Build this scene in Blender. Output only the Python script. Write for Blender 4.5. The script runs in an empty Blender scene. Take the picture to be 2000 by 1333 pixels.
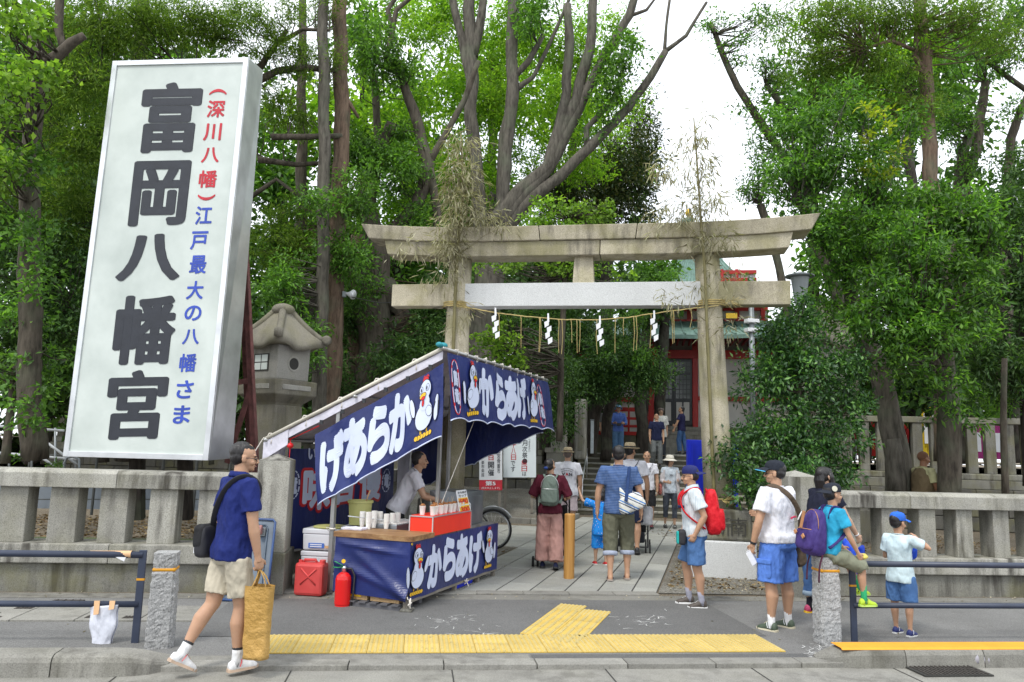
import bpy, bmesh, math, random
import numpy as np
from math import sin, cos, pi, radians, atan, sqrt
from mathutils import Vector, Matrix, noise
random.seed(7); RNG = np.random.default_rng(11)
sc = bpy.context.scene
V = Vector
# ---------------------------------------------------------------- camera
F, CX, CY, HC = 1500.0, 1000.0, 666.5, 1.70          # focal length in photo pixels, centre, eye height in metres
PIT, ROL = atan(0.140), 0.028
_f = V((0, cos(PIT), sin(PIT))); _u0 = V((0, -sin(PIT), cos(PIT)))
_r = V((1, 0, 0))*cos(ROL) + _u0*sin(ROL); _u = V((1, 0, 0))*(-sin(ROL)) + _u0*cos(ROL)
CAM = V((0, 0, HC))
cd = bpy.data.cameras.new('camera'); cam = bpy.data.objects.new('camera', cd); sc.collection.objects.link(cam)
cd.sensor_width = 36; cd.lens = 36*F/2000; cd.sensor_fit = 'HORIZONTAL'; cd.clip_start = .05; cd.clip_end = 900
m3 = Matrix((_r, _u, -_f)).transposed(); cam.matrix_world = Matrix.Translation(CAM) @ m3.to_4x4()
sc.camera = cam
# ---------------------------------------------------------------- sky, sun, exposure
SUN_EL, SUN_AZ = 58.0, -150.0                           # degrees; azimuth from +Y, clockwise
w = bpy.data.worlds.new('World'); sc.world = w; w.use_nodes = True
nt = w.node_tree; nt.nodes.clear()
sky = nt.nodes.new('ShaderNodeTexSky'); sky.sky_type = 'NISHITA'; sky.sun_disc = False
sky.sun_elevation = radians(SUN_EL); sky.sun_rotation = radians(SUN_AZ)
tcw = nt.nodes.new('ShaderNodeTexCoord'); nzw = nt.nodes.new('ShaderNodeTexNoise'); nzw.inputs['Scale'].default_value = 2.2; nzw.inputs['Detail'].default_value = 6
crw = nt.nodes.new('ShaderNodeValToRGB'); crw.color_ramp.elements[0].position = .30; crw.color_ramp.elements[0].color = (.62, .62, .62, 1); crw.color_ramp.elements[1].position = .60
mxw = nt.nodes.new('ShaderNodeMix'); mxw.data_type = 'RGBA'
mxw.inputs['B'].default_value = (11.2, 11.7, 12.4, 1)      # bright cloud cover
bgw = nt.nodes.new('ShaderNodeBackground'); bgw.inputs['Strength'].default_value = .10
ow = nt.nodes.new('ShaderNodeOutputWorld')
L = nt.links.new
L(tcw.outputs['Generated'], nzw.inputs['Vector']); L(nzw.outputs['Fac'], crw.inputs['Fac']); L(crw.outputs['Color'], mxw.inputs['Factor'])
L(sky.outputs['Color'], mxw.inputs['A']); L(mxw.outputs['Result'], bgw.inputs['Color']); L(bgw.outputs['Background'], ow.inputs['Surface'])
sl = bpy.data.lights.new('sun', 'SUN'); sl.energy = 1.5; sl.angle = radians(14); sl.color = (1, .965, .90)
so = bpy.data.objects.new('sun', sl); sc.collection.objects.link(so)
_sd = V((sin(radians(SUN_AZ))*cos(radians(SUN_EL)), cos(radians(SUN_AZ))*cos(radians(SUN_EL)), sin(radians(SUN_EL))))
so.rotation_euler = _sd.to_track_quat('Z', 'Y').to_euler(); so.location = (0, -5, 20)
vs = sc.view_settings; vs.view_transform = 'Standard'; vs.look = 'None'; vs.gamma = 1; vs.use_curve_mapping = False; vs.exposure = 0.62
sc.cycles.max_bounces = 7; sc.cycles.transparent_max_bounces = 8; sc.cycles.use_denoising = True
# ---------------------------------------------------------------- from the survey of the place to metres
def ray(px, py): return _f + _r*((px-CX)/F) - _u*((py-CY)/F)
def P(px, py, Y): r = ray(px, py); return CAM + r*(Y/r.y)
def G(px, py, z=0.0): r = ray(px, py); return CAM + r*((z-HC)/r.z)
def PL(px, py, p0, n): r = ray(px, py); return CAM + r*((p0-CAM).dot(n)/r.dot(n))
def frame(deg, o=(0, 0)):
    a = radians(deg); e1 = V((cos(a), sin(a), 0)); e2 = V((-sin(a), cos(a), 0)); o = V((o[0], o[1], 0))
    return lambda s, t, z=0: o + e1*s + e2*t + V((0, 0, z))
# ---------------------------------------------------------------- objects
def prop(o, label=None, cat=None, group=None, kind=None):
    if label: o['label'] = label
    if cat: o['category'] = cat
    if group: o['group'] = group
    if kind: o['kind'] = kind
    return o
def thing(name, label, cat, loc=(0, 0, 0), rz=0.0, group=None):
    o = bpy.data.objects.new(name, None); sc.collection.objects.link(o); o.empty_display_size = .1
    o.location = loc; o.rotation_euler = (0, 0, rz); prop(o, label, cat, group)
    return o
def rootmat(p):
    while p.parent: p = p.parent
    return Matrix.Translation(p.location) @ Matrix.Rotation(p.rotation_euler.z, 4, 'Z')
def link(name, me, m, parent=None, smooth=False, world=True, bevel=0, kind=None, label=None):
    if m is not None:
        me.materials.clear()
        for q in (m if isinstance(m, (list, tuple)) else [m]): me.materials.append(q)
    if smooth: me.shade_smooth()
    o = bpy.data.objects.new(name, me); sc.collection.objects.link(o)
    if parent:
        o.parent = parent
        if world: me.transform(rootmat(parent).inverted())
    elif world and len(me.vertices):
        co = np.empty(len(me.vertices)*3, 'f'); me.vertices.foreach_get('co', co); co = co.reshape(-1, 3)
        mn = co.min(0); mx = co.max(0); b = V(((mn[0]+mx[0])/2, (mn[1]+mx[1])/2, mn[2])).to_tuple()
        me.transform(Matrix.Translation(-V(b))); o.location = b
    if bevel:
        bv = o.modifiers.new('bevel', 'BEVEL'); bv.width = bevel; bv.segments = 2; bv.limit_method = 'ANGLE'; bv.angle_limit = radians(40)
    prop(o, label=label, kind=kind)
    return o
def basis(d, hint=V((0, 0, 1))):
    d = V(d).normalized()
    if abs(d.dot(hint)) > .97: hint = V((0, 1, 0))
    x = hint.cross(d).normalized(); y = d.cross(x)
    return x, y, d
class MB:
    def __init__(s): s.v = []; s.f = []; s.mi = []; s.cur = 0
    def add(s, vs, fs):
        n = len(s.v); s.v += [tuple(q) for q in vs]; s.f += [tuple(i+n for i in f) for f in fs]; s.mi += [s.cur]*len(fs); return s
    def box(s, c, size, rz=0, M=None, top=1.0):
        R = M if M is not None else Matrix.Rotation(rz, 3, 'Z'); c = V(c); x, y, z = size[0]/2, size[1]/2, size[2]/2
        vs = [c + R @ V((a*x*(top if k > 0 else 1), b*y*(top if k > 0 else 1), k*z)) for k in (-1, 1) for a, b in ((-1, -1), (1, -1), (1, 1), (-1, 1))]
        return s.add(vs, [(3, 2, 1, 0), (4, 5, 6, 7), (0, 1, 5, 4), (1, 2, 6, 5), (2, 3, 7, 6), (3, 0, 4, 7)])
    def prism(s, pts, off):                      # closed ring of 3-D points, pushed by off
        n = len(pts); off = V(off); a = [V(p) for p in pts]; b = [p+off for p in a]
        return s.add(a+b, [tuple(range(n-1, -1, -1)), tuple(range(n, 2*n))] + [(i, (i+1) % n, n+(i+1) % n, n+i) for i in range(n)])
    def tube(s, pts, rad, n=8, cap=True, sx=1.0, hint=V((0, 0, 1)), round_ends=False):
        pts = [V(p) for p in pts]
        if not isinstance(rad, (list, tuple)): rad = [rad]*len(pts)
        vs = []; k = len(pts); px_ = None
        for i, p in enumerate(pts):
            d = (pts[min(i+1, k-1)] - pts[max(i-1, 0)])
            if d.length < 1e-9: d = V((0, 0, 1))
            if px_ is None: x, y, _ = basis(d, hint)
            else:
                d.normalize(); x = (px_ - d*px_.dot(d)).normalized(); y = d.cross(x)
            px_ = x; r = rad[i]; rx, ry = (r if isinstance(r, (tuple, list)) else (r*sx, r))
            vs += [p + x*(cos(2*pi*j/n)*rx) + y*(sin(2*pi*j/n)*ry) for j in range(n)]
        fs = [(i*n+j, i*n+(j+1) % n, (i+1)*n+(j+1) % n, (i+1)*n+j) for i in range(k-1) for j in range(n)]
        if cap: fs += [tuple(range(n-1, -1, -1)), tuple(range((k-1)*n, k*n))]
        return s.add(vs, fs)
    def lathe(s, prof, o=(0, 0, 0), n=16, axis=V((0, 0, 1)), cap=True):
        x, y, d = basis(axis, V((0, 1, 0)) if abs(V(axis).normalized().z) > .9 else V((0, 0, 1))); o = V(o)
        vs = [o + d*h + x*(cos(2*pi*j/n)*r) + y*(sin(2*pi*j/n)*r) for r, h in prof for j in range(n)]; k = len(prof)
        fs = [(i*n+j, i*n+(j+1) % n, (i+1)*n+(j+1) % n, (i+1)*n+j) for i in range(k-1) for j in range(n)]
        if cap: fs += [tuple(range(n-1, -1, -1)), tuple(range((k-1)*n, k*n))]
        return s.add(vs, fs)
    def ell(s, c, r, M=None, n=14, m=9):
        R = M if M is not None else Matrix.Identity(3); c = V(c); vs = []
        for i in range(1, m):
            t = pi*i/m
            vs += [c + R @ V((r[0]*sin(t)*cos(2*pi*j/n), r[1]*sin(t)*sin(2*pi*j/n), -r[2]*cos(t))) for j in range(n)]
        b = len(vs); vs += [c + R @ V((0, 0, -r[2])), c + R @ V((0, 0, r[2]))]
        fs = [(i*n+j, i*n+(j+1) % n, (i+1)*n+(j+1) % n, (i+1)*n+j) for i in range(m-2) for j in range(n)]
        fs += [(b, (j+1) % n, j) for j in range(n)] + [(b+1, (m-2)*n+j, (m-2)*n+(j+1) % n) for j in range(n)]
        return s.add(vs, fs)
    def sheet(s, fn, nu, nv, th=0.0, nrm=None):       # surface fn(u,v), optionally given a thickness along nrm
        vs = [V(fn(i/nu, j/nv)) for j in range(nv+1) for i in range(nu+1)]; a = nu+1
        fs = [(j*a+i, j*a+i+1, (j+1)*a+i+1, (j+1)*a+i) for j in range(nv) for i in range(nu)]
        if th:
            n = len(vs); off = V(nrm)*th; vs = vs + [p+off for p in vs]
            fs += [tuple(i+n for i in reversed(f)) for f in fs]
            ring = [i for i in range(nu)] + [nu+j*a for j in range(nv)] + [nv*a+nu-i for i in range(nu)] + [(nv-j)*a for j in range(nv)]
            fs += [(ring[(k+1) % len(ring)], ring[k], ring[k]+n, ring[(k+1) % len(ring)]+n) for k in range(len(ring))]
        return s.add(vs, fs)
    def mesh(s, name):
        me = bpy.data.meshes.new(name); me.from_pydata(s.v, [], s.f)
        if any(s.mi): me.polygons.foreach_set('material_index', s.mi)
        me.update(); return me
    def build(s, name, m, parent=None, smooth=False, **k):
        return link(name, s.mesh(name), m, parent, smooth, **k)
def recalc(o):
    bm = bmesh.new(); bm.from_mesh(o.data); bmesh.ops.recalc_face_normals(bm, faces=bm.faces); bm.to_mesh(o.data); bm.free(); return o
def solid(name, label, cat, mb, m, group=None, **k):   # a thing that is one mesh
    o = mb.build(name, m, **k); return prop(o, label, cat, group)
def dup(root, loc=None, rz=None, label=None, group=None):
    def cp(o, par):
        c = o.copy(); sc.collection.objects.link(c)
        if par: c.parent = par
        for ch in [q for q in bpy.data.objects if q.parent is o and q is not c]: cp(ch, c)
        return c
    r = cp(root, None)
    if loc is not None: r.location = loc
    if rz is not None: r.rotation_euler = (0, 0, rz)
    if label: r['label'] = label
    if group: r['group'] = group
    return r
# ---------------------------------------------------------------- materials
class NT:
    def __init__(s, name):
        s.m = bpy.data.materials.new(name); s.m.use_nodes = True; s.t = s.m.node_tree; s.t.nodes.clear()
        s.out = s.t.nodes.new('ShaderNodeOutputMaterial'); s.b = s.t.nodes.new('ShaderNodeBsdfPrincipled')
        s.t.links.new(s.b.outputs[0], s.out.inputs[0]); s.tc = s.t.nodes.new('ShaderNodeTexCoord')
        s.oi = s.t.nodes.new('ShaderNodeObjectInfo')
    def l(s, a, b): s.t.links.new(a, b)
    def vec(s, scale=(1, 1, 1), rnd=True):
        mp = s.t.nodes.new('ShaderNodeMapping'); s.l(s.tc.outputs['Object'], mp.inputs['Vector']); mp.inputs['Scale'].default_value = scale
        if rnd:
            mm = s.t.nodes.new('ShaderNodeMath'); mm.operation = 'MULTIPLY'; s.l(s.oi.outputs['Random'], mm.inputs[0]); mm.inputs[1].default_value = 37
            cb = s.t.nodes.new('ShaderNodeCombineXYZ')
            for i in range(3): s.l(mm.outputs[0], cb.inputs[i])
            s.l(cb.outputs[0], mp.inputs['Location'])
        return mp.outputs[0]
    def noise(s, sc_, det=3, rough=.55, v=None):
        n = s.t.nodes.new('ShaderNodeTexNoise'); n.inputs['Scale'].default_value = sc_; n.inputs['Detail'].default_value = det; n.inputs['Roughness'].default_value = rough
        s.l(v if v is not None else s.vec(), n.inputs['Vector']); return n.outputs['Fac']
    def vor(s, sc_, v=None, out='Distance', feat='F1'):
        n = s.t.nodes.new('ShaderNodeTexVoronoi'); n.feature = feat; n.inputs['Scale'].default_value = sc_; s.l(v if v is not None else s.vec(), n.inputs['Vector']); return n.outputs[out]
    def ramp(s, fac, stops):
        r = s.t.nodes.new('ShaderNodeValToRGB'); e = r.color_ramp.elements
        while len(e) < len(stops): e.new(.5)
        for q, (p, c) in zip(e, stops):
            q.position = p; q.color = (c if isinstance(c, tuple) else (c, c, c)) + (1,) if not (isinstance(c, tuple) and len(c) == 4) else c
        s.l(fac, r.inputs[0]); return r.outputs[0]
    def mix(s, fac, a, b, mode='MIX'):
        x = s.t.nodes.new('ShaderNodeMix'); x.data_type = 'RGBA'; x.blend_type = mode
        for i, q in (('Factor', fac), ('A', a), ('B', b)):
            if isinstance(q, (int, float)) and i == 'Factor': x.inputs[i].default_value = q
            elif isinstance(q, tuple): x.inputs[i].default_value = q + (1,)
            else: s.l(q, x.inputs[i])
        return x.outputs['Result']
    def bump(s, h, st=.3, dist=.01, prev=None):
        b = s.t.nodes.new('ShaderNodeBump'); b.inputs['Strength'].default_value = st; b.inputs['Distance'].default_value = dist; s.l(h, b.inputs['Height'])
        if prev is not None: s.l(prev, b.inputs['Normal'])
        return b.outputs[0]
    def fin(s, col=None, rough=.6, spec=.5, metal=0, nrm=None):
        if col is not None:
            if isinstance(col, tuple): s.b.inputs['Base Color'].default_value = col + (1,)
            else: s.l(col, s.b.inputs['Base Color'])
        if isinstance(rough, (int, float)): s.b.inputs['Roughness'].default_value = rough
        else: s.l(rough, s.b.inputs['Roughness'])
        s.b.inputs['Specular IOR Level'].default_value = spec; s.b.inputs['Metallic'].default_value = metal
        if nrm is not None: s.l(nrm, s.b.inputs['Normal'])
        return s.m
def mul(c, k): return tuple(min(1, q*k) for q in c)
def plain(name, c, rough=.6, var=.18, sc_=6, bump=.15, bs=40, metal=0, spec=.5, bd=.004):
    n = NT(name); f = n.noise(sc_, 4); col = n.ramp(f, [(.3, mul(c, 1-var)), (.7, mul(c, 1+var))])
    return n.fin(col, rough, spec, metal, n.bump(n.noise(bs, 3), bump, bd))
def cloth(name, c, rough=.85, wr=.6, weave=260, c2=None, stripes=0):
    n = NT(name); f = n.noise(5, 3); col = n.ramp(f, [(.3, mul(c, .88)), (.7, mul(c, 1.08))])
    if stripes:
        sx = n.t.nodes.new('ShaderNodeSeparateXYZ'); n.l(n.tc.outputs['Object'], sx.inputs[0])
        mm = n.t.nodes.new('ShaderNodeMath'); mm.operation = 'MULTIPLY'; n.l(sx.outputs[2], mm.inputs[0]); mm.inputs[1].default_value = stripes
        fr = n.t.nodes.new('ShaderNodeMath'); fr.operation = 'FRACT'; n.l(mm.outputs[0], fr.inputs[0])
        col = n.mix(n.ramp(fr.outputs[0], [(.72, 0.0), (.80, .75)]), col, c2)
    w1 = n.noise(9, 3, .5, n.vec((1, 1, .55))); b1 = n.bump(w1, wr*1.3, .05); b2 = n.bump(n.noise(weave, 2), .25, .002, b1)
    return n.fin(col, rough, .25, 0, b2)
def stone(name, c, speck=.35, stain=.45, green=0.0, streak=0.5, rough=.9, bump=.5, bs=70):
    n = NT(name)
    f = n.noise(1.6, 5, .6); col = n.ramp(f, [(.25, mul(c, 1-.3*stain)), (.75, mul(c, 1+.22*stain))])
    g = n.noise(95, 3, .7); col = n.mix(1.0, col, n.ramp(g, [(.33, 1-speck), (.5, 1.0), (.66, 1+speck*.5)]), 'MULTIPLY')
    col = n.mix(1.0, col, n.ramp(n.oi.outputs['Random'], [(0, .84), (1, 1.10)]), 'MULTIPLY')
    if streak:
        k = n.noise(7, 4, .6, n.vec((1, 1, .12))); k2 = n.noise(1.1, 3)
        fa = n.mix(1.0, n.ramp(k, [(.44, 0.0), (.64, 1.0)]), n.ramp(k2, [(.38, 0.0), (.60, streak)]), 'MULTIPLY')
        col = n.mix(fa, col, (.055, .05, .042))
    if green:
        fa = n.ramp(n.noise(2.3, 4), [(.45, 0.0), (.65, green)]); col = n.mix(fa, col, (.20, .19, .055))
    b1 = n.bump(n.noise(bs, 4, .7), bump, .006); b2 = n.bump(n.noise(9, 3), .3, .02, b1)
    return n.fin(col, rough, .3, 0, b2)
def leafmat(name, c, c2, tr=.38, gloss=.5, var=.5):
    n = NT(name); ge = n.t.nodes.new('ShaderNodeNewGeometry'); r = ge.outputs['Random Per Island']
    a = n.ramp(r, [(0, mul(c, 1-var)), (.55, c), (.92, c2), (1, mul(c2, 1.25))])
    cl = n.ramp(n.noise(.9, 3), [(.3, .62), (.7, 1.3)]); col = n.mix(1.0, a, cl, 'MULTIPLY')
    n.fin(col, .48, gloss, 0)
    tb = n.t.nodes.new('ShaderNodeBsdfTranslucent'); tc2 = n.mix(1.0, col, (1.35, 1.5, .55), 'MULTIPLY'); n.l(tc2, tb.inputs['Color'])
    ms = n.t.nodes.new('ShaderNodeMixShader'); ms.inputs[0].default_value = tr; n.l(n.b.outputs[0], ms.inputs[1]); n.l(tb.outputs[0], ms.inputs[2]); n.l(ms.outputs[0], n.out.inputs[0])
    return n.m
def barkmat(name, c):
    n = NT(name); v = n.vec((1, 1, .22)); f = n.noise(14, 5, .65, v); col = n.ramp(f, [(.3, mul(c, .42)), (.5, c), (.72, mul(c, 1.5))])
    g = n.ramp(n.noise(1.7, 3), [(.5, 0.0), (.7, .45)]); col = n.mix(g, col, (.13, .15, .10))
    return n.fin(col, .95, .2, 0, n.bump(f, .9, .03))
# ---------------------------------------------------------------- lettering and flat print
_txt = {}
def text2d(s, bold=0.0, res=5):
    key = (s, bold)
    if key in _txt: return _txt[key]
    cu = bpy.data.curves.new('lettering', 'FONT'); cu.body = s; cu.resolution_u = res; cu.size = 1
    ob = bpy.data.objects.new('lettering', cu); me = ob.to_mesh()
    bm = bmesh.new(); bm.from_mesh(me); ob.to_mesh_clear()
    bpy.data.batch_remove([ob, cu])
    bmesh.ops.remove_doubles(bm, verts=bm.verts, dist=1e-4); bmesh.ops.triangulate(bm, faces=bm.faces)
    bm.verts.ensure_lookup_table()
    v = [(q.co.x, q.co.y) for q in bm.verts]; f = [tuple(q.index for q in p.verts) for p in bm.faces]; bm.free()
    _txt[key] = (v, f); return _txt[key]
def fit01(v):                                    # box of the shape to the unit square
    xs = [p[0] for p in v]; ys = [p[1] for p in v]; a, b, c, d = min(xs), max(xs), min(ys), max(ys)
    return [((x-a)/(b-a+1e-9), (y-c)/(d-c+1e-9)) for x, y in v]
def stamp(mb, vf, fn, fit=True, box=(0, 0, 1, 1), sub=0):
    v, f = vf; v = fit01(v) if fit else v
    v = [(box[0]+(box[2]-box[0])*x, box[1]+(box[3]-box[1])*y) for x, y in v]
    if sub:
        bm = bmesh.new(); vv = [bm.verts.new((x, y, 0)) for x, y in v]
        for t in f:
            try: bm.faces.new([vv[i] for i in t])
            except ValueError: pass
        for _ in range(4):
            es = [e for e in bm.edges if e.calc_length() > sub]
            if not es: break
            bmesh.ops.subdivide_edges(bm, edges=es, cuts=1); bmesh.ops.triangulate(bm, faces=bm.faces)
        bm.verts.ensure_lookup_table(); bm.verts.index_update()
        v = [(q.co.x, q.co.y) for q in bm.verts]; f = [tuple(q.index for q in p.verts) for p in bm.faces]; bm.free()
    mb.add([fn(x, y) for x, y in v], f); return mb
def stampb(mb, ch, bold, fn, nrm, box=(0, 0, 1, 1), n=10, sub=0, aspect=1.0):
    v, f = text2d(ch, 0.0)
    if not v: return mb
    xs = [p[0] for p in v]; ys = [p[1] for p in v]; x0, x1, y0, y1 = min(xs)-bold, max(xs)+bold, min(ys)-bold*aspect, max(ys)+bold*aspect
    for k in range(n+1):
        a = 2*pi*k/n; r = 0 if k == n else 1
        vv = [(((x+r*bold*cos(a))-x0)/(x1-x0), ((y+r*bold*aspect*sin(a))-y0)/(y1-y0)) for x, y in v]
        stamp(mb, (vv, f), lambda u, w, k=k: fn(u, w)+V(nrm)*(k*.00025), fit=False, box=box, sub=sub)
    return mb
def quadfn(a, b, c, d, off=V((0, 0, 0))):        # corners bottom-left, bottom-right, top-right, top-left
    a, b, c, d = map(V, (a, b, c, d)); off = V(off)
    return lambda u, v: (a*(1-u)+b*u)*(1-v) + (d*(1-u)+c*u)*v + off
def poly2d(pts): return (list(pts), [tuple(range(len(pts)))])
def ellp(cx, cy, rx, ry, n=20, a0=0): 
    return poly2d([(cx+rx*cos(2*pi*i/n)*cos(a0)-ry*sin(2*pi*i/n)*sin(a0), cy+rx*cos(2*pi*i/n)*sin(a0)+ry*sin(2*pi*i/n)*cos(a0)) for i in range(n)])
def ring2d(cx, cy, rx, ry, w, dashes=12, fill=.72, n=6):
    v = []; f = []
    for k in range(dashes):
        a0 = 2*pi*k/dashes; a1 = a0+2*pi/dashes*fill
        for i in range(n+1):
            a = a0+(a1-a0)*i/n; v += [(cx+rx*cos(a), cy+ry*sin(a)), (cx+(rx-w)*cos(a), cy+(ry-w)*sin(a))]
        b = len(v)-2*(n+1); f += [(b+2*i, b+2*i+2, b+2*i+3, b+2*i+1) for i in range(n)]
    return v, f
def zat(px, py, Y): return P(px, py, Y).z
R = frame(6.8)                                    # the street: s along it, t away from the camera
A68 = radians(6.8)
# ---------------------------------------------------------------- materials of the setting
def asphalt(name, c, k=1):
    n = NT(name); f = n.noise(.8, 5); col = n.ramp(f, [(.3, mul(c, .85)), (.7, mul(c, 1.15))])
    g = n.noise(130, 2, .8); col = n.mix(1.0, col, n.ramp(g, [(.36, .72), (.5, 1.0), (.64, 1.45)]), 'MULTIPLY')
    d = n.ramp(n.noise(3.1, 4, .7), [(.56, 0.0), (.75, .28)]); col = n.mix(d, col, (.045, .042, .036))
    return n.fin(col, .85, .3, 0, n.bump(n.noise(110, 3), .5, .005))
m_asph = asphalt('asphalt_grey', (.165, .163, .157)); m_road = asphalt('asphalt_dark', (.11, .11, .108))
m_conc = stone('concrete', (.25, .242, .215), .3, .8, .05, .6); m_conc2 = stone('concrete_pale', (.27, .262, .235), .28, .8, .04, .4)
m_gran = stone('granite', (.34, .33, .29), .42, .8, .15, .95); m_gran_d = stone('granite_weathered', (.22, .215, .185), .38, .8, .3, .9)
m_torii = stone('torii_granite', (.47, .425, .315), .45, .55, .45, .7); m_torii_new = stone('pale_granite', (.60, .61, .60), .35, .2, 0, .06)
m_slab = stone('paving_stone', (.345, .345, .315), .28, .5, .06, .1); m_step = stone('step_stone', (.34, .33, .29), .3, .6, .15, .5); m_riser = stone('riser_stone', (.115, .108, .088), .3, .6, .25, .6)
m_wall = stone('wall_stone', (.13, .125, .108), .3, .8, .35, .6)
def soilmat():
    n = NT('soil'); f = n.noise(1.3, 5); col = n.ramp(f, [(.3, (.12, .095, .065)), (.7, (.24, .20, .15))])
    v = n.vor(28, None, 'Color'); g = n.ramp(n.noise(60, 4, .8), [(.38, (.06, .045, .03)), (.52, (.20, .165, .12)), (.66, (.42, .37, .27))]); col = n.mix(.6, col, g)
    return n.fin(col, .95, .2, 0, n.bump(n.noise(45, 4, .8), 1.0, .02))
m_soil = soilmat()
def gravelmat():
    n = NT('gravel'); g = n.ramp(n.noise(55, 4, .8), [(.36, (.075, .07, .058)), (.5, (.20, .19, .165)), (.64, (.42, .40, .35))])
    g = n.mix(n.ramp(n.noise(1.5, 3), [(.4, 0.0), (.65, .6)]), g, (.13, .11, .08)); return n.fin(g, .95, .2, 0, n.bump(n.noise(60, 3, .8), 1.0, .015))
m_grav = gravelmat()
def paint(name, c, wear=.35):
    n = NT(name); col = n.ramp(n.noise(2.2, 4), [(.3, mul(c, .86)), (.7, mul(c, 1.08))])
    d = n.ramp(n.noise(16, 5, .75), [(.55, 0.0), (.72, wear)]); col = n.mix(d, col, mul(c, .45)); return n.fin(col, .7, .3, 0, n.bump(n.noise(60, 3), .3, .003))
m_yel = paint('yellow_rubber', (.60, .42, .10), .6); m_orange = paint('orange_paint', (.80, .33, .03)); m_dark = plain('dark_joint', (.035, .034, .03), .9)
# ---------------------------------------------------------------- ground, road, pavement
def sheet(name, pts, z, m, n=1, kind='structure', parent=None):
    mb = MB(); mb.sheet(lambda u, v: (V(pts[0])*(1-u)+V(pts[1])*u)*(1-v)+(V(pts[3])*(1-u)+V(pts[2])*u)*v + V((0, 0, z)), n, n)
    return mb.build(name, m, parent, kind=None if parent else kind)
sheet('ground', [(-300, -60, 0), (300, -60, 0), (300, 400, 0), (-300, 400, 0)], -.16, m_soil)
sheet('road', [R(-60, -20), R(60, -20), R(60, 5.78), R(-60, 5.78)], -.024, m_road)
sw = sheet('pavement', [R(-60, 6.458), R(60, 6.458), R(60, 8.96), R(-60, 8.96)], 0, m_asph)
gl = sheet('precinct_ground', [R(-60, 9.24), R(60, 9.24), R(60, 60), R(-60, 60)], -.006, m_soil)
for (s0, s1, nm) in ((-8, 0, 0),):
    pass
gut = sheet('gutter', [R(-60, 5.78), R(60, 5.78), R(60, 6.47), R(-60, 6.47)], -.020, m_conc2)
for i in range(-5, 6):
    MB().box(R(i*1.22+.35, 6.03, -.0175), (.010, .5, .002), A68).build('joint', m_dark, gut, bevel=0)
edge = sheet('concrete_edge', [R(-60, 8.96), R(60, 8.96), R(60, 9.24), R(-60, 9.24)], .002, m_conc)
# drain slabs in the left of the pavement, with small iron covers
for i in range(7):
    s0 = -5.9+i*.565
    MB().box(R(s0+.28, 8.17, .002), (.553, .66, .03), A68).build('drain_slab', m_conc2, sw, bevel=.004)
m_iron = plain('cast_iron', (.07, .062, .055), .7, .3, 20, .5, 60, .3)
for s, t, wd in ((-3.97, 8.1, .22), (-3.75, 8.36, .16), (-3.83, 7.93, .13), (-2.95, 7.96, .14), (-3.5, 8.72, .3), (-2.62, 7.95, .12)):
    mb = MB().box(R(s, t, .012), (wd, .09, .018), A68)
    for k in range(4): mb.box(R(s-wd*.36+k*wd*.24, t, .023), (.012, .07, .006), A68)
    mb.build('drain_cover', m_iron, sw)
# dropped kerb: single stones
for i in range(8):
    MB().box(R(-1.55+i*.735, 6.37, -.005), (.727, .175, .05), A68+random.uniform(-.002, .002)).build('kerb_stone', m_conc2, gut, bevel=.006)
def kerb(s_a, s_b, label, n, round_at, m_top=None, dt=0.0):
    t = thing('raised_kerb', label, 'kerb', R((s_a+s_b)/2, 6.4, 0)); L_ = (s_b-s_a)/n
    for i in range(n):
        a, b = s_a+i*L_+.005, s_a+(i+1)*L_-.005
        end = (i == n-1 and round_at == 1) or (i == 0 and round_at == -1)
        prof = [(a_+dt, b_) for a_, b_ in ((6.25, -.022), (6.257, .08), (6.272, .112), (6.305, .130), (6.462, .135), (6.462, -.022))]
        if end:                                   # block that curves down and away at its end
            mb = MB(); k = 9; rings = []
            for j in range(k):
                f_ = j/(k-1); s = (a+(b-a)*f_) if round_at == 1 else (b+(a-b)*f_)
                sh = max(0, f_-.45)/.55; inn = .17*(1-sqrt(max(0, 1-sh**2))); low = 1-.75*sh**2.5
                rings.append([R(s, tt+inn*(1 if tt < 6.4 else 0), (z if z < 0 else z*low)) for tt, z in prof])
            mb.add([p for r_ in rings for p in r_], [(j*6+q, j*6+(q+1) % 6, (j+1)*6+(q+1) % 6, (j+1)*6+q) for j in range(k-1) for q in range(6)]+[tuple(range(6)), tuple((k-1)*6+q for q in range(6))])
        else:
            mb = MB().prism([R(a, tt, z) for tt, z in prof], R(b, 0)-R(a, 0))
        o = recalc(mb.build('kerb_block', m_conc, t))
        if m_top:
            a2, b2 = (a-.005, b+.005) if not end else (a+.16, b+.005)
            MB().prism([R(a2, 6.280, .1205), R(a2, 6.304, .1335), R(a2, 6.464, .1385), R(a2, 6.464, .134), R(a2, 6.308, .129), R(a2, 6.288, .117)], R(b2, 0)-R(a2, 0)).build('painted_top', m_top, t)
    return t
kerb(-5.6, -1.78, 'bare concrete kerb of long blocks at the left of the street', 5, 1, dt=-.10)
kerb(3.42, 8.4, 'concrete kerb with an orange painted top at the right of the street', 7, -1, m_orange)
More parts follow.
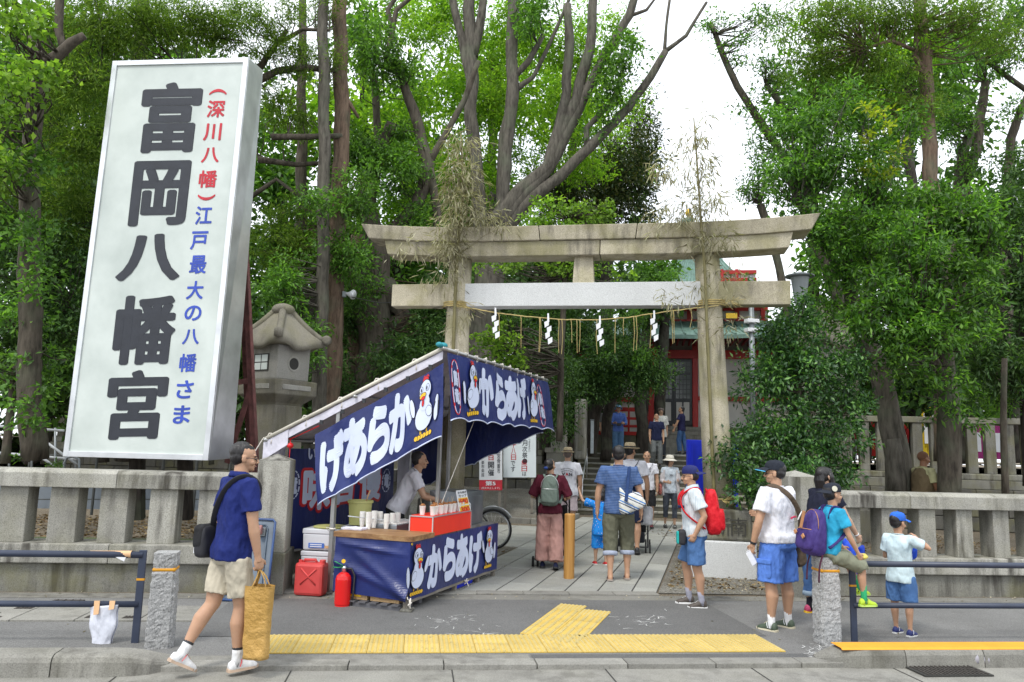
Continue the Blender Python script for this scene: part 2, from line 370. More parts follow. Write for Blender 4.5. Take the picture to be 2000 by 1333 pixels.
# storm drain grate
gt = thing('drain_grate', 'dark steel drain grate in the gutter below the orange kerb', 'drain grate', R(4.35, 6.08, 0))
g0 = [G(1768, 1299), G(1845, 1299), G(1908, 1322), G(1832, 1322)]
gc = sum((V(q) for q in g0), V())/4
MB().box(R(4.42, 6.13, -.012), (.60, .26, .012), A68).build('frame', m_dark, gt)
for i in range(15): MB().box(R(4.16+i*.037, 6.13, -.003), (.010, .24, .010), A68).build('bar', m_iron, gt)
for i in range(4): MB().box(R(4.42, 6.04+i*.06, -.004), (.56, .008, .007), A68).build('cross_bar', m_iron, gt)
# tactile paving: one tile of dots and one of bars, then copies
def dot_tile():
    mb = MB().box((0, 0, .006), (.298, .298, .008))
    for i in range(7):
        for j in range(7):
            x, y = -.129+i*.043, -.129+j*.043; mb.cur = 1; mb.lathe([(.0165, 0), (.0135, .006), (.007, .0085)], (x, y, .0098), 7)
    return mb.mesh('dot_tile')
def bar_tile():
    mb = MB().box((0, 0, .006), (.298, .298, .008))
    for i in range(4):
        x = -.1125+i*.075; mb.cur = 1; mb.add([(x+a*q, b*.135*(1 if z else 1), .0101+z*.007) for z in (0, 1) for a, b in ((-1, -1), (1, -1), (1, 1), (-1, 1)) for q in ((.017 if not z else .011),)], [(4, 5, 6, 7), (0, 1, 5, 4), (1, 2, 6, 5), (2, 3, 7, 6), (3, 0, 4, 7)])
    return mb.mesh('bar_tile')
dm, bm_ = dot_tile(), bar_tile(); m_worn = paint('worn_yellow_stud', (.50, .40, .16), .8)
for q in (dm, bm_): q.materials.append(m_yel); q.materials.append(m_worn)
def place_mesh(name, me, p, rz, parent=None):
    o = bpy.data.objects.new(name, me); sc.collection.objects.link(o); o.location = p; o.rotation_euler = (0, 0, rz)
    if parent: o.location = rootmat(parent).inverted() @ V(p); o.rotation_euler = (0, 0, rz-(rootmat(parent).to_euler().z)); o.parent = parent
    return o
for i in range(15):
    for j in range(2): place_mesh('tactile_tile', dm, R(-1.24+.152+i*.302, 6.69+.15+j*.302, 0), A68, sw)
# branch that turns towards the approach: bars, then a closing row of dots
q0 = R(1.0, 7.305); dirb = (G(1090, 1180)-G(1003, 1243)); angb = math.atan2(dirb.y, dirb.x); fb = frame(math.degrees(angb)-90, q0)
for i in range(2):
    for j in range(5): place_mesh('tactile_tile', bm_ if j < 4 else dm, fb(.155+i*.302, .20+j*.302-(.0 if i == 0 else .18), .0005 if j == 0 else 0), angb-pi/2, sw)
sheet('asphalt_patch', [R(-1.9, 7.262), R(3.38, 7.262), R(3.38, 8.955), R(-1.9, 8.955)], .004, asphalt('asphalt_smooth', (.125, .124, .12)), parent=sw)
sheet('asphalt_strip', [R(1.02, 6.462), R(3.42, 6.462), R(3.42, 6.635), R(1.02, 6.635)], .004, asphalt('asphalt_strip', (.10, .10, .098)), parent=sw)
sheet('concrete_strip', [R(-1.75, 6.462), R(1.0, 6.462), R(1.0, 6.635), R(-1.75, 6.635)], .004, m_conc2, parent=sw)
# chalky scuffs on the asphalt
m_chalk = plain('chalk', (.62, .62, .60), .9)
random.seed(4)
for cx, cy, rx, n_ in ((870, 1215, 60, 30), (1245, 1216, 75, 34), (1590, 1270, 40, 26), (930, 1236, 24, 8)):
    mb = MB()
    for k in range(n_):
        g = G(cx+random.gauss(0, rx*.5), cy+random.gauss(0, 7)); a = random.uniform(-.5, .5)+(0 if random.random() < .6 else 1.3); l = random.uniform(.03, .14); d = V((cos(a), sin(a), 0)); s_ = V((-d.y, d.x, 0))*random.uniform(.002, .005)
        c2 = g + d*l*.5 + s_*random.uniform(-6, 6)
        mb.add([g-s_+V((0, 0, .0085)), g+s_+V((0, 0, .0085)), c2+s_+V((0, 0, .0085)), c2-s_+V((0, 0, .0085)), g+d*l+V((0, 0, .0085))], [(0, 3, 2, 1), (3, 4, 2)])
    mb.build('chalk_mark', m_chalk, sw)
# ---------------------------------------------------------------- approach path of stone slabs
PA = G(1283, 1158); pdir = (G(1327, 1052)-PA); PANG = math.degrees(math.atan2(pdir.y, pdir.x))-90; PF = frame(PANG, PA)   # PF(s,t): s<0 to the left of the right edge
path = sheet('path', [PF(-2.62, -1.22), PF(0.0, -.2), PF(0.0, 10.2), PF(-2.62, 10.2)], -.002, m_dark)
cols = [.30, .40, .38, .40, .38, .40, .36]; s = 0; cnt = 0
for ci, wd in enumerate(cols):
    t = -.2-.4*s; off = random.uniform(.3, .8)
    first = True
    while t < 10.1:
        ln = off if first else random.choice((.62, .8, .95)); first = False
        ln = min(ln, 10.15-t)
        c = PF(-s-wd/2, t+ln/2, -.012+random.uniform(-.0015, .0015))
        MB().box(c, (wd-.018, ln-.018, .04), radians(PANG)).build('paving_slab', m_slab, path, bevel=.005); t += ln; cnt += 1
    s += wd
# cross path going left behind the stall
for i in range(5):
    for j in range(4):
        MB().box(PF(-2.62-.46-i*.92, 3.9+j*.92, -.012), (.905, .905, .04), radians(PANG)).build('paving_slab', m_slab, path, bevel=.005)
for i in range(9):                                     # kerb stones across the mouth of the path
    MB().box(R(-1.7+i*.55, 9.35, -.008), (.542, .20, .05), A68).build('edging_stone', m_conc2, edge, bevel=.005)
# gravel beds either side of the path
sheet('gravel_bed', [PF(.02, -.05), R(6.2, 9.26), R(7.5, 14.0), PF(.02, 6)], .004, m_grav)
sheet('gravel_bed', [PF(-6, -2.2), PF(-2.66, -1.1), PF(-2.66, 3.42), PF(-7, 3.4)], .004, m_grav)
# low stone edging round the soil bed on the left
for i in range(7): MB().box(PF(-2.70-.36-i*.68, 7.72, .04), (.67, .14, .16), radians(PANG)).build('bed_edging', m_conc, gl, bevel=.01)
for i in range(3): MB().box(PF(-2.70, 8.15+i*.68, .04), (.14, .67, .16), radians(PANG)).build('bed_edging', m_conc, gl, bevel=.01)
mb = MB(); mb.sheet(lambda u, v: PF(-2.78-u*5.5, 7.8+v*2.8, .08+.55*v**.8*min(1, u*4+.15)+.05*noise.noise(V((u*9, v*6, 1)))), 30, 14); mb.build('soil_bank', m_grav, None, smooth=True, kind='structure')
# ---------------------------------------------------------------- stone balustrades along the street
def bar(f, s0, s1, t0, t1, z0, z1, ang): return MB().box((f((s0+s1)/2, (t0+t1)/2, (z0+z1)/2)), (abs(s1-s0), abs(t1-t0), z1-z0), ang)
def balustrade(s0, s1, label, pitch, pw, first, rail_joints, m, zb=.27, zt=.475, zr=1.08, zh=1.28):
    t = thing('stone_balustrade', label, 'balustrade', R((s0+s1)/2, 9.45, 0))
    bar(R, s0, s1, 9.32, 9.70, -.1, zb-.005, A68).build('footing', m_gran_d, t, bevel=.012)
    js = [s0]+rail_joints+[s1]
    for a, b in zip(js, js[1:]):
        bar(R, a+.002, b-.002, 9.26, 9.74, zb, zt, A68).build('base_stone', m, t, bevel=.012)
        mb = MB(); pr = [(9.30, zr), (9.30, zh-.04), (9.36, zh), (9.64, zh), (9.70, zh-.04), (9.70, zr)]
        mb.prism([R(a+.002, tt, z) for tt, z in pr], R(b-.004, 0)-R(a, 0)); recalc(mb.build('top_rail', m, t, bevel=.008))
    s = first
    while s < s1-pw*.6:
        if s > s0+pw*.4: bar(R, s-pw/2, s+pw/2, 9.36, 9.62, zt-.002, zr+.002, A68).build('post', m, t, bevel=.008)
        s += pitch
    return t
balustrade(-6.6, -1.80, 'mossy grey stone balustrade with thick posts behind the bare kerb, below the tall sign', .535, .30, -3.91-.535*5, [-5.3, -3.35], m_gran, .31, .52, 1.13, 1.33)
balustrade(4.86, 10.2, 'grey stone balustrade with black rain streaks behind the children at the right', .515, .225, 5.525-.515, [6.3, 8.4], m_gran)
def pillar(s0, s1, h, label, foot=.05):
    t = thing('stone_gatepost', label, 'gatepost', R((s0+s1)/2, 9.4, 0))
    bar(R, s0-foot, s1+foot, 9.20, 9.86, -.05, .45, A68).build('plinth', m_gran_d, t, bevel=.012)
    bar(R, s0, s1, 9.24, 9.24+(s1-s0)+.05, .45, h, A68).build('shaft', m_gran, t, bevel=.01)
    a = [R(s0, 9.24, h), R(s1, 9.24, h), R(s1, 9.29+(s1-s0), h), R(s0, 9.29+(s1-s0), h)]; c = R((s0+s1)/2, 9.26+(s1-s0)/2, h+.075)
    recalc(MB().add(a+[c], [(0, 1, 4), (1, 2, 4), (2, 3, 4), (3, 0, 4), (3, 2, 1, 0)]).build('cap', m_gran, t))
    return t
pillar(-1.80, -1.44, 1.49, 'square granite gatepost beside the stall with a blue trolley leaning on it', .02)
pillar(4.62, 5.03, 1.45, 'square granite gatepost in front of the camellia bush', .03)
# low return wall behind the stall, and a mossy bed behind the left balustrade
_ku = V((.346, .938, 0)).normalized(); _kv = V((-.938, .346, 0)).normalized(); RW = lambda a, b, z=0: V((-.76, 8.70, z))+_ku*a+_kv*b; RWa = math.atan2(_ku.y, _ku.x)
t_ = thing('return_wall', 'low dark stone wall running back behind the stall', 'wall', RW(2.3, 2.62))
MB().box(RW(2.4, 2.62, .22), (3.6, .3, .50), RWa).build('footing', m_gran_d, t_, bevel=.01); MB().box(RW(2.4, 2.62, 1.2), (3.6, .26, .2), RWa).build('top_rail', m_gran, t_, bevel=.01)
for i in range(7): MB().box(RW(.85+i*.52, 2.62, .785), (.22, .2, .63), RWa).build('post', m_gran, t_, bevel=.006)
m_moss = stone('mossy_stone', (.075, .10, .045), .3, .6, .3, .2)
t_ = thing('planting_bed_wall', 'low mossy stone edging seen between the posts of the left balustrade', 'low wall', R(-5, 11.6, 0))
for i in range(7): MB().box(R(-7.4+i*.9, 11.4+(i % 2)*.04, .15), (.885, .25, .34), A68).build('edging_block', m_moss, t_, bevel=.02)
sheet('raised_bed', [R(-11, 11.5), R(-1.9, 11.5), R(-1.9, 15), R(-11, 15)], .30, m_soil, 1)
bed_face = None
# ---------------------------------------------------------------- torii
TB = G(1405, 1130); TR_Y = TB.y+.44
TRX = (1402-CX)/F*TR_Y*1.01; TA = -10.0
_tr = V((TRX, TR_Y, 0)); _d = V((cos(radians(TA)), sin(radians(TA)), 0)); W_T = 4.05
_tl = _tr-_d*W_T; _tc = (_tr+_tl)/2; T = frame(TA, (_tc.x, _tc.y)); TAr = radians(TA); HW = W_T/2
z_kt = zat(1150, 450, _tc.y); z_km = zat(1150, 477, _tc.y); z_sb = zat(1150, 505, _tc.y); z_nt = zat(1150, 556, _tc.y); z_nb = zat(1150, 600, _tc.y)
tor = thing('torii', 'weathered stone torii gate spanning the path, with a paler new crossbeam', 'torii gate', _tc, TAr)
def octo(c0, c1, r0, r1, n=28): return MB().tube([c0, c0*.75+c1*.25, c0*.5+c1*.5, c0*.25+c1*.75, c1], [r0, r0*.97, (r0+r1)/2, r1*1.01, r1], n, hint=V((0, 1, 0)))
PED = .93
for sgn, nm in ((-1, 0), (1, 0)):
    octo(T(sgn*HW, 0, PED-.02), T(sgn*(HW-.03)-(.12 if sgn > 0 else 0), 0, z_sb+.02), .215, .185).build('pillar', m_torii, tor, smooth=True)
    MB().box(T(sgn*HW, 0, .24), (.92, .9, .52), TAr).build('lower_pedestal', m_torii_new, tor, bevel=.02)
    MB().box(T(sgn*HW, .02, .505+(PED-.505)/2), (.84, .84, PED-.51), TAr, top=.96).build('upper_pedestal', m_gran_d, tor, bevel=.03)
def upcurve(x, hw, k): a = abs(x)/hw; return .7*k*max(0, a-.35)**2.3*2.7
def beam(name, hw_top, hw_bot, zb, zt, d0, d1, k, m, parts=((-1, 1),)):
    for a, b in parts:
        mb = MB(); N = 24; vs = []
        for i in range(N+1):
            f_ = a+(b-a)*i/N
            for (hw, z, dd) in ((hw_bot, zb, d0), (hw_top, zt, d1)):
                x = f_*hw; zz = z+upcurve(x, hw_top, k); vs += [T(x-.06, -dd, zz), T(x-.06, dd, zz)]
        fs = [(i*4+p, i*4+q, (i+1)*4+q, (i+1)*4+p) for i in range(N) for p, q in ((0, 1), (1, 3), (3, 2), (2, 0))] + [(0, 1, 3, 2), (N*4, N*4+1, N*4+3, N*4+2)]
        mb.add(vs, fs); recalc(mb.build(name, m, tor, bevel=.012))
KW = HW+1.52; SW = HW+1.14
beam('top_lintel', KW, KW-.13, z_km+.001, z_kt, .27, .31, .14, m_torii, ((-1, -.18), (-.177, .25), (.253, 1)))
beam('lower_lintel', SW, SW-.06, z_sb, z_km-.002, .21, .23, .10, m_torii, ((-1, .1), (.1035, 1)))
for a, b, m in ((-(HW+1.06), -HW-.02, m_torii), (HW-.02, HW+1.04, m_torii)): MB().box(T((a+b)/2, 0, (z_nb+z_nt)/2), (b-a, .25, z_nt-z_nb), TAr).build('crossbeam_end', m, tor, bevel=.01)
MB().box(T(-.03, 0, (z_nb+z_nt)/2-.004), (2*HW-.36, .27, z_nt-z_nb+.01), TAr).build('crossbeam', m_torii_new, tor, bevel=.008)
MB().box(T(0, 0, (z_nt+z_sb)/2), (.33, .22, z_sb-z_nt+.01), TAr, top=.88).build('centre_strut', m_torii, tor, bevel=.01)
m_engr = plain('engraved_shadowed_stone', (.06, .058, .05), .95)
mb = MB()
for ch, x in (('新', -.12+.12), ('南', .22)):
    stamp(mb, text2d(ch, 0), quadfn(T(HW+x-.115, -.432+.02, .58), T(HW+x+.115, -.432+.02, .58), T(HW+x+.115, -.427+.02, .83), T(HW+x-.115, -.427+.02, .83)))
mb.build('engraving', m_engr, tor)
# ---------------------------------------------------------------- stairs and terrace
SB = G(1335, 1014); _sb = SB; SF = frame(-10, (SB.x, SB.y)); NST = 11; RISE = .15; RUN = .30; SL, SR = -3.02, 1.7; SAr = radians(-10)
TZ = NST*RISE
st = thing('stone_stairs', 'broad flight of stone stairs with dark risers up to the shrine', 'stairs', SF((SL+SR)/2, 1.5, 0), SAr)
for i in range(NST):
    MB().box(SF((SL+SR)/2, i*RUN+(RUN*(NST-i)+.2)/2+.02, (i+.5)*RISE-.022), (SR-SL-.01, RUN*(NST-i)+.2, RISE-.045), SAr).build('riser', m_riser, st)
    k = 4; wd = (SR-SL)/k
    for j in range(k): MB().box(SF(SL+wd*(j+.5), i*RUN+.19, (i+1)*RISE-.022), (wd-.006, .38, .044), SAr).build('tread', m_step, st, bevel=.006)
tz = TZ-.002
def terr(pts, nm, m, z): return sheet(nm, pts, z, m)
terr([SF(-150, 3.45), SF(150, 3.45), SF(250, 260), SF(-250, 260)], 'terrace_ground', m_soil, tz-.02)
tp = terr([SF(-1.9, 3.32), SF(SR+.5, 3.32), SF(SR+.5, 11.5), SF(-1.9, 11.5)], 'terrace_paving', m_dark, tz-.014)
for i in range(7):
    for j in range(6): MB().box(SF(-1.9+.5+i*.87*.9, 3.35+.65+j*1.22, tz-.018), (.775, 1.20, .04), SAr).build('paving_slab', m_slab, tp, bevel=.004)
# retaining walls of coursed stone to either side of the stairs
def rwall(s0, s1, tfr, label, h, fence_gap, rows=3, lab2=''):
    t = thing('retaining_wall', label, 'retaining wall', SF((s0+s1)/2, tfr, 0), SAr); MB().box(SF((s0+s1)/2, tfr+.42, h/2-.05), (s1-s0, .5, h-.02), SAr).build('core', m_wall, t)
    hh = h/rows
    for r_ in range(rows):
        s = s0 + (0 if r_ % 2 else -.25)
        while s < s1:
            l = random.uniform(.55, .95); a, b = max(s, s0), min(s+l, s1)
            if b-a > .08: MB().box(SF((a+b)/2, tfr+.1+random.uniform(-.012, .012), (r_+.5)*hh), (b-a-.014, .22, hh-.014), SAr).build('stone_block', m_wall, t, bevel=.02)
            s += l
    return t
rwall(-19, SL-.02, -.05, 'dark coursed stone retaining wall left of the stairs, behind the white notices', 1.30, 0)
rwall(SR+.02, 14, -.05, 'dark coursed stone retaining wall behind the tree trunks on the right', 1.02, 0)
def fence(s0, s1, t0, zb, label, pitch=.42, pw=.235, h=1.25, newel=()):
    t = thing('stone_fence', label, 'fence', SF((s0+s1)/2, t0, zb), SAr)
    MB().box(SF((s0+s1)/2, t0, zb+.11), (s1-s0, .46, .22), SAr).build('plinth', m_gran_d, t, bevel=.012)
    MB().box(SF((s0+s1)/2, t0, zb+.30), (s1-s0, .36, .158), SAr).build('base_rail', m_gran_d, t, bevel=.03)
    MB().box(SF((s0+s1)/2, t0, zb+.38+h+.07), (s1-s0, .26, .15), SAr).build('top_rail', m_gran_d, t, bevel=.012)
    n_ = int((s1-s0)/pitch)
    for i in range(n_): MB().box(SF(s0+(i+.5)*(s1-s0)/n_, t0, zb+.38+h/2), (pw, .2, h), SAr).build('post', m_gran_d, t, bevel=.012)
    return t
fence(SR+.1, 12, .22, 1.02, 'stone fence of close flat posts on the wall above the vest man')
fence(-19, SL-.75, .22, 1.3, 'dark stone fence on the terrace wall behind the lantern')
for s_, lab in ((SL-.28, 'tall round-topped stone newel post at the left foot of the stairs, nearer one'),):
    t = thing('newel_post', lab, 'stone post', SF(s_, .2, 0), SAr)
    MB().box(SF(s_, .1, .82), (.66, .62, 1.62), SAr).build('plinth', m_gran_d, t, bevel=.02)
    MB().box(SF(s_-.02, .1, 2.50), (.42, .4, 1.72), SAr).build('shaft', m_gran, t, bevel=.05)
    MB().box(SF(s_-.02, .1, 1.69), (.70, .66, .13), SAr).build('collar', m_gran, t, bevel=.012)
t = thing('carved_post', 'shorter carved stone post with a rounded top beside the stair newel', 'stone post', SF(SL+.24, 1.2, TZ), SAr)
MB().box(SF(SL+.22, .95, 2.30), (.34, .34, 1.7), SAr).build('shaft', m_gran, t, bevel=.06); MB().box(SF(SL+.22, .77, 2.30), (.14, .03, 1.2), SAr).build('carved_panel', m_gran_d, t, bevel=.01)
m_steel = plain('brushed_steel', (.55, .56, .57), .32, .08, 5, .05, 60, .9); m_galv = plain('galvanised_pipe', (.24, .26, .27), .5, .12, 6, .1, 50, .6)
t = thing('handrail', 'steel handrail rising at the left side of the stone stairs', 'handrail', SF(SL+.35, .3, 0))
MB().tube([SF(SL+.34, .2, 0), SF(SL+.34, .2, .85), SF(SL+.34, 3.3, TZ+.9), SF(SL+.34, 3.3, TZ)], .022, 8).build('rail', m_steel, t, smooth=True)
MB().tube([SF(SL+.34, 1.8, .9), SF(SL+.34, 1.8, 1.65)], .018, 8).build('post', m_steel, t, smooth=True)
# ---------------------------------------------------------------- vegetation
m_bark = barkmat('bark_grey_brown', (.085, .072, .056)); m_bark_l = barkmat('bark_pale_grey', (.105, .095, .078)); m_bark_d = barkmat('bark_dark', (.045, .038, .032)); m_bark_r = barkmat('bark_reddish', (.15, .105, .075))
LF = {
 'ginkgo': leafmat('leaf_ginkgo', (.17, .31, .045), (.30, .46, .07), .5, .35),
 'feather': leafmat('leaf_feathery', (.115, .205, .035), (.21, .30, .055), .5, .2, .4),
 'bright': leafmat('leaf_bright_maple', (.17, .33, .035), (.30, .46, .05), .55, .25, .35),
 'mid': leafmat('leaf_mid_green', (.095, .215, .038), (.18, .35, .055), .45, .4),
 'camphor': leafmat('leaf_camphor', (.080, .195, .032), (.19, .37, .05), .45, .5),
 'dark': leafmat('leaf_dark_evergreen', (.055, .125, .034), (.105, .195, .048), .35, .35),
 'darkred': leafmat('leaf_olive_evergreen', (.045, .080, .026), (.115, .12, .032), .25, .35),
 'camellia': leafmat('leaf_glossy_camellia', (.045, .13, .035), (.14, .30, .055), .32, .75),
 'dry': leafmat('leaf_dry_bamboo', (.34, .31, .20), (.46, .44, .32), .3, .2, .45),
 'yellow': leafmat('leaf_yellow_green', (.30, .38, .03), (.45, .48, .04), .5, .3, .3),
}
def leafmesh(name, pos, out, L_, W_, droop=.25, jit=.8):
    n = len(pos); d = out + RNG.normal(0, jit, (n, 3)); d[:, 2] -= droop; d /= np.linalg.norm(d, axis=1)[:, None]+1e-9
    up = RNG.normal(0, .55, (n, 3)); up[:, 2] += 1.0
    sd = np.cross(d, up); sd /= np.linalg.norm(sd, axis=1)[:, None]+1e-9; nr = np.cross(sd, d)
    l = L_*RNG.uniform(.5, 1.4, n)[:, None]; ww = W_*RNG.uniform(.7, 1.15, n)[:, None]
    v = np.empty((n, 4, 3)); v[:, 0] = pos; v[:, 1] = pos+d*l*.45+sd*ww*.5+nr*ww*.18; v[:, 2] = pos+d*l-nr*l*.08; v[:, 3] = pos+d*l*.45-sd*ww*.5+nr*ww*.18
    me = bpy.data.meshes.new(name); me.vertices.add(n*4); me.vertices.foreach_set('co', v.reshape(-1).astype('f'))
    b = np.arange(n)[:, None]*4; tri = np.concatenate([b+np.array([[0, 1, 2]]), b+np.array([[0, 2, 3]])], 1).reshape(-1)
    me.loops.add(n*6); me.loops.foreach_set('vertex_index', tri.astype('i')); me.polygons.add(n*2)
    me.polygons.foreach_set('loop_start', (np.arange(n*2)*3).astype('i')); me.update(calc_edges=True); return me
NLEAF = [0]; GC = 1.55
def blob_leaves(bl, L_, W_, cover, clump, flat=.6, per=34):
    """bl: (px, py, Y, rx_px, ry_px[, cover_mult]); returns leaf positions, outward directions and clump centres"""
    Ps, Os, Cs = [], [], []
    for b in bl:
        px, py, Y, rx, ry = b[:5]; cm = b[5] if len(b) > 5 else 1
        c = np.array(P(px, py, Y)); k = Y/F; rx_, ry_ = rx*k, ry*k; rd = max(.4, min(2.6, (rx_+ry_)/2*.9))
        n = int(cover*GC*cm*pi*rx_*ry_/(L_*W_*.42)); nc = max(3, n//per)
        u = RNG.normal(0, 1, (nc, 3)); u /= np.linalg.norm(u, axis=1)[:, None]; r = RNG.uniform(0, 1, nc)**.42
        cc = u*r[:, None]; wob = 1+.22*np.sin(u[:, 0]*5+px)+.18*np.sin(u[:, 2]*7+py)
        cc = cc*wob[:, None]*np.array([rx_, rd, ry_])+c; Cs.append(cc)
        pc = np.repeat(np.arange(nc), per); m = len(pc)
        sz = clump*RNG.uniform(.55, 1.35, nc)[pc][:, None]
        dl = RNG.normal(0, 1, (m, 3)); dl /= np.linalg.norm(dl, axis=1)[:, None]; dl *= RNG.uniform(0, 1, m)[:, None]**.5
        dl2 = dl*sz*np.array([1, 1, flat]); Ps.append(cc[pc]+dl2); Os.append(dl*1.1+(cc[pc]-c)/np.array([rx_, rd, ry_])*.35)
    p = np.concatenate(Ps); NLEAF[0] += len(p); return p, np.concatenate(Os), np.concatenate(Cs)
def limb(mb, pts, n=9):
    """pts: (px, py, Y, radius_px)"""
    w_ = [P(a, b, c) for a, b, c, _ in pts]; r = [q[3]*q[2]/F for q in pts]; W_ = []; RR = []
    for i in range(len(w_)-1):
        sn = max(2, int((w_[i+1]-w_[i]).length/.25))
        for j in range(sn):
            f_ = j/sn; p = w_[i].lerp(w_[i+1], f_); rr = r[i]*(1-f_)+r[i+1]*f_
            o_ = noise.noise_vector(p*1.1)*rr*.5; W_.append(p+o_); RR.append(rr*(1+.13*noise.noise(p*3)))
    W_.append(w_[-1]); RR.append(r[-1]); mb.tube(W_, RR, n); return W_
def tree(label, cat, limbs, blobs, kind, bark, L_=.11, W_=.05, cover=2.6, clump=.38, flat=.6, per=34, name='broadleaf_tree', twigs=26, extra=None, group=None, droop=.25, base=None, jit=.8):
    w0 = P(*limbs[0][0][:3]) if limbs else P(*blobs[0][:3]); t = thing(name, label, cat, (w0.x, w0.y, base if base is not None else max(-.02, w0.z if limbs else 0)), 0, group)
    mb = MB(); allp = []
    for l in limbs: allp += limb(mb, l)
    if blobs:
        p, o, cs = blob_leaves(blobs, L_, W_, cover, clump, flat, per)
        if allp and twigs:
            ap = np.array([tuple(q) for q in allp]); idx = RNG.choice(len(cs), min(twigs*len(blobs), len(cs)), replace=False)
            for i in idx:
                c = cs[i]; dd = np.linalg.norm(ap-c, axis=1)+np.maximum(0, (ap[:, 2]-c[2]))*.9; a = ap[dd.argmin()]; ln = np.linalg.norm(a-c)
                if ln < .2 or ln > 4.5: continue
                a_, c_ = V(a), V(c); mid = a_.lerp(c_, .5)+V((random.gauss(0, .1), random.gauss(0, .1), -.04+random.gauss(0, .1)))*ln
                mb.tube([a_, a_.lerp(mid, .55), mid, mid.lerp(c_, .6), c_], [.012+.006*ln, .010+.004*ln, .010, .007, .004], 4, cap=False)
        me = leafmesh('crown', p, o, L_, W_, droop, jit); link('crown', me, LF[kind], t)
    if extra:
        for (bl, kd, l2, w2, cv, cl) in extra:
            p, o, cs = blob_leaves(bl, l2, w2, cv, cl, flat, per); link('crown', leafmesh('crown', p, o, l2, w2, droop, jit), LF[kd], t)
    if mb.v: mb.build('trunk', bark, t, smooth=True)
    return t
# --- left: ginkgo, feathery conifers and evergreens behind the sign
tree('pollarded ginkgo with pale fan leaves and a thick cut limb, at the top left corner', 'tree',
     [[(60, 900, 11.0, 24), (58, 500, 11.0, 20), (62, 300, 11, 17), (70, 190, 11, 16), (88, 128, 11, 16)], [(88, 128, 11, 15), (70, 95, 11, 10), (48, 62, 11, 8)], [(88, 128, 11, 14), (118, 106, 11, 11), (140, 85, 11, 10), (165, 70, 11, 8)], [(125, 100, 11.2, 6), (116, 60, 11.2, 9), (117, -30, 11.2, 9)]],
     [(25, 30, 9.6, 60, 70), (10, 130, 9.6, 55, 60, .8), (85, 150, 9.6, 60, 26, .9), (30, 220, 9.8, 55, 40, .9), (-20, 320, 10, 70, 60, .6)], 'ginkgo', m_bark, .085, .085, 1.8, .30, .5, 22, extra=[([(60, 330, 10.4, 60, 60, .8), (50, 450, 10.5, 60, 60, .8), (70, 560, 10.5, 60, 50, .6), (60, 780, 10.6, 60, 60, .5)], 'mid', .09, .06, 1.5, .26)])
tree('tall feathery dark conifer above the left edge of the sign', 'tree',
     [[(250, 900, 15, 26), (262, 500, 15, 22), (275, 100, 15, 16), (280, -60, 15, 12)]] + [[(270, y, 15, 6), (270+dx*.5, y+5, 15+dy, 4), (270+dx, y+20, 15+dy, 2)] for y, dx, dy in ((60, 200, -1), (150, -180, -1.5), (40, -160, .5), (250, -160, -1), (120, 170, -1.2))],
     [(200, 40, 13.6, 130, 80), (340, 50, 13.8, 130, 70), (150, 160, 13.6, 100, 80), (160, 290, 13.8, 90, 80), (420, 60, 14, 80, 50, .8), (60, 380, 14, 90, 80), (150, 420, 14.3, 60, 70)], 'feather', m_bark_d, .10, .022, 2.1, .34, .35, 60, 'conifer_tree', 20)
tree('tall feathery conifer with level branches between the sign and the twin trunks', 'tree',
     [[(560, 900, 17, 16), (585, 500, 17, 13), (590, 200, 17, 10), (592, -50, 17, 7)],
      [(668, 265, 15.5, 5), (600, 268, 15.2, 6), (530, 268, 15, 7)], [(665, 140, 15.5, 4), (600, 132, 15, 7), (540, 140, 15, 7), (500, 160, 15, 8)], [(640, 318, 16, 4), (580, 322, 16, 5), (505, 312, 16, 7)], [(560, 60, 15, 5), (520, 110, 15, 6), (500, 140, 15, 9)], [(645, 60, 15, 3), (590, 58, 15, 4), (545, 85, 15, 5)], [(600, 395, 16, 3), (540, 350, 16, 4), (490, 385, 16, 5)]],
     [(500, 30, 14.4, 80, 40), (560, 100, 14.8, 80, 45, .8), (540, 190, 15.4, 60, 40, .55), (560, 240, 15.8, 70, 34, .7), (620, 20, 15.2, 70, 34, .7), (560, 480, 16, 80, 80, .9), (640, 130, 15.2, 40, 60, .5)], 'feather', m_bark, .10, .022, 1.9, .30, .3, 60, 'conifer_tree', 18)
tree('evergreen with dark leaves low behind the left of the sign', 'tree', [[(60, 900, 14.5, 16), (70, 700, 14.5, 13), (90, 560, 14.5, 10)], [(75, 690, 14.5, 7), (130, 600, 14.2, 4)]],
     [(60, 500, 14, 110, 90), (120, 620, 14.4, 100, 80), (20, 660, 13.8, 80, 80), (170, 480, 15, 60, 90)], 'dark', m_bark_d, .11, .045, 2.4, .36)
tree('young camphor with fresh pale green leaves at the left edge', 'tree', [[(10, 905, 11.5, 9), (28, 760, 11.5, 7), (45, 650, 11.5, 5)], [(28, 760, 11.5, 5), (80, 690, 11.2, 3)]],
     [(50, 625, 11.2, 70, 32), (85, 690, 11.3, 50, 30, .8), (20, 730, 11.3, 45, 36, .8), (70, 755, 11.5, 46, 24, .7)], 'mid', m_bark, .10, .045, 1.9, .24, .5, 26)
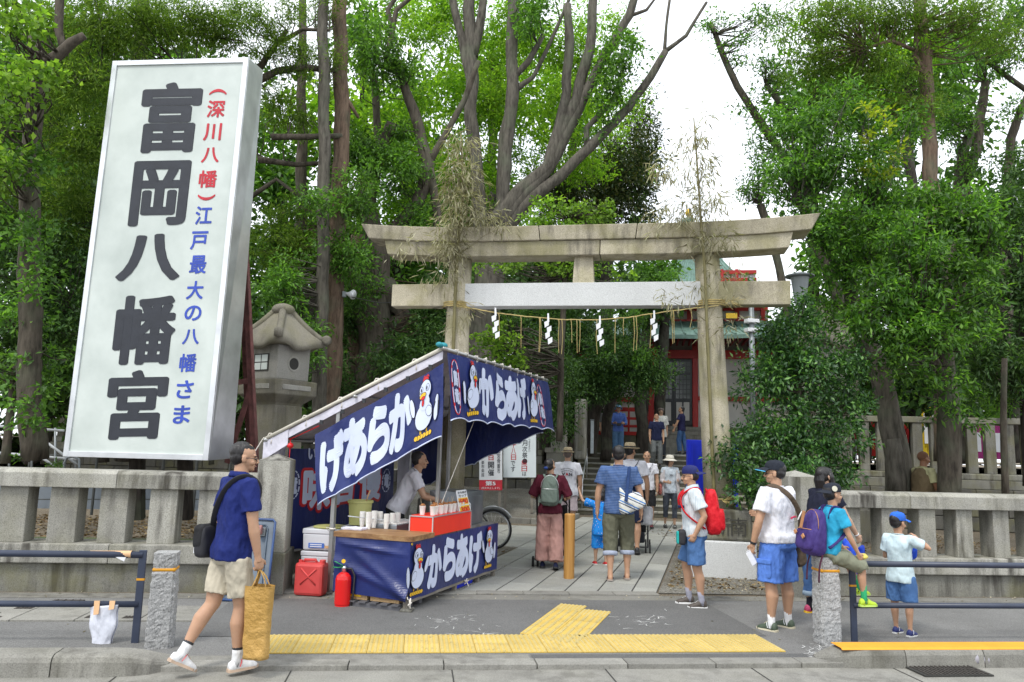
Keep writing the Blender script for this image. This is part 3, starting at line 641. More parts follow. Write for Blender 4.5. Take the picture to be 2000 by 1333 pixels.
# --- twin tall trunks and the ivy-clad tree
tree('slim pale trunk rising bare through the leaves, left of the twin trunks', 'tree', [[(622, 830, 15, 15), (630, 600, 15, 13), (634, 300, 15, 12), (631, -40, 15, 11)]],
     [(560, 560, 14.6, 56, 60), (640, 400, 14.4, 40, 36, .8), (600, 660, 14.4, 44, 60)], 'mid', m_bark_l, .10, .045, 2.2, .28)
tree('ridged brown trunk, right one of the twin tall trunks', 'tree', [[(636, 840, 15.6, 20), (650, 640, 15.6, 18), (664, 420, 15.6, 17), (668, 220, 15.6, 16), (664, 60, 15.6, 15), (662, -50, 15.6, 14)], [(668, 180, 15.6, 5), (700, 230, 15.6, 3)]],
     [(690, 380, 15.4, 60, 60), (600, 400, 15.6, 36, 26, .8), (672, 500, 15.2, 60, 60), (560, 470, 16.5, 50, 40)], 'mid', m_bark_r, .10, .045, 2.2, .3)
tree('big old forked tree with ivy on its limbs behind the left torii post', 'tree',
     [[(728, 850, 17, 40), (735, 700, 17, 36), (728, 560, 17, 34), (735, 480, 17, 28)], [(735, 490, 17, 20), (790, 430, 17, 17), (825, 370, 17, 14), (838, 320, 17, 13), (810, 220, 17, 11), (785, 150, 17, 8)], [(838, 320, 17, 8), (860, 280, 17, 7), (905, 200, 17, 6), (935, 120, 17, 5)], [(838, 320, 17, 9), (850, 400, 17, 9), (858, 470, 17, 8)],
      [(735, 490, 17, 22), (715, 400, 17, 18), (738, 300, 17.3, 14), (765, 240, 17, 12)], [(740, 330, 17.5, 7), (730, 150, 17.5, 8), (733, 150, 17.5, 8)], [(765, 60, 18, 6), (758, 20, 18, 5), (790, -30, 18, 4)], [(755, 110, 18, 6), (775, 20, 18, 5), (820, -20, 18, 4)], [(740, 560, 17, 30), (790, 620, 17, 12), (760, 640, 17, 18)]],
     [(730, 110, 16.5, 62, 62), (790, 140, 16.8, 45, 45, .8), (700, 300, 16.4, 60, 60), (780, 330, 16.6, 70, 60, .9), (820, 420, 16.8, 40, 46, .8), (690, 560, 16.2, 50, 60, .7), (790, 260, 17, 40, 30, .7)], 'mid', m_bark, .105, .05, 2.3, .3, extra=[([(790, 290, 18, 90, 60), (760, 400, 18, 90, 60), (830, 60, 19, 70, 60, .8)], 'bright', .12, .05, 1.5, .35)])
tree('leaning brown trunk just left of the big old tree', 'tree', [[(690, 860, 17.6, 26), (702, 700, 17.6, 22), (705, 580, 17.6, 20), (700, 460, 17.6, 15)]],
     [(660, 620, 17, 50, 70), (640, 740, 16.5, 60, 50), (790, 700, 16, 70, 60), (850, 610, 16.4, 50, 60)], 'dark', m_bark_r, .11, .045, 2.4, .32)
# --- the many-limbed tree behind the gate
b0 = 18.5
tree('large many-limbed grey tree fanning out above the torii', 'tree',
     [[(930, 860, b0, 36), (940, 680, b0, 33), (950, 560, b0, 30), (965, 450, b0, 27)],
      [(965, 450, b0, 20), (984, 400, b0, 13), (985, 300, b0, 15), (1000, 170, b0, 13), (1003, 0, b0, 12), (1000, -40, b0, 12)],
      [(1000, 155, b0, 7), (1030, 120, b0, 7), (1060, 70, b0, 5)], [(1000, 180, b0, 7), (1040, 150, b0, 5), (1085, 60, b0, 4), (1120, -20, b0, 3)],
      [(965, 440, b0, 22), (1010, 390, b0, 18), (1070, 320, b0, 14), (1092, 250, b0, 12), (1108, 180, b0, 10), (1110, 80, b0, 10), (1108, 10, b0, 9)],
      [(1075, 300, b0, 12), (1125, 200, b0, 12), (1150, 100, b0, 11), (1160, -30, b0, 9)], [(1092, 240, b0, 9), (1140, 170, b0, 8)],
      [(975, 445, b0, 20), (1040, 370, b0, 14), (1090, 290, b0, 12), (1135, 200, b0, 10), (1180, 110, b0, 10), (1230, 30, b0, 9), (1245, -30, b0, 8)],
      [(980, 455, b0, 16), (1060, 370, b0, 12), (1150, 290, b0, 11), (1230, 210, b0, 9), (1270, 150, b0, 8), (1300, 100, b0, 7)], [(1300, 100, b0, 5), (1340, 70, b0, 4), (1380, 5, b0, 3)], [(1298, 104, b0, 4), (1302, 50, b0, 3), (1308, 0, b0, 3)], [(1230, 32, b0, 4), (1262, 20, b0, 3), (1285, -10, b0, 2)],
      [(1146, 290, b0, 7), (1145, 250, b0, 6), (1200, 195, b0, 5), (1215, 140, b0, 4)],
      [(940, 470, b0, 17), (930, 320, b0, 13), (922, 230, b0, 14), (920, 100, b0, 13), (915, 20, b0, 12), (917, -30, b0, 11)], [(922, 180, b0, 9), (905, 90, b0, 9), (885, 0, b0, 8), (880, -30, b0, 8)], [(925, 110, b0, 10), (940, 30, b0, 9), (945, -30, b0, 8)]],
     [(1040, 25, 17.8, 46, 55), (1210, 120, 18, 46, 60), (1190, 180, 18, 40, 36, .8), (1160, 240, 18.4, 36, 24, .5)], 'mid', m_bark_l, .12, .06, 2.2, .3, twigs=12,
     extra=[([(860, 30, 21, 100, 60, 1.6), (1000, 70, 21, 90, 60, 1.5), (950, 200, 21, 90, 80, 1.2), (1100, 100, 21.5, 80, 60, 1.1), (780, 200, 21, 70, 70, 1.1), (1230, 200, 22, 46, 40, .6), (830, 330, 21, 80, 60, 1.1), (930, 330, 21, 80, 70, 1.2), (1130, 330, 21, 90, 40, 1.0), (1080, 190, 21, 90, 60, .8), (880, 150, 21, 60, 80, .6), (1060, 280, 21, 90, 40, .7), (1000, 250, 21, 50, 60, .6), (1180, 250, 21.5, 60, 50, .55), (1140, 40, 21.5, 60, 50, .6), (800, 30, 21, 60, 40, .5), (1200, 60, 22, 60, 50, .4), (990, 340, 21, 60, 60, .6)], 'bright', .13, .06, 1.55, .42)])
tree('dense round dark evergreen behind the gate, right of the fanning limbs', 'tree', [[(1180, 800, 26, 14), (1185, 550, 26, 12), (1190, 400, 26, 10)]],
     [(1200, 340, 25, 105, 70), (1090, 370, 24, 60, 50), (1250, 230, 26, 34, 60, .7), (1160, 400, 25, 110, 50), (1260, 300, 25.5, 40, 36)], 'darkred', m_bark_d, .16, .06, 2.9, .5, per=44)
tree('low ginkgo with pale fan leaves peeping over the lintel', 'tree', [[(1090, 860, 14.5, 7), (1100, 600, 14.5, 6), (1110, 430, 14.5, 4)]],
     [(1080, 430, 14.2, 66, 26), (1160, 415, 14.3, 70, 22), (1060, 395, 14.2, 40, 16, .7), (1110, 520, 14.4, 110, 26, .9), (980, 520, 14.2, 60, 24, .7), (960, 680, 13.5, 44, 44), (1000, 700, 13.6, 34, 36, .8)], 'ginkgo', m_bark, .075, .075, 2.0, .22, .5, 22)
tree('dark spreading tree shading the shrine steps, left of the red doorway', 'tree', [[(1150, 890, 23, 16), (1158, 820, 23, 14), (1175, 760, 23, 12), (1180, 690, 23, 9)], [(1182, 900, 23.6, 11), (1186, 820, 23.6, 10), (1200, 740, 23.6, 8)], [(1110, 900, 23, 11), (1130, 850, 23, 10), (1150, 800, 23, 9)], [(1180, 740, 23, 6), (1260, 700, 22.6, 4)]],
     [(1210, 700, 22, 78, 40), (1270, 725, 21.8, 50, 34), (1150, 740, 22.4, 70, 46), (1220, 750, 22, 70, 28), (1180, 660, 23, 80, 34, .8), (1120, 640, 23.5, 60, 44)], 'dark', m_bark_d, .12, .05, 2.7, .38, per=40, extra=[([(1300, 545, 22, 44, 26, 1.0), (1450, 560, 20, 34, 26, .5), (1250, 700, 21.4, 56, 26, .5), (1200, 615, 24, 90, 26, .6), (1040, 610, 24, 90, 30, .7)], 'mid', .11, .045, 1.0, .3)])
tree('dark bushy evergreen between the stall roof and the centre of the gate', 'tree', [[(1040, 890, 20, 12), (1030, 700, 20, 10)]],
     [(1020, 760, 19.5, 70, 60), (1060, 700, 20, 60, 60), (960, 600, 19, 60, 60), (1090, 800, 20.5, 50, 50), (900, 720, 19, 60, 80)], 'dark', m_bark_d, .12, .05, 2.6, .4)
# --- right-hand trees
tree('thin bare-limbed tree leaning left at the edge of the open sky', 'tree', [[(1545, 640, 21, 7), (1520, 520, 21, 8), (1485, 400, 21, 8)], [(1620, 480, 21, 7), (1600, 440, 21, 6)], [(1560, 380, 20, 10), (1520, 290, 20, 8), (1480, 232, 20, 8), (1440, 170, 20, 7), (1405, 90, 20, 6), (1388, 45, 20, 5)], [(1560, 250, 20, 6), (1525, 205, 20, 7), (1495, 165, 20, 5)], [(1650, 900, 20.5, 16), (1640, 600, 20.4, 13), (1560, 380, 20, 10)]],
     [(1410, 50, 19.6, 50, 30, .45), (1450, 100, 19.6, 46, 40, .45), (1490, 40, 19.6, 46, 40, .7), (1470, 200, 19.8, 30, 36, .5), (1500, 270, 19.8, 40, 46, .7), (1520, 150, 20, 40, 50, .8), (1545, 230, 20, 40, 40, .8), (1475, 370, 21, 36, 34, 1.2), (1490, 330, 21, 26, 30)], 'camphor', m_bark, .12, .05, 1.5, .34, .5, 24)
tree('tall straight reddish trunk with high feathery branches on the right', 'tree', [[(1850, 900, 17.5, 18), (1835, 600, 17.5, 16), (1815, 330, 17.5, 15), (1808, 130, 17.5, 14), (1795, -40, 17.5, 12)], [(1812, 150, 17.5, 5), (1785, 110, 17.3, 6), (1790, 60, 17.3, 5), (1812, 40, 17.3, 5)], [(1786, 100, 17.3, 4), (1740, 80, 17, 4), (1690, 95, 17, 3)], [(1812, 150, 17.4, 4), (1790, 130, 17.4, 4)]],
     [(1620, 40, 17, 110, 50), (1740, 30, 17, 90, 50), (1700, 130, 17.2, 90, 46, .8), (1590, 120, 17.4, 70, 50, .9), (1880, 30, 17, 90, 50, .8), (1950, 80, 17, 70, 40, .6), (1780, 210, 17.6, 70, 50, .8), (1660, 200, 17.6, 60, 40, .8)], 'feather', m_bark_r, .11, .028, 1.9, .36, .4, 50, 'conifer_tree', extra=[([(1600, 60, 18, 120, 60, .8), (1760, 100, 18, 120, 60, .6)], 'bright', .11, .05, 1.0, .35)])
tree('slanting dark limbs of a tall tree against the sky at the top right', 'tree', [[(1840, 900, 19, 15), (1845, 500, 19, 15), (1870, 420, 19, 13), (1905, 290, 19, 11), (1925, 160, 19, 8)], [(1870, 400, 19, 9), (1880, 290, 19, 10), (1912, 230, 19, 6)], [(1960, 800, 19, 12), (1965, 400, 19, 11), (1975, 270, 19, 9), (2010, 180, 19, 7)], [(1870, 90, 19, 4), (1940, 130, 19, 5), (2010, 180, 19, 6)]],
     [(1930, 110, 18.6, 90, 46, .7), (1970, 220, 18.8, 46, 30, .5), (1860, 240, 18.8, 50, 60, .9), (1900, 330, 18.8, 50, 40, .6), (1985, 20, 18.6, 60, 50, .7), (1960, 300, 19, 60, 24, .4)], 'camphor', m_bark, .12, .05, 1.7, .36, .5, 26)
tree('large camphor with bright green leaves leaning over the right end of the gate', 'tree', [[(1752, 985, 13.6, 25), (1748, 900, 13.6, 23), (1738, 800, 13.6, 22), (1712, 720, 13.5, 20), (1685, 655, 13.5, 18), (1660, 560, 13.5, 14), (1640, 440, 13.5, 10)], [(1690, 670, 13.5, 12), (1700, 560, 13.5, 10), (1690, 440, 13.5, 7)], [(1740, 860, 13.5, 15), (1752, 960, 13.4, 18)], [(1660, 560, 13.5, 8), (1600, 470, 13.3, 6), (1560, 400, 13.3, 4)]],
     [(1580, 250, 13.4, 90, 60), (1650, 210, 13.6, 80, 50, .8), (1560, 340, 13.2, 90, 60), (1660, 320, 13, 100, 70), (1590, 430, 13, 80, 44), (1670, 450, 12.9, 90, 60), (1640, 540, 13.2, 60, 50, .8), (1740, 260, 13.6, 70, 50, .8), (1730, 400, 13.4, 60, 60), (1620, 610, 13.4, 50, 40, .7)], 'camphor', m_bark_l, .105, .042, 2.2, .28, .55, 30,
     extra=[([(1700, 220, 12.6, 36, 26, .6), (1720, 330, 12.6, 40, 50, .6), (1700, 270, 12.6, 40, 24, .4)], 'yellow', .10, .045, .9, .16)])
tree('broad-leaved evergreen with drooping shoots over the street balustrade, right foreground', 'tree', [[(1852, 985, 12.8, 21), (1848, 880, 12.8, 21), (1842, 740, 12.8, 20), (1835, 600, 12.8, 17), (1825, 480, 12.8, 12)], [(1842, 740, 12.8, 10), (1780, 620, 12.4, 7)], [(1838, 640, 12.8, 9), (1900, 520, 12.5, 6)], [(1965, 985, 13.6, 7), (1960, 850, 13.5, 6), (1962, 700, 13.4, 5)]],
     [(1780, 480, 12, 90, 60), (1880, 420, 12.2, 80, 60), (1870, 540, 11.9, 90, 56), (1740, 560, 11.9, 60, 56), (1700, 620, 12, 60, 50, .9), (1790, 640, 11.8, 80, 50), (1880, 640, 12, 70, 50, .9), (1740, 700, 12, 50, 44, .8), (1820, 740, 12.2, 60, 36, .7), (1930, 470, 12.2, 50, 50), (1810, 380, 12.4, 60, 40, .8), (1890, 820, 12.6, 30, 22, .5), (1840, 800, 12.6, 40, 26, .6)], 'camphor', m_bark, .115, .045, 2.1, .24, .6, 26)
tree('dense dark evergreen filling the right edge of the picture', 'tree', [[(2010, 950, 15, 12), (2000, 600, 15, 10)]],
     [(1960, 420, 14.6, 70, 80), (1980, 560, 14.6, 60, 80), (1930, 680, 14.8, 80, 60), (1990, 740, 14.6, 60, 60), (2000, 330, 15, 50, 50, .8)], 'dark', m_bark_d, .12, .045, 2.3, .34, extra=[([(1900, 770, 16, 50, 24), (1720, 790, 16, 40, 24), (1950, 790, 15, 50, 24, .6)], 'mid', .10, .045, 1.6, .22)])
tree('tall camellia bush with glossy leaves swallowing the right gate pedestal', 'bush', [[(1570, 1010, 11.8, 8), (1565, 800, 11.9, 7), (1550, 640, 12, 5)], [(1570, 1000, 11.8, 6), (1500, 860, 11.7, 4)], [(1575, 1000, 11.9, 6), (1640, 820, 12, 4)]],
     [(1530, 660, 12, 60, 46), (1500, 740, 11.9, 60, 56), (1580, 730, 11.9, 70, 60), (1500, 850, 11.7, 80, 60), (1600, 850, 11.7, 80, 60), (1430, 890, 11.2, 46, 36, .9), (1540, 920, 11.4, 90, 44), (1470, 950, 10.95, 40, 40), (1640, 920, 11.8, 40, 40, .8), (1560, 620, 12.2, 50, 40, .8), (1650, 780, 12.2, 50, 60, .8), (1650, 700, 12, 50, 50, .9), (1510, 985, 11.2, 36, 30, .8)], 'camellia', m_bark, .085, .042, 2.8, .2, .7, 28, 'camellia_bush', 8)
tree('low shrub with small dark leaves behind the left balustrade', 'bush', [], [(60, 905, 11, 40, 14, .5)], 'mid', m_bark, .07, .03, 1.2, .12, name='low_shrub', base=.3)
# --- far trees behind everything
far = [('mid', 90, 150, 24, 190, 170), ('dark', 60, 430, 23, 190, 150), ('dark', 200, 700, 22, 170, 150), ('dark', 420, 700, 23, 140, 140), ('mid', 420, 350, 26, 130, 160), ('dark', 560, 740, 22, 120, 110), ('mid', 600, 480, 27, 110, 100),
       ('dark', 740, 700, 26, 120, 140), ('mid', 760, 500, 28, 110, 90), ('dark', 900, 620, 27, 110, 120), ('mid', 900, 400, 29, 110, 80), ('dark', 1060, 560, 28, 120, 90), ('dark', 1090, 760, 29, 80, 90), ('dark', 1250, 560, 30, 30, 46),
       ('dark', 1620, 700, 24, 100, 120), ('mid', 1690, 480, 26, 110, 110), ('dark', 1790, 740, 22, 130, 90), ('mid', 1880, 520, 25, 130, 120), ('dark', 1980, 640, 24, 120, 150), ('mid', 1790, 120, 27, 160, 100), ('mid', 1600, 180, 27, 80, 80),
       ('bright', 640, 230, 27, 90, 110), ('bright', 780, 230, 28, 90, 110), ('bright', 960, 150, 28, 110, 110), ('bright', 1110, 200, 29, 90, 110), ('mid', 560, 330, 26, 60, 60), ('bright', 1190, 330, 29, 70, 60), ('dark', 1255, 590, 27, 44, 46), ('mid', 1285, 530, 27.5, 34, 30), ('mid', 1870, 835, 29, 160, 60), ('mid', 1690, 840, 29, 70, 50), ('mid', 700, 60, 28, 60, 60)]
FARL = ['high mid green tree at the top left corner,', 'dark tree beyond the pollarded ginkgo,', 'dark low tree behind the lower half of the sign,', 'dark tree around the stone lantern roof,', 'mid green tree behind the right edge of the sign,', 'shaded tree right of the stone lantern,', 'mid green tree between the twin trunks,',
        'shaded tree above the back of the stall roof,', 'mid green tree behind the forked ivy tree,', 'shaded tree seen left of the left gate post,', 'mid green tree behind the straw-coloured bamboo,', 'dark tree seen under the middle of the lintel,', 'low dark tree left of the shrine doorway,', 'small dark tree above the shrine eaves,',
        'dark tree behind the camellia bush,', 'mid green tree behind the large camphor,', 'dark tree above the vest man,', 'mid green tree behind the drooping shoots,', 'dark tree at the right edge,', 'high mid green tree at the top right,', 'high mid green tree right of the open sky,',
        'light green tree behind the twin tall trunks,', 'light green tree behind the fork of the ivy tree,', 'light green tree behind the left fan of limbs,', 'light green tree behind the right fan of limbs,', 'mid green tree right of the top of the sign,', 'light green tree just above the middle of the lintel,', 'dark tree left of the shrine roof,', 'small mid green tree against the upper shrine roof,', 'low green hedge tree behind the right stone fence,', 'low green tree behind the fence by the camellia bush,', 'small high tree at the top, right of the twin trunks,']
for i, (kd, x, y, Y, rx, ry) in enumerate(far):
    gx = P(x, 870, Y); k = [(x, 905, Y, 12), (x+random.uniform(-20, 20), y+ry*.4, Y, 9), (x, y-ry*.3, Y, 4)]
    side = 'left' if x < 650 else ('middle' if x < 1400 else 'right')
    tree(FARL[i] + ' deep in the grove', 'tree', [k], [(x, y, Y, rx, ry), (x-rx*.4, y+ry*.3, Y+.6, rx*.6, ry*.6, .6), (x+rx*.5, y-ry*.2, Y+1, rx*.5, ry*.6, .6)], kd, m_bark_d, .30, .17, 3.4 if kd == 'dark' else (1.9 if kd == 'bright' else 2.6), .8, .6, 30, twigs=4, group='trees deep in the grove', base=TZ if False else 0)
# the far wood that closes the view, one mass of foliage
wp, wo = [], []
for (px, py, Y, rx, ry) in [(-150, 300, 36, 200, 300), (100, 650, 34, 260, 260), (100, 250, 36, 200, 200), (330, 200, 38, 200, 170), (430, 650, 34, 260, 230), (650, 620, 36, 200, 230), (850, 560, 38, 180, 210), (1020, 620, 38, 160, 200), (1180, 500, 40, 90, 90), (1180, 740, 40, 90, 120), (860, 330, 40, 110, 70), (1650, 720, 34, 120, 160), (1720, 480, 36, 140, 150), (1900, 520, 36, 200, 200), (1850, 760, 30, 230, 130), (2150, 500, 34, 200, 300), (1780, 230, 38, 160, 90)]:
    a, b, c = blob_leaves([(px, py, Y, rx, ry)], .5, .30, 2.0, 1.1, .7, 26); wp.append(a); wo.append(b)
wm = link('far_woods', leafmesh('far_woods', np.concatenate(wp), np.concatenate(wo), .5, .30, .1, .9), LF['dark'], None); prop(wm, 'mass of dark leafage closing the view far behind the shrine grove', 'woods', None, 'stuff')
# --- dried bamboo branches tied to the gate
def bamboo(label, stalk, blobs, cover):
    t = thing('bamboo_branch', label, 'bamboo', P(*stalk[0][:3])); mb = MB(); pts = limb(mb, stalk, 6); ap = np.array([tuple(q) for q in pts])
    p, o, cs = blob_leaves(blobs, .13, .016, cover*.8, .16, 1.0, 9); o[:, 2] -= .6
    for c in cs[::3]:
        dd = np.linalg.norm(ap-c, axis=1)+np.maximum(0, ap[:, 2]-c[2]+.25)*3; a = V(ap[dd.argmin()]); c = V(c); mid = a.lerp(c, .5)+V((0, 0, .06)); mb.tube([a, mid, c], [.004, .003, .002], 3, cap=False)
    mb.build('stalk', m_bamboo, t, smooth=True); link('leaves', leafmesh('leaves', p, o, .15, .020, .3, .5), LF['dry'], t); return t
m_bamboo = plain('dry_bamboo', (.17, .15, .06), .6)
YL = _tl.y-.27; YR = _tr.y-.27
bamboo('dried bamboo bunch tied to the left torii post, thick with straw-coloured leaves', [(872, 900, YL, 3.5), (884, 700, YL, 3.5), (893, 500, YL+.02, 3), (905, 380, YL-.1, 2.5), (900, 262, YL-.1, 1.5)],
       [(900, 285, YL-.1, 46, 30, .8), (900, 350, YL-.1, 50, 50, 1.3), (890, 420, YL-.12, 40, 50, 1.4), (930, 420, YL-.1, 46, 40, 1.1), (880, 480, YL-.15, 42, 40, .9), (870, 540, YL-.1, 60, 40, .25), (900, 620, YL-.1, 34, 60, .12), (800, 480, YL-.3, 60, 24, .25), (975, 440, YL-.1, 34, 16, .8)], .72)
bamboo('sparse dried bamboo branch tied to the right torii post, greyish against the sky', [(1396, 985, YR, 3.5), (1385, 740, YR, 3.5), (1376, 520, YR, 3), (1368, 430, YR-.05, 2.5), (1362, 330, YR-.05, 2), (1355, 230, YR-.05, 1.2)],
       [(1355, 260, YR-.1, 36, 40, .7), (1350, 330, YR-.1, 60, 40, .75), (1370, 400, YR-.1, 70, 40, .75), (1330, 420, YR-.1, 40, 30, .7), (1290, 330, YR, 26, 24, .7), (1385, 470, YR-.2, 60, 34, .55), (1400, 540, YR-.2, 60, 30, .35), (1330, 590, YR-.2, 50, 24, .35), (1420, 640, YR-.2, 50, 34, .25), (1285, 430, YR, 30, 26, .6)], .62)

# fallen leaves and twigs lying on soil, gravel and pavement
def litter(name, label, areas, mat_, L_, W_):
    pp = []
    for fn, n, z in areas:
        for _ in range(n): q = fn(random.random(), random.random()); pp.append((q.x, q.y, q.z+z+random.uniform(0, .008)))
    pos = np.array(pp); n = len(pos); o = RNG.normal(0, 1, (n, 3)); o[:, 2] *= .12
    prop(link(name, leafmesh(name, pos, o*3, L_, W_, 0, .15), mat_, None), label, 'litter', None, 'stuff')
m_lit = leafmat('dead_leaf', (.16, .10, .045), (.33, .24, .12), .1, .2, .6); m_lit2 = leafmat('dead_leaf_pale', (.34, .29, .20), (.50, .45, .34), .1, .2, .4)
qd = lambda a, b, c, d: (lambda u, v: (V(a)*(1-u)+V(b)*u)*(1-v)+(V(d)*(1-u)+V(c)*u)*v)
litter('leaf_litter', 'brown fallen leaves strewn over the bare soil inside the balustrades', [(qd(R(-9, 9.8), R(-1.9, 9.8), R(-1.9, 11.3), R(-9, 11.3)), 1500, .0), (qd(R(-9, 11.6), R(-1.9, 11.6), R(-1.9, 14.9), R(-9, 14.9)), 3200, .305), (qd(PF(.1, 0.3), R(6, 9.4), R(7.3, 14), PF(.1, 6)), 1300, .01), (qd(R(5, 9.8), R(12, 9.8), R(12, 17), R(5, 17)), 3500, .0), (qd(PF(-6, -1.6), PF(-2.7, -.9), PF(-2.7, 3.3), PF(-6.5, 3.3)), 500, .01)], m_lit, .07, .035)
litter('pale_chips', 'pale leaf scraps and chips scattered on the gravel beds and the edge of the pavement', [(qd(PF(.1, 0.1), R(4.6, 9.3), R(5.3, 12.5), PF(.1, 4)), 1500, .01), (qd(R(-5.5, 8.97), R(8, 8.97), R(8, 9.24), R(-5.5, 9.24)), 130, .004), (qd(R(-5.5, 6.6), R(8, 6.6), R(8, 8.9), R(-5.5, 8.9)), 40, .002), (qd(PF(-2.4, 0), PF(0, 0), PF(0, 8), PF(-2.4, 8)), 40, .01)], m_lit2, .035, .018)
# ---------------------------------------------------------------- tall sign
m_sign = NT('sign_face'); _c = m_sign.ramp(m_sign.noise(1.1, 5, .6), [(.3, (.45, .50, .465)), (.62, (.60, .65, .61))]); m_sign = m_sign.fin(_c, .35, .5)
m_alu = plain('aluminium', (.68, .69, .70), .33, .15, 3, .08, 30, .85); m_rust = plain('rusty_red_steel', (.13, .045, .04), .7, .5, 9, .5, 60)
m_ink = plain('black_paint', (.022, .025, .034), .5); m_redp = plain('red_paint', (.50, .02, .035), .5); m_bluep = plain('blue_paint', (.03, .07, .42), .5)
BL, BR = P(125, 892, 10.12), P(408, 900, 9.88); TL, TR = P(222, 121, 10.12), P(487, 114, 9.88)
BRb, TRb = P(454, 896, 10.40), P(514, 138, 10.40); dB, dT = BRb-BR, TRb-TR
sg = thing('shrine_sign', 'tall white sign box with big black brush characters, leaning slightly right', 'sign', (BL+BR)/2)
recalc(MB().add([BL, BR, TR, TL, BL+dB, BR+dB, TR+dT, TL+dT], [(0, 1, 2, 3), (5, 4, 7, 6), (1, 5, 6, 2), (0, 3, 7, 4), (3, 2, 6, 7), (0, 4, 5, 1)]).build('casing', m_alu, sg, bevel=.006))
nS = (BR-BL).cross(TL-BL).normalized(); nS = -nS if nS.y > 0 else nS
sq = quadfn(BL, BR, TR, TL, nS*.004)
def inset(f, a, b, c, d): return lambda u, v: f(a+(c-a)*u, b+(d-b)*v)
MB().sheet(inset(sq, .035, .012, .965, .988), 1, 1).build('face', m_sign, sg)
for nm, pts in (('left', (0, 0, .036, 1)), ('right', (.964, 0, 1, 1)), ('top', (.036, .987, .964, 1)), ('bottom', (.036, 0, .964, .013))):
    f1 = inset(quadfn(BL, BR, TR, TL, nS*.002), *pts); f2 = inset(quadfn(BL, BR, TR, TL, nS*.026), *pts); q = [f1(0, 0), f1(1, 0), f1(1, 1), f1(0, 1)]
    recalc(MB().prism(q, f2(0, 0)-f1(0, 0)).build('frame_strip', m_alu, sg, bevel=.003))
ux = (V((487, 114, 0))-V((222, 121, 0))).normalized(); 
def signchar(mb, ch, cx, cy, w_, h_, bold, rot=0, off=.0075):
    lean = .113
    def fn(x, y):
        a, b = (x-.5)*w_, (y-.5)*h_
        if rot: a, b = (y-.5)*w_, -(x-.5)*h_
        px = cx + a + b*lean; py = cy - b - a*.02
        return PL(px, py, BL+nS*off, nS)
    stampb(mb, ch, bold, fn, nS, n=14 if w_ > 60 else 8, aspect=.6 if w_ > 60 else 1.0)
for ch, cx, cy, w_, h_ in (('富', 332, 230, 118, 138), ('岡', 312, 378, 112, 128), ('八', 292, 503, 126, 92), ('幡', 283, 645, 120, 136), ('宮', 266, 791, 118, 136)): mb = MB(); signchar(mb, ch, cx, cy, w_, h_, .044); mb.build('black_lettering', m_ink, sg)
for ch, cx, cy in (('深', 422, 213), ('川', 415, 258), ('八', 411, 303), ('幡', 406, 350)): mb = MB(); signchar(mb, ch, cx, cy, 35, 34 if ch != '八' else 30, .024); mb.build('red_lettering', m_redp, sg)
for ch, cx, cy in (('(', 426, 180), (')', 403, 386)): mb = MB(); signchar(mb, ch, cx, cy, 34, 12, .02, 1); mb.build('red_lettering', m_redp, sg)
for ch, cx, cy in (('江', 398, 421), ('戸', 389, 470), ('最', 387, 517), ('大', 381, 567), ('の', 377, 612), ('八', 373, 658), ('幡', 367, 709), ('さ', 361, 761), ('ま', 355, 810)): mb = MB(); signchar(mb, ch, cx, cy, 33, 36 if ch not in '八の' else 30, .024); mb.build('blue_lettering', m_bluep, sg)
# steel frame that carries the sign
tr = thing('sign_truss', 'rust-red steel lattice standing behind the right side of the tall sign', 'steel frame', G(508, 960) if False else P(508, 1000, 10.9))
def strut(a, b, w1, w2, m=m_rust, nm='strut', par=tr):
    a, b = V(a), V(b); x, y, d = basis(b-a, V((0, 1, 0))); mb = MB(); M_ = Matrix((x, y, d)).transposed(); mb.box((a+b)/2, (w1, w2, (b-a).length), M=M_); return mb.build(nm, m, par)
for (x0, y0, x1, y1, Y) in ((504, 1010, 478, 470, 10.9), (494, 1010, 470, 470, 11.25)):
    a, b = P(x0, y0, Y), P(x1, y1, Y); strut(a, b, .10, .018, nm='angle_leg'); strut(a+V((.045, -.05, 0)), b+V((.045, -.05, 0)), .014, .10, nm='angle_leg')
for (x0, y0, x1, y1) in ((443, 905, 492, 752), (450, 750, 494, 742), (448, 712, 482, 606), (450, 603, 484, 600)): strut(P(x0, y0, 10.93), P(x1, y1, 10.93), .075, .02, nm='brace')
for px in (268, 362): strut(P(px, 1015, 10.6), P(px, 890, 10.5), .16, .14, m_bark_d, 'leg')
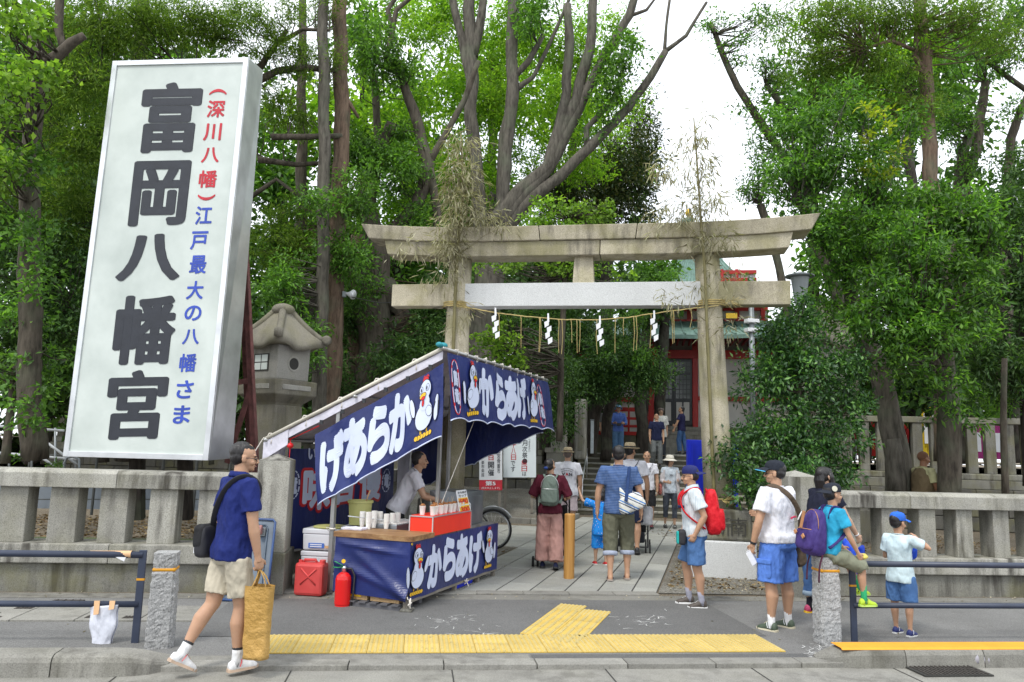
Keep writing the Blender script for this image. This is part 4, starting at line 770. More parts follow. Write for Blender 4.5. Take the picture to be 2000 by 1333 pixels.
# ---------------------------------------------------------------- stone lantern
m_lant = stone('lantern_stone', (.215, .20, .16), .35, .7, .2, .6); m_lant_l = stone('lantern_pale_stone', (.34, .33, .295), .3, .5, .1, .4)
def lantern(px, Y, rz, label, zk=1.0):
    b = P(px, 900, Y); t = thing('stone_lantern', label, 'stone lantern', (b.x, b.y, 0), rz); o = V((b.x, b.y, 0)); Rm = Matrix.Rotation(rz, 3, 'Z')
    Z = lambda y: zat(px, y, Y)
    z0, z1, z2, z3, z4 = Z(792), Z(745), Z(682), Z(676), Z(606)
    def bx(nm, z, h, wd, m, top=1, bev=.02): MB().box(o+V((0, 0, z+h/2)), (wd, wd, h), rz, top=top).build(nm, m, t, bevel=bev)
    bx('base', -.1, .75, 1.15, m_lant); bx('shaft', .65, z0-.65, .70, m_lant_l if False else m_lant, .86)
    mb = MB(); wds = [(.58, z0-.01), (.62, z0+.03), (.86, z0+.14), (.92, z0+.17), (.92, z1), (.8, z1+.01)]
    vs = [o+Rm @ V((a*w_/2, b_*w_/2, z)) for w_, z in wds for a, b_ in ((-1, -1), (1, -1), (1, 1), (-1, 1))]
    mb.add(vs, [(i*4+j, i*4+(j+1) % 4, (i+1)*4+(j+1) % 4, (i+1)*4+j) for i in range(5) for j in range(4)]+[(3, 2, 1, 0), (20, 21, 22, 23)]); mb.build('platform', m_lant, t, bevel=.012)
    bx('fire_box', z1+.012, z2-z1+.02, .70, m_lant_l, 1.02, .015)
    # window with bars on one face, round hole on the other
    fx = lambda x, z, off: o+Rm @ V((x, -.352-off, z)); zc = (z1+z2)/2+.01
    recalc(MB().prism([fx(-.22, zc-.14, .0), fx(.14, zc-.14, .0), fx(.14, zc+.15, .0), fx(-.22, zc+.15, .0)], Rm @ V((0, -.012, 0))).build('window', m_dark, t))
    mb = MB()
    for i in range(2):
        for j in range(2): mb.prism([fx(-.195+i*.165, zc-.12+j*.135, .013), fx(-.195+i*.165+.145, zc-.12+j*.135, .013), fx(-.195+i*.165+.145, zc+j*.135-.005, .013), fx(-.195+i*.165, zc+j*.135-.005, .013)], Rm @ V((0, -.004, 0)))
    recalc(mb.build('pane', m_sign, t)); MB().lathe([(.10, 0), (.115, .012), (.135, .012), (.135, 0)], o+Rm @ V((.352, 0, zc)), 20, Rm @ V((1, 0, 0))).build('round_opening', m_lant_l, t, smooth=False)
    MB().lathe([(.10, .002), (.10, .006)], o+Rm @ V((.352, 0, zc)), 20, Rm @ V((1, 0, 0))).build('round_recess', m_dark, t)
    for a in range(4): MB().box(o+Rm @ (Matrix.Rotation(a*pi/2, 3, 'Z') @ V((0, -.462, (z0+.17+z1)/2))), (.62, .02, .085), M=Rm @ Matrix.Rotation(a*pi/2, 3, 'Z')).build('carved_band', m_lant_l, t, bevel=.01)
    # roof: concave, corners swept up into scrolls
    mb = MB(); N, K = 48, 12; vs = []
    hh = z4-z3; 
    for k in range(K+1):
        f_ = k/K
        for j in range(N):
            a = 2*pi*j/N; sqr = 1/max(abs(cos(a)), abs(sin(a))); cor = (abs(sin(2*a)))**3
            r = (.10+.36*f_**1.15)*(sqr*(.55+.45*f_)+(1-(.55+.45*f_))); prof = (1-f_)**1.0*.62+.38*(1-f_**2.2)
            z = z3+hh*prof+cor*f_**3*.12; r += cor*f_**4*.08
            vs.append(o+Rm @ V((r*cos(a), r*sin(a), z)))
    fs = [(k*N+j, k*N+(j+1) % N, (k+1)*N+(j+1) % N, (k+1)*N+j) for k in range(K) for j in range(N)]+[tuple(range(N))]
    n = len(vs); vs += [p+V((0, 0, -.11)) for p in vs[K*N:(K+1)*N]]; fs += [(K*N+j, K*N+(j+1) % N, n+(j+1) % N, n+j) for j in range(N)]
    nn = len(vs); vs += [o+V((p.x-o.x, p.y-o.y, 0))*.78+V((0, 0, z3-.02)) for p in vs[n:n+N]]; fs += [(n+j, n+(j+1) % N, nn+(j+1) % N, nn+j) for j in range(N)]+[tuple(range(nn+N-1, nn-1, -1))]
    mb.add(vs, fs); recalc(mb.build('roof', m_lant, t, smooth=True))
    for q in range(4):
        a = pi/4+q*pi/2; D = Rm @ V((cos(a), sin(a), 0)); pts = []
        for f_ in [i/9 for i in range(10)]: r = (.10+.36*f_**1.15)*(1.414*(.55+.45*f_)+(1-(.55+.45*f_)))+f_**4*.08; pts.append(o+D*r+V((0, 0, z3+hh*((1-f_)*.62+.38*(1-f_**2.2))+f_**3*.12-.01)))
        e = pts[-1]; sd = V((-D.y, D.x, 0)); MB().tube(pts, [.065-.01*i/9 for i in range(10)], 8, hint=V((0, 0, 1))).lathe([(.03, -.07), (.07, -.07), (.09, 0), (.07, .07), (.03, .07)], e+D*.03+V((0, 0, .03)), 14, sd).build('scroll', m_lant, t, smooth=True)
    MB().ell(o+V((0, 0, z4)), (.2, .2, .12)).build('finial', m_lant, t, smooth=True)
    return t
lantern(533, 13.2, radians(-32), 'big carved stone lantern with curled roof corners beside the tall sign')
lantern(1618, 16.5, radians(20), 'stone lantern half hidden in the leaves behind the camellia bush')
# ---------------------------------------------------------------- shrine hall
m_red = plain('vermilion_lacquer', (.44, .022, .018), .45, .12, 4, .1); m_redd = plain('dark_red_lacquer', (.20, .012, .012), .5); m_plas = plain('white_plaster', (.62, .60, .57), .8, .08, 3, .1)
m_cop = plain('green_copper_roof', (.15, .25, .21), .6, .3, 4, .3, 30); m_blk = plain('black_lacquer', (.018, .02, .024), .35); m_glass = plain('dim_glass', (.10, .11, .11), .12, .3, 2, .02); m_gold = plain('gilt', (.65, .42, .05), .35, .1, 5, .1, 30, .7); m_teal = plain('green_lattice', (.02, .16, .13), .5)
BT = 12.0; bp0 = SF(0, BT); bn = (SF(0, 1)-SF(0, 0)).normalized(); be = (SF(1, 0)-SF(0, 0)).normalized(); TAs = SAr
hall = thing('shrine_hall', 'vermilion shrine hall with a green copper roof at the top of the stairs', 'shrine building', SF(0, BT+3, TZ), SAr)
def B(nm, x0, x1, y0, y1, t=0.0, d=.2, m=m_red, bev=.0, par=None):
    q0, q1 = PL((x0+x1)/2, y1, bp0+bn*t, bn), PL((x0+x1)/2, y0, bp0+bn*t, bn); a = PL(x0, (y0+y1)/2, bp0+bn*t, bn); b = PL(x1, (y0+y1)/2, bp0+bn*t, bn)
    wd = (b-a).dot(be); c = (a+b)/2; c.z = (q0.z+q1.z)/2; c = c+bn*d/2
    return MB().box(c, (wd, d, abs(q1.z-q0.z)), SAr).build(nm, m, par or hall, bevel=bev)
B('wall', 1060, 1560, 640, 868, .25, .3, m_plas)
for x in (1105, 1190, 1272, 1358, 1472, 1550): B('column', x-5.5, x+5.5, 640, 868, .0, .3, m_red, .02)
B('beam', 1060, 1560, 684, 700, -.02, .2, m_red); B('beam', 1060, 1560, 655, 664, -.3, .2, m_redd); B('beam', 1364, 1560, 776, 784, .1, .15, m_red); B('beam', 1364, 1560, 846, 852, .1, .15, m_red); B('beam', 1060, 1268, 775, 784, .08, .15, m_red)
B('frieze', 1060, 1560, 664, 684, .15, .1, stone('greyish_plaster', (.33, .30, .26), .1, .4, 0, 0))  # plaster band in a darker, greyer tone than the wall
# doors
B('door_frame', 1279, 1353, 700, 832, .16, .08, m_blk)
for k, (a, b) in enumerate(((1281, 1315), (1317, 1351))):
    d = B('door', a, b, 703, 831, .10, .06, m_blk)
    B('glass', a+3, b-3, 707, 728, .09, .012, m_glass, par=d); B('glass', a+3, b-3, 733, 779, .09, .012, m_glass, par=d)
    for i in range(1, 4): B('lattice_bar', a+3+(b-a-6)*i/4-.6, a+3+(b-a-6)*i/4+.6, 705, 781, .078, .012, m_blk, par=d)
    for y in (717, 742, 752, 761, 770): B('lattice_bar', a+3, b-3, y-.6, y+.6, .075, .012, m_blk, par=d)
    for q in range(2): B('white_panel', a+4+q*14.5, a+15+q*14.5, 786, 822, .085, .02, m_plas, par=d)
# podium, steps, red railing on the left
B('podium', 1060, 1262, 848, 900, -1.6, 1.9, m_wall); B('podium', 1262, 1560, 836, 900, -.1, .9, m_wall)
for i in range(6): B('step', 1262, 1420, 834+i*8.2, (841.5+i*8.4 if i < 5 else 900), -.45-i*.34, .5, m_conc)
B('rail_end_post', 1254, 1266, 790, 850, -1.7, .25, m_red, .02)
for y0, y1 in ((795, 803), (814, 819), (829, 834), (842, 849)): B('railing', 1090, 1256, y0, y1, -1.62, .12, m_red)
for x in range(1096, 1250, 22): B('railing_post', x-2, x+2, 799, 846, -1.6, .1, m_red)
# roofs: concave copper slopes
def roof(nm, xa, xb, y_e, y_r, t_e, t_r, sag, ridge_in, m=m_cop, n=14, lift=.35):
    e0 = PL(xa, y_e, bp0+bn*t_e, bn); e1 = PL(xb, y_e, bp0+bn*t_e, bn); ze = (e0.z+e1.z)/2; rz_ = PL((xa+xb)/2, y_r, bp0+bn*t_r, bn).z
    def fn(u, v):
        a = e0.lerp(e1, u); cu = abs(2*u-1); p = a+be*((.5-u)*ridge_in*v*2)+bn*(t_r-t_e)*v; p.z = ze+(rz_-ze)*(v**1.0*(1-sag)+sag*v**2.2)+lift*cu**4*(1-v); return p
    mb = MB(); mb.sheet(fn, 24, n, .16, V((0, 0, -1))); o = recalc(mb.build(nm, m, hall))
    mb = MB(); 
    for i in range(25): mb.tube([fn(i/24, j/n)+V((0, 0, .03)) for j in range(n+1)], .035, 4)
    mb.build('roof_roll', m, o); return fn
f1 = roof('lower_roof', 1010, 1590, 654, 628, -2.4, .9, .4, .3)
for i in range(46):
    x = 1016+i*12.4; B('rafter', x-1.6, x+1.6, 657, 661.5, -2.2, 2.2, m_redd)
B('upper_wall', 1262, 1500, 560, 634, 1.2, .3, m_plas)
for y0, y1 in ((601, 607), (624, 633), (584, 588)): B('beam', 1262, 1500, y0, y1, 1.05, .15, m_red)
for x in (1266, 1312, 1346, 1395, 1440, 1490): B('column', x-4, x+4, 560, 634, 1.0, .3, m_red)
for x in range(1272, 1309, 4): B('lattice_bar', x-1, x+1, 607, 624, 1.1, .1, m_teal)
f2 = roof('upper_roof', 1236, 1520, 592, 470, -.6, 4.5, .55, 2.4, lift=.5)
B('gable_board', 1404, 1478, 528, 535, .6, .2, m_red); B('gable_board', 1404, 1478, 543, 549, .6, .2, m_red); B('gable_panel', 1406, 1476, 535, 543, .7, .1, m_plas); B('gable_strut', 1436, 1442, 526, 552, .55, .1, m_red); B('gable_strut', 1408, 1413, 526, 552, .55, .1, m_red); B('gilt_fitting', 1418, 1440, 612, 622, -.75, .1, m_gold)
pf = PL(1345, 440, bp0+bn*5, bn); MB().lathe([(.5, -.6), (.42, -.2), (.12, 0), (.30, .12), (.34, .3), (.14, .38)], pf, 14).build('roof_finial', m_cop, hall, smooth=True)
MB().ell(pf+V((0, 0, .62)), (.16, .16, .22)).build('gilt_jewel', m_gold, hall, smooth=True)
# ---------------------------------------------------------------- notices, poles, lamp
m_board = plain('white_board', (.66, .72, .74), .45, .05, 3, .03); m_wood = plain('grey_timber', (.20, .18, .15), .8); m_wh = plain('white_paint', (.75, .76, .78), .45, .05, 4, .03)
def board(label, x0, y0, x1, y1, Y, legs, texts, m=m_board, band=None):
    a, b, c, d = P(x0, y1, Y), P(x1, y1, Y), P(x1, y0, Y), P(x0, y0, Y); nrm = V((0, -1, 0)); t = thing('notice_board', label, 'notice', ((a.x+b.x)/2, Y, .45))
    recalc(MB().prism([a, b, c, d], V((0, .03, 0))).build('panel', m, t, bevel=.003)); f = quadfn(a, b, c, d, nrm*.004); mp = lambda px, py: f((px-x0)/(x1-x0), (y1-py)/(y1-y0))
    if band: f_ = quadfn(a, b, c, d, nrm*.002); MB().sheet(inset(f_, 0, (y1-band[1])/(y1-y0), 1, (y1-band[0])/(y1-y0)), 1, 1).build('red_band', m_redp, t)
    for (s, cx, cy, w_, h_, mm, bo) in texts:
        mb = MB(); n = len(s)
        for i, ch in enumerate(s):
            yy = cy+i*h_*1.08
            stampb(mb, ch, bo*.5, lambda u, v: mp(cx-w_/2+u*w_, yy+h_/2-v*h_), nrm, n=3)
        mb.build('lettering', mm, t)
    for lx in legs: MB().box(((P(lx, y1, Y).x), Y+.05, (P(lx, y1, Y).z+.2+.2)/2), (.06, .05, P(lx, y1, Y).z-.0)).build('stake', m_wood, t)
    return t, mp
board('larger white notice board on stakes with black and red vertical writing', 983, 836, 1047, 933, 18.6, (988, 1040),
      [('月次祭・', 1025, 866, 10, 11, m_ink, .02), ('縁日', 1024, 906-2, 11, 11, m_redp, .02), ('は', 1024, 926, 8, 8, m_ink, .015), ('つきなみさい', 1034, 860, 3.4, 4, m_ink, .0), ('十八日', 1003, 870, 10, 11, m_redp, .02), ('です', 1002, 906, 9, 10, m_ink, .015)])
t_, mp = board('narrow white market notice with a red band across its foot', 936, 858, 981, 958, 18.2, (976,),
      [('八幡宮骨董市', 974, 872, 6.2, 9, m_ink, .015), ('日', 959, 895, 10, 10, m_redp, .04), ('開催', 959, 909, 12, 13.5, m_ink, .04), ('楽市楽座', 943, 904, 6, 7.4, m_ink, .01)], m_wh, (938, 958))
mb = MB(); stampb(mb, '第5', .03, lambda u, v: mp(948+u*20, 949-v*9), V((0, -1, 0)), n=6); stamp(mb, text2d('(雨天中止します)', .0), lambda u, v: mp(940+u*36, 956.5-v*5)); mb.build('band_lettering', m_wh, t_)
bluem = plain('bright_blue_panel', (.01, .03, .62), .5, .04); a = P(1343, 1008, 13.6)
t = thing('display_board', 'bright blue upright board standing behind the right gate post', 'board', a)
recalc(MB().prism([P(1343, 1010, 13.6), P(1442, 1013, 13.6), P(1442, 862, 13.6), P(1343, 859, 13.6)], V((0, .12, 0))).build('panel', bluem, t, bevel=.01)); MB().box((P(1352, 930, 13.6).x, 13.57, 1.0), (.03, .03, 1.75)).build('edge_strip', bluem, t)
t = thing('lamp_post', 'grey park lamp with a wide flat hat above the camellia bush', 'street lamp', P(1571, 900, 22)); b = P(1571, 900, 22); zt = zat(1571, 536, 22)
m_lamp = plain('lamp_grey', (.22, .24, .25), .45, .08, 4, .05, 40, .3); mb = MB().tube([(b.x, b.y, TZ-.2), (b.x, b.y, zt-.95)], [.07, .055], 10).build('pole', m_lamp, t, smooth=True)
MB().lathe([(.13, zt-.98), (.17, zt-.78), (.25, zt-.14), (.27, zt-.12)], (b.x, b.y, 0), 18).build('lamp_glass', plain('frosted_glass', (.42, .46, .48), .4, .05), t, smooth=True)
MB().lathe([(.2, zt-.13), (.41, zt-.09), (.41, zt-.05), (.15, zt+.03), (.02, zt+.05)], (b.x, b.y, 0), 20).build('hat', m_lamp, t)
t = thing('utility_pole', 'grey utility pole with white boxes in front of the shrine roof', 'pole', P(1472, 890, 20)); b = P(1472, 890, 20)
MB().tube([(b.x, b.y, 1.2), (b.x, b.y, zat(1472, 540, 20))], [.085, .07], 10).build('shaft', m_galv, t, smooth=True)
for y in (628, 646): MB().box((b.x, b.y-.02, zat(1472, y, 20)), (.34, .22, .10), .2).build('junction_box', m_wh, t, bevel=.01)
b = P(1751, 980, 14.2); t = thing('steel_pipe', 'slim galvanised pipe standing beside the curved camphor trunk', 'pole', b); MB().tube([(b.x, b.y, 0), (b.x, b.y, zat(1750, 745, 14.2))], .045, 10).build('tube', m_galv, t, smooth=True); MB().lathe([(.05, 0), (.05, .03), (.01, .045)], (b.x, b.y, zat(1750, 745, 14.2)), 10).build('cap', m_galv, t)
b = P(1198, 880, 24); t = thing('pipe_stub', 'short pale upright post under the dark spreading tree', 'pole', (P(1156, 890, 22.6).x, 22.6, TZ)); b = t.location; MB().box((b.x, b.y, TZ+.45), (.09, .07, .95)).build('post', plain('pale_post', (.42, .47, .5), .5), t, bevel=.006)
MB().box((b.x, b.y, TZ+.95), (.11, .09, .02)).build('cap', m_galv, t)
# straw rope with paper streamers
t = thing('straw_rope', 'thin straw rope strung across the gate with hanging straw and white paper zigzags', 'shrine rope', (_tl+_tr)/2, 0); m_straw = plain('straw', (.42, .33, .13), .8, .25, 12)
RY = lambda px: _tl.y-.24+(_tr.y-_tl.y)*((px-880)/(1400-880)); ropepts = [(868, 596), (920, 602), (970, 612), (1030, 619), (1100, 625), (1170, 625), (1230, 620), (1290, 611), (1350, 603), (1412, 597)]
def ropey(px):
    for (a, b), (c, d) in zip(ropepts, ropepts[1:]):
        if a <= px <= c: return b+(d-b)*(px-a)/(c-a)
    return 600
MB().tube([P(px, ropey(px)+random.uniform(-.6, .6), RY(px)) for px in range(868, 1412, 8)], .009, 6).build('rope', m_straw, t, smooth=True)
for cx in (_tl, _tr):
    mb = MB()
    for k in range(3): mb.lathe([(.223, 0), (.238, .012), (.223, .024)], (cx.x-(.10 if cx is _tr else 0), cx.y, zat(890, 598, _tl.y)-.02+k*.03-.02), 24, cap=False)
    for k in range(16): a = V((cx.x+random.uniform(-.02, .16), cx.y-.24, zat(890, 598, _tl.y)+.02)); mb.tube([a, a+V((random.uniform(-.06, .22), -.05, random.uniform(-.16, .06)))], .004, 3)
    mb.build('binding', m_straw, t, smooth=True)
mb = MB()
for k in range(18): a = P(1410, 978, _tr.y-.28); mb.tube([a, a+V((random.uniform(.1, .26), -.03, random.uniform(-.12, .1)))], .004, 3)
mb.lathe([(.222, 0), (.236, .012), (.222, .024)], (_tr.x, _tr.y, P(1410, 978, _tr.y-.28).z), 24, cap=False); mb.build('binding', m_straw, t, smooth=True)
for px, y1 in ((1018, 680), (1054, 688), (1056, 688), (1092, 690), (1098, 692), (1116, 670), (1127, 690), (1133, 688), (1202, 690), (1218, 655), (1238, 686), (1243, 684), (1166, 692), (1272, 680), (1312, 672), (1316, 670), (975, 665), (1350, 640)):
    y0 = ropey(px); MB().tube([P(px-1, y0-1, RY(px)), P(px, y0+6, RY(px)-.01), P(px+random.uniform(-2, 2), (y0+y1)/2, RY(px)), P(px+random.uniform(-3, 3), y1, RY(px))], [.006, .0055, .0045, .004], 5).build('straw_strand', m_straw, t)
def shide(px, y0, rot):
    Y = RY(px)-.02; k = Y/F; mb = MB(); zz = [(0, 0)]; x = 0; y = 0; w_, h_ = 7, 12
    for i in range(4):
        x0 = (-3 if i % 2 == 0 else 1)+i*.9; a = [P(px+x0-4, y0+9+i*11, Y), P(px+x0+5, y0+5+i*11, Y-.02), P(px+x0+5, y0+15+i*11, Y-.015), P(px+x0-3, y0+20+i*11, Y+.005)]
        mb.prism(a, V((0, .003, 0)))
    mb.prism([P(px-1, y0-8, Y), P(px+2, y0-8, Y), P(px+3, y0+8, Y), P(px-1, y0+10, Y)], V((0, .003, 0))); return recalc(mb.build('paper_streamer', m_wh, t))
for px, dy in ((967, 0), (1070, 0), (1171, 2), (1277, 4)): shide(px, ropey(px)+dy-2, 0)
# ---------------------------------------------------------------- street furniture
m_rock = stone('rock_faced_granite', (.34, .34, .335), .55, .5, 0, .0, .95, 1.0, 45)
m_tape = plain('orange_band', (.62, .28, .01), .5)
def bollard(g, w0, w1, h, rz, label, zband):
    t = thing('stone_bollard', label, 'bollard', g, rz); o = V(g); Rm = Matrix.Rotation(rz, 3, 'Z'); mb = MB(); nz = 46; nn = 10; rings = []
    for i in range(nz+1):
        z = h*i/nz; w_ = (w0+(w1-w0)*i/nz)/2; rough = .009 if not (abs(z-zband) < .028 or z > h-.015) else .0
        if abs(z-zband) < .028: w_ -= .006
        ring = []
        for sd in range(4):
            for j in range(nn):
                f_ = -1+2*j/nn; p = V({0: (f_, -1), 1: (1, f_), 2: (-f_, 1), 3: (-1, -f_)}[sd]+(0,)); p = V((p.x*w_, p.y*w_, z)); m_ = p.length
                cr = max(0, max(abs(p.x), abs(p.y))+min(abs(p.x), abs(p.y))-w_*1.82)
                p -= V((p.x, p.y, 0))*cr*.8/w_; d = V((p.x, p.y, 0)).normalized(); q = o+Rm @ p
                p += d*rough*(noise.noise(q*22)+.8*noise.noise(q*45+V((5, 5, 5)))); ring.append(o+Rm @ p)
        rings.append(ring)
    k = 4*nn; mb.add([p for r_ in rings for p in r_]+[o+V((0, 0, h+.008))], [(i*k+j, i*k+(j+1) % k, (i+1)*k+(j+1) % k, (i+1)*k+j) for i in range(nz) for j in range(k)]+[(nz*k+j, nz*k+(j+1) % k, (nz+1)*k) for j in range(k)])
    mb.build('shaft', m_rock, t); MB().box(o+V((0, 0, zband)), (w0+(w1-w0)*zband/h-.002,)*2+(.03,), rz).build('painted_band', m_tape, t, bevel=.012); return t
gb = R(-2.04, 6.95); bollard(gb, .205, .18, .76, A68+.1, 'rough granite bollard with an orange band at the left, beside the striding man', .625)
gb2 = R(3.85, 7.0); bollard(gb2, .195, .19, .78, A68, 'rough granite bollard with an orange band that the boy sits on', .66)
m_navy = plain('dark_blue_rail_paint', (.035, .045, .075), .4, .15, 6, .05)
def railing(s_post, s_end, zt_, zl, label, tp):
    t = thing('guard_rail', label, 'railing', R(s_post, 7.06), A68); a = lambda s, z: R(s, 7.06, z)
    MB().tube([a(s_post, zt_), a(s_end, zt_)], .028, 12, hint=V((0, 0, 1))).build('top_rail', m_navy, t, smooth=True); MB().tube([a(s_post, zl), a(s_end, zl)], .026, 12).build('lower_rail', m_navy, t, smooth=True)
    MB().box(a(s_post, zt_/2+.01), (.06, .022, zt_+.06), A68).build('post', m_navy, t, bevel=.003); MB().box(a(s_post+(2.1 if s_end > s_post else -2.1), zt_/2), (.06, .022, zt_), A68).build('post', m_navy, t, bevel=.003)
    MB().box(a(s_post, zt_-.2), (.064, .026, .018), A68).build('yellow_tape', m_tape, t); return t
zt_l = zat(200, 1083, R(-2.5, 7.06).y); zl_l = zat(200, 1180, R(-2.5, 7.06).y); railing(-2.27, -6, zt_l, zl_l, 'dark blue two-bar guard rail with a paper bag taped to it at the left', 0)
zt_r = zat(1850, 1104, R(5, 7.06).y); zl_r = zat(1850, 1184, R(5, 7.06).y); railing(4.15, 9, zt_r, zl_r, 'dark blue two-bar guard rail by the children at the right', 0)
m_kraft = plain('kraft_tape', (.62, .38, .20), .6, .06)
Yr = R(-2.4, 7.06).y; a, b = P(176, 1083, Yr), P(258, 1083, Yr); solid('masking_tape', 'strip of brown tape wrapped on the left guard rail', 'tape', MB().tube([a, b], .0298, 12, cap=False), m_kraft, smooth=True)
recalc(solid('paper_scrap', 'torn white paper corner hanging from the taped rail', 'paper', MB().prism([P(224, 1088, Yr-.03), P(246, 1089, Yr-.03), P(242, 1097, Yr-.03)], V((0, .002, 0))), m_wh))
t = thing('paper_bag', 'crumpled white paper bag taped to the lower bar of the left rail', 'bag', P(205, 1268, Yr-.05)); m_pap = cloth('white_paper', (.72, .74, .82), .7, .5, 60)
mb = MB(); pl = lambda px, py, d=0: P(px, py, Yr-.035+d)
def bagf(u, v): x0 = 174+(178-174)*v; x1 = 231-(231-217)*v**1.2; return pl(x0+(x1-x0)*u+2*sin(v*9+u*3), 1183+v*84-9*abs(2*u-1)**3*v+1.2*sin(u*5), -.035*sin(pi*u)*(1-.4*v)+.006*noise.noise(V((u*5, v*4, 3))))
mb.sheet(bagf, 14, 20, .004, V((0, 1, 0))); mb.sheet(lambda u, v: bagf(u, v)*1+V((0, .03+.05*sin(pi*u)*1.6*(1-.3*v), 0)), 14, 20, .004, V((0, 1, 0))); recalc(mb.build('bag_body', m_pap, t, smooth=True))
for x in (187, 217): recalc(MB().prism([pl(x-5, 1202 if x < 200 else 1192, -.055), pl(x+5, 1200 if x < 200 else 1190, -.055), pl(x+8, 1174, -.03), pl(x-3, 1174, -.03)], V((0, .006, 0))).build('tape_strip', m_kraft, t))
g = G(1111, 1131); t = thing('wooden_bollard', 'round orange-brown timber bollard standing in the path', 'bollard', g); m_tim = NT('varnished_timber'); _c = m_tim.ramp(m_tim.noise(30, 3, .5, m_tim.vec((1, 1, .05))), [(.3, (.36, .17, .04)), (.7, (.50, .27, .075))]); m_tim = m_tim.fin(_c, .45, .4)
hb = zat(1111, 1004, g.y); MB().lathe([(.072, -.02), (.072, hb-.012), (.066, hb)], g, 20).build('shaft', m_tim, t, bevel=.004); MB().lathe([(.066, hb), (.06, hb+.003)], g, 20).build('top_face', m_tim, t)
# blue platform trolley leaning on the gatepost
m_bl = plain('blue_plastic_rim', (.03, .07, .19), .45, .15); m_gm = plain('grey_trolley_bed', (.075, .105, .145), .5, .25, 5); m_pink = plain('faded_rubber', (.30, .14, .13), .7)
t = thing('platform_trolley', 'grey and blue platform trolley stood on edge against the granite gatepost', 'trolley', G(470, 1176)); yb, yt = G(470, 1176).y, R(-1.55, 9.18).y
tq = lambda px, py: P(px, py, yb+(yt-yb)*(1176-py)/165); c4 = [tq(406, 1172), tq(522, 1180), tq(540, 1015), tq(428, 1010)]; nrm = (c4[1]-c4[0]).cross(c4[3]-c4[0]).normalized(); nrm = -nrm if nrm.y > 0 else nrm
fq = quadfn(*c4); recalc(MB().prism([fq(.02, .02), fq(.98, .02), fq(.98, .98), fq(.02, .98)], -nrm*.03).build('bed', m_gm, t, bevel=.01))
rr = [fq(a, b)+nrm*.01 for a, b in ((.05, .01), (.95, .01), (.99, .04), (.99, .96), (.95, .99), (.05, .99), (.01, .96), (.01, .04), (.05, .01))]; MB().tube(rr, .014, 8, hint=nrm).build('rim', m_bl, t, smooth=True)
rr = [fq(a, b)+nrm*.012 for a, b in ((.15, .08), (.85, .08), (.87, .12), (.87, .88), (.83, .92), (.15, .92), (.13, .88), (.13, .12), (.15, .08))]; MB().tube(rr, .009, 6, hint=nrm).build('rib', m_gm, t)
for u, v in ((.78, .83), (.2, .15), (.2, .83), (.8, .15)):
    c = fq(u, v)+nrm*.05; w_ = MB().lathe([(.012, -.018), (.05, -.018), (.055, 0), (.05, .018), (.012, .018)], c+nrm*.03, 18, V((1, .1, 0))).build('wheel', m_pink, t, smooth=False, bevel=.003)
    MB().box(c-nrm*.03, (.09, .05, .09)).build('caster_plate', m_galv, t, bevel=.004)
# litter
g = G(1918, 1298); t = thing('plastic_cup', 'clear plastic cup with a pink drink print lying in the gutter', 'litter', g); m_cup = NT('clear_plastic'); m_cup.b.inputs['Transmission Weight'].default_value = .6; m_cup = m_cup.fin((.75, .72, .80), .2, .5)
MB().lathe([(.028, 0), (.042, .085), (.046, .088), (.046, .094)], g+V((-.05, 0, .045)), 16, V((1, .2, -.08)), cap=False).build('cup', m_cup, t, smooth=True); MB().lathe([(.029, .01), (.036, .05), (.02, .06)], g+V((-.05, 0, .045)), 14, V((1, .2, -.08))).build('drink_print', plain('pink_print', (.55, .10, .50), .4), t, smooth=True)
MB().lathe([(.046, 0), (.052, .004), (.03, .03), (.0, .035)], g+V((-.058, 0, .045)), 14, V((-1, -.2, .08))).build('dome_lid', m_cup, t, smooth=True)
g = G(200, 1318, -.02); t = thing('paper_stick', 'yellow and white paper stick lying in the gutter at the left', 'litter', g); MB().tube([g+V((-.09, 0, .012)), g+V((-.02, 0, .014)), g+V((.05, .01, .014)), g+V((.08, .01, .010))], [.002, .011, .012, .003], 8).build('wrapper', m_yel, t, smooth=True); MB().tube([g+V((.07, .01, .01)), g+V((.14, .015, .008))], .003, 5).build('stick', m_wh, t)

# rails and wire fence in the gloom behind the left balustrade, loudspeaker, festival colours beyond the right fence
t = thing('handrail', 'pale steel stair handrail in the shade left of the tall sign', 'handrail', P(60, 960, 13)); m_pr = plain('pale_pipe', (.42, .44, .45), .4)
for a, b in (((0, 833, 13), (125, 842, 13)), ((0, 885, 13), (150, 898, 13)), ((66, 846, 12.6), (150, 908, 12.6)), ((60, 880, 12.6), (108, 912, 12.6))): MB().tube([P(*a), P(*b)], .022, 8).build('rail', m_pr, t, smooth=True)
for px in (18, 62, 108, 148): MB().tube([P(px, 836, 13), P(px, 960, 13)], .018, 8).build('post', m_galv, t, smooth=True)
t = thing('pipe_hoop', 'grey bent pipe hoop just above the left balustrade rail', 'pipe', P(140, 960, 12)); MB().tube([P(126, 960, 12), P(126, 905, 12), P(131, 894, 12), P(142, 892, 12), P(154, 897, 12), P(156, 960, 12)], .022, 8).build('hoop', m_galv, t, smooth=True)
t = thing('wire_fence', 'dark wire panel fence behind the planting bed on the left', 'fence', P(200, 960, 16)); m_wire = plain('dark_wire', (.06, .065, .06), .5)
for i in range(9): a = P(-20+i*66, 1010, 16); MB().tube([a, a+V((0, 0, 1.5))], .03, 6).build('post', m_wire, t)
for z in (.35, .8, 1.25): a, b = P(-20, 1010, 16), P(510, 1010, 16); MB().tube([a+V((0, 0, z)), b+V((0, 0, z))], .012, 5).build('wire', m_wire, t)
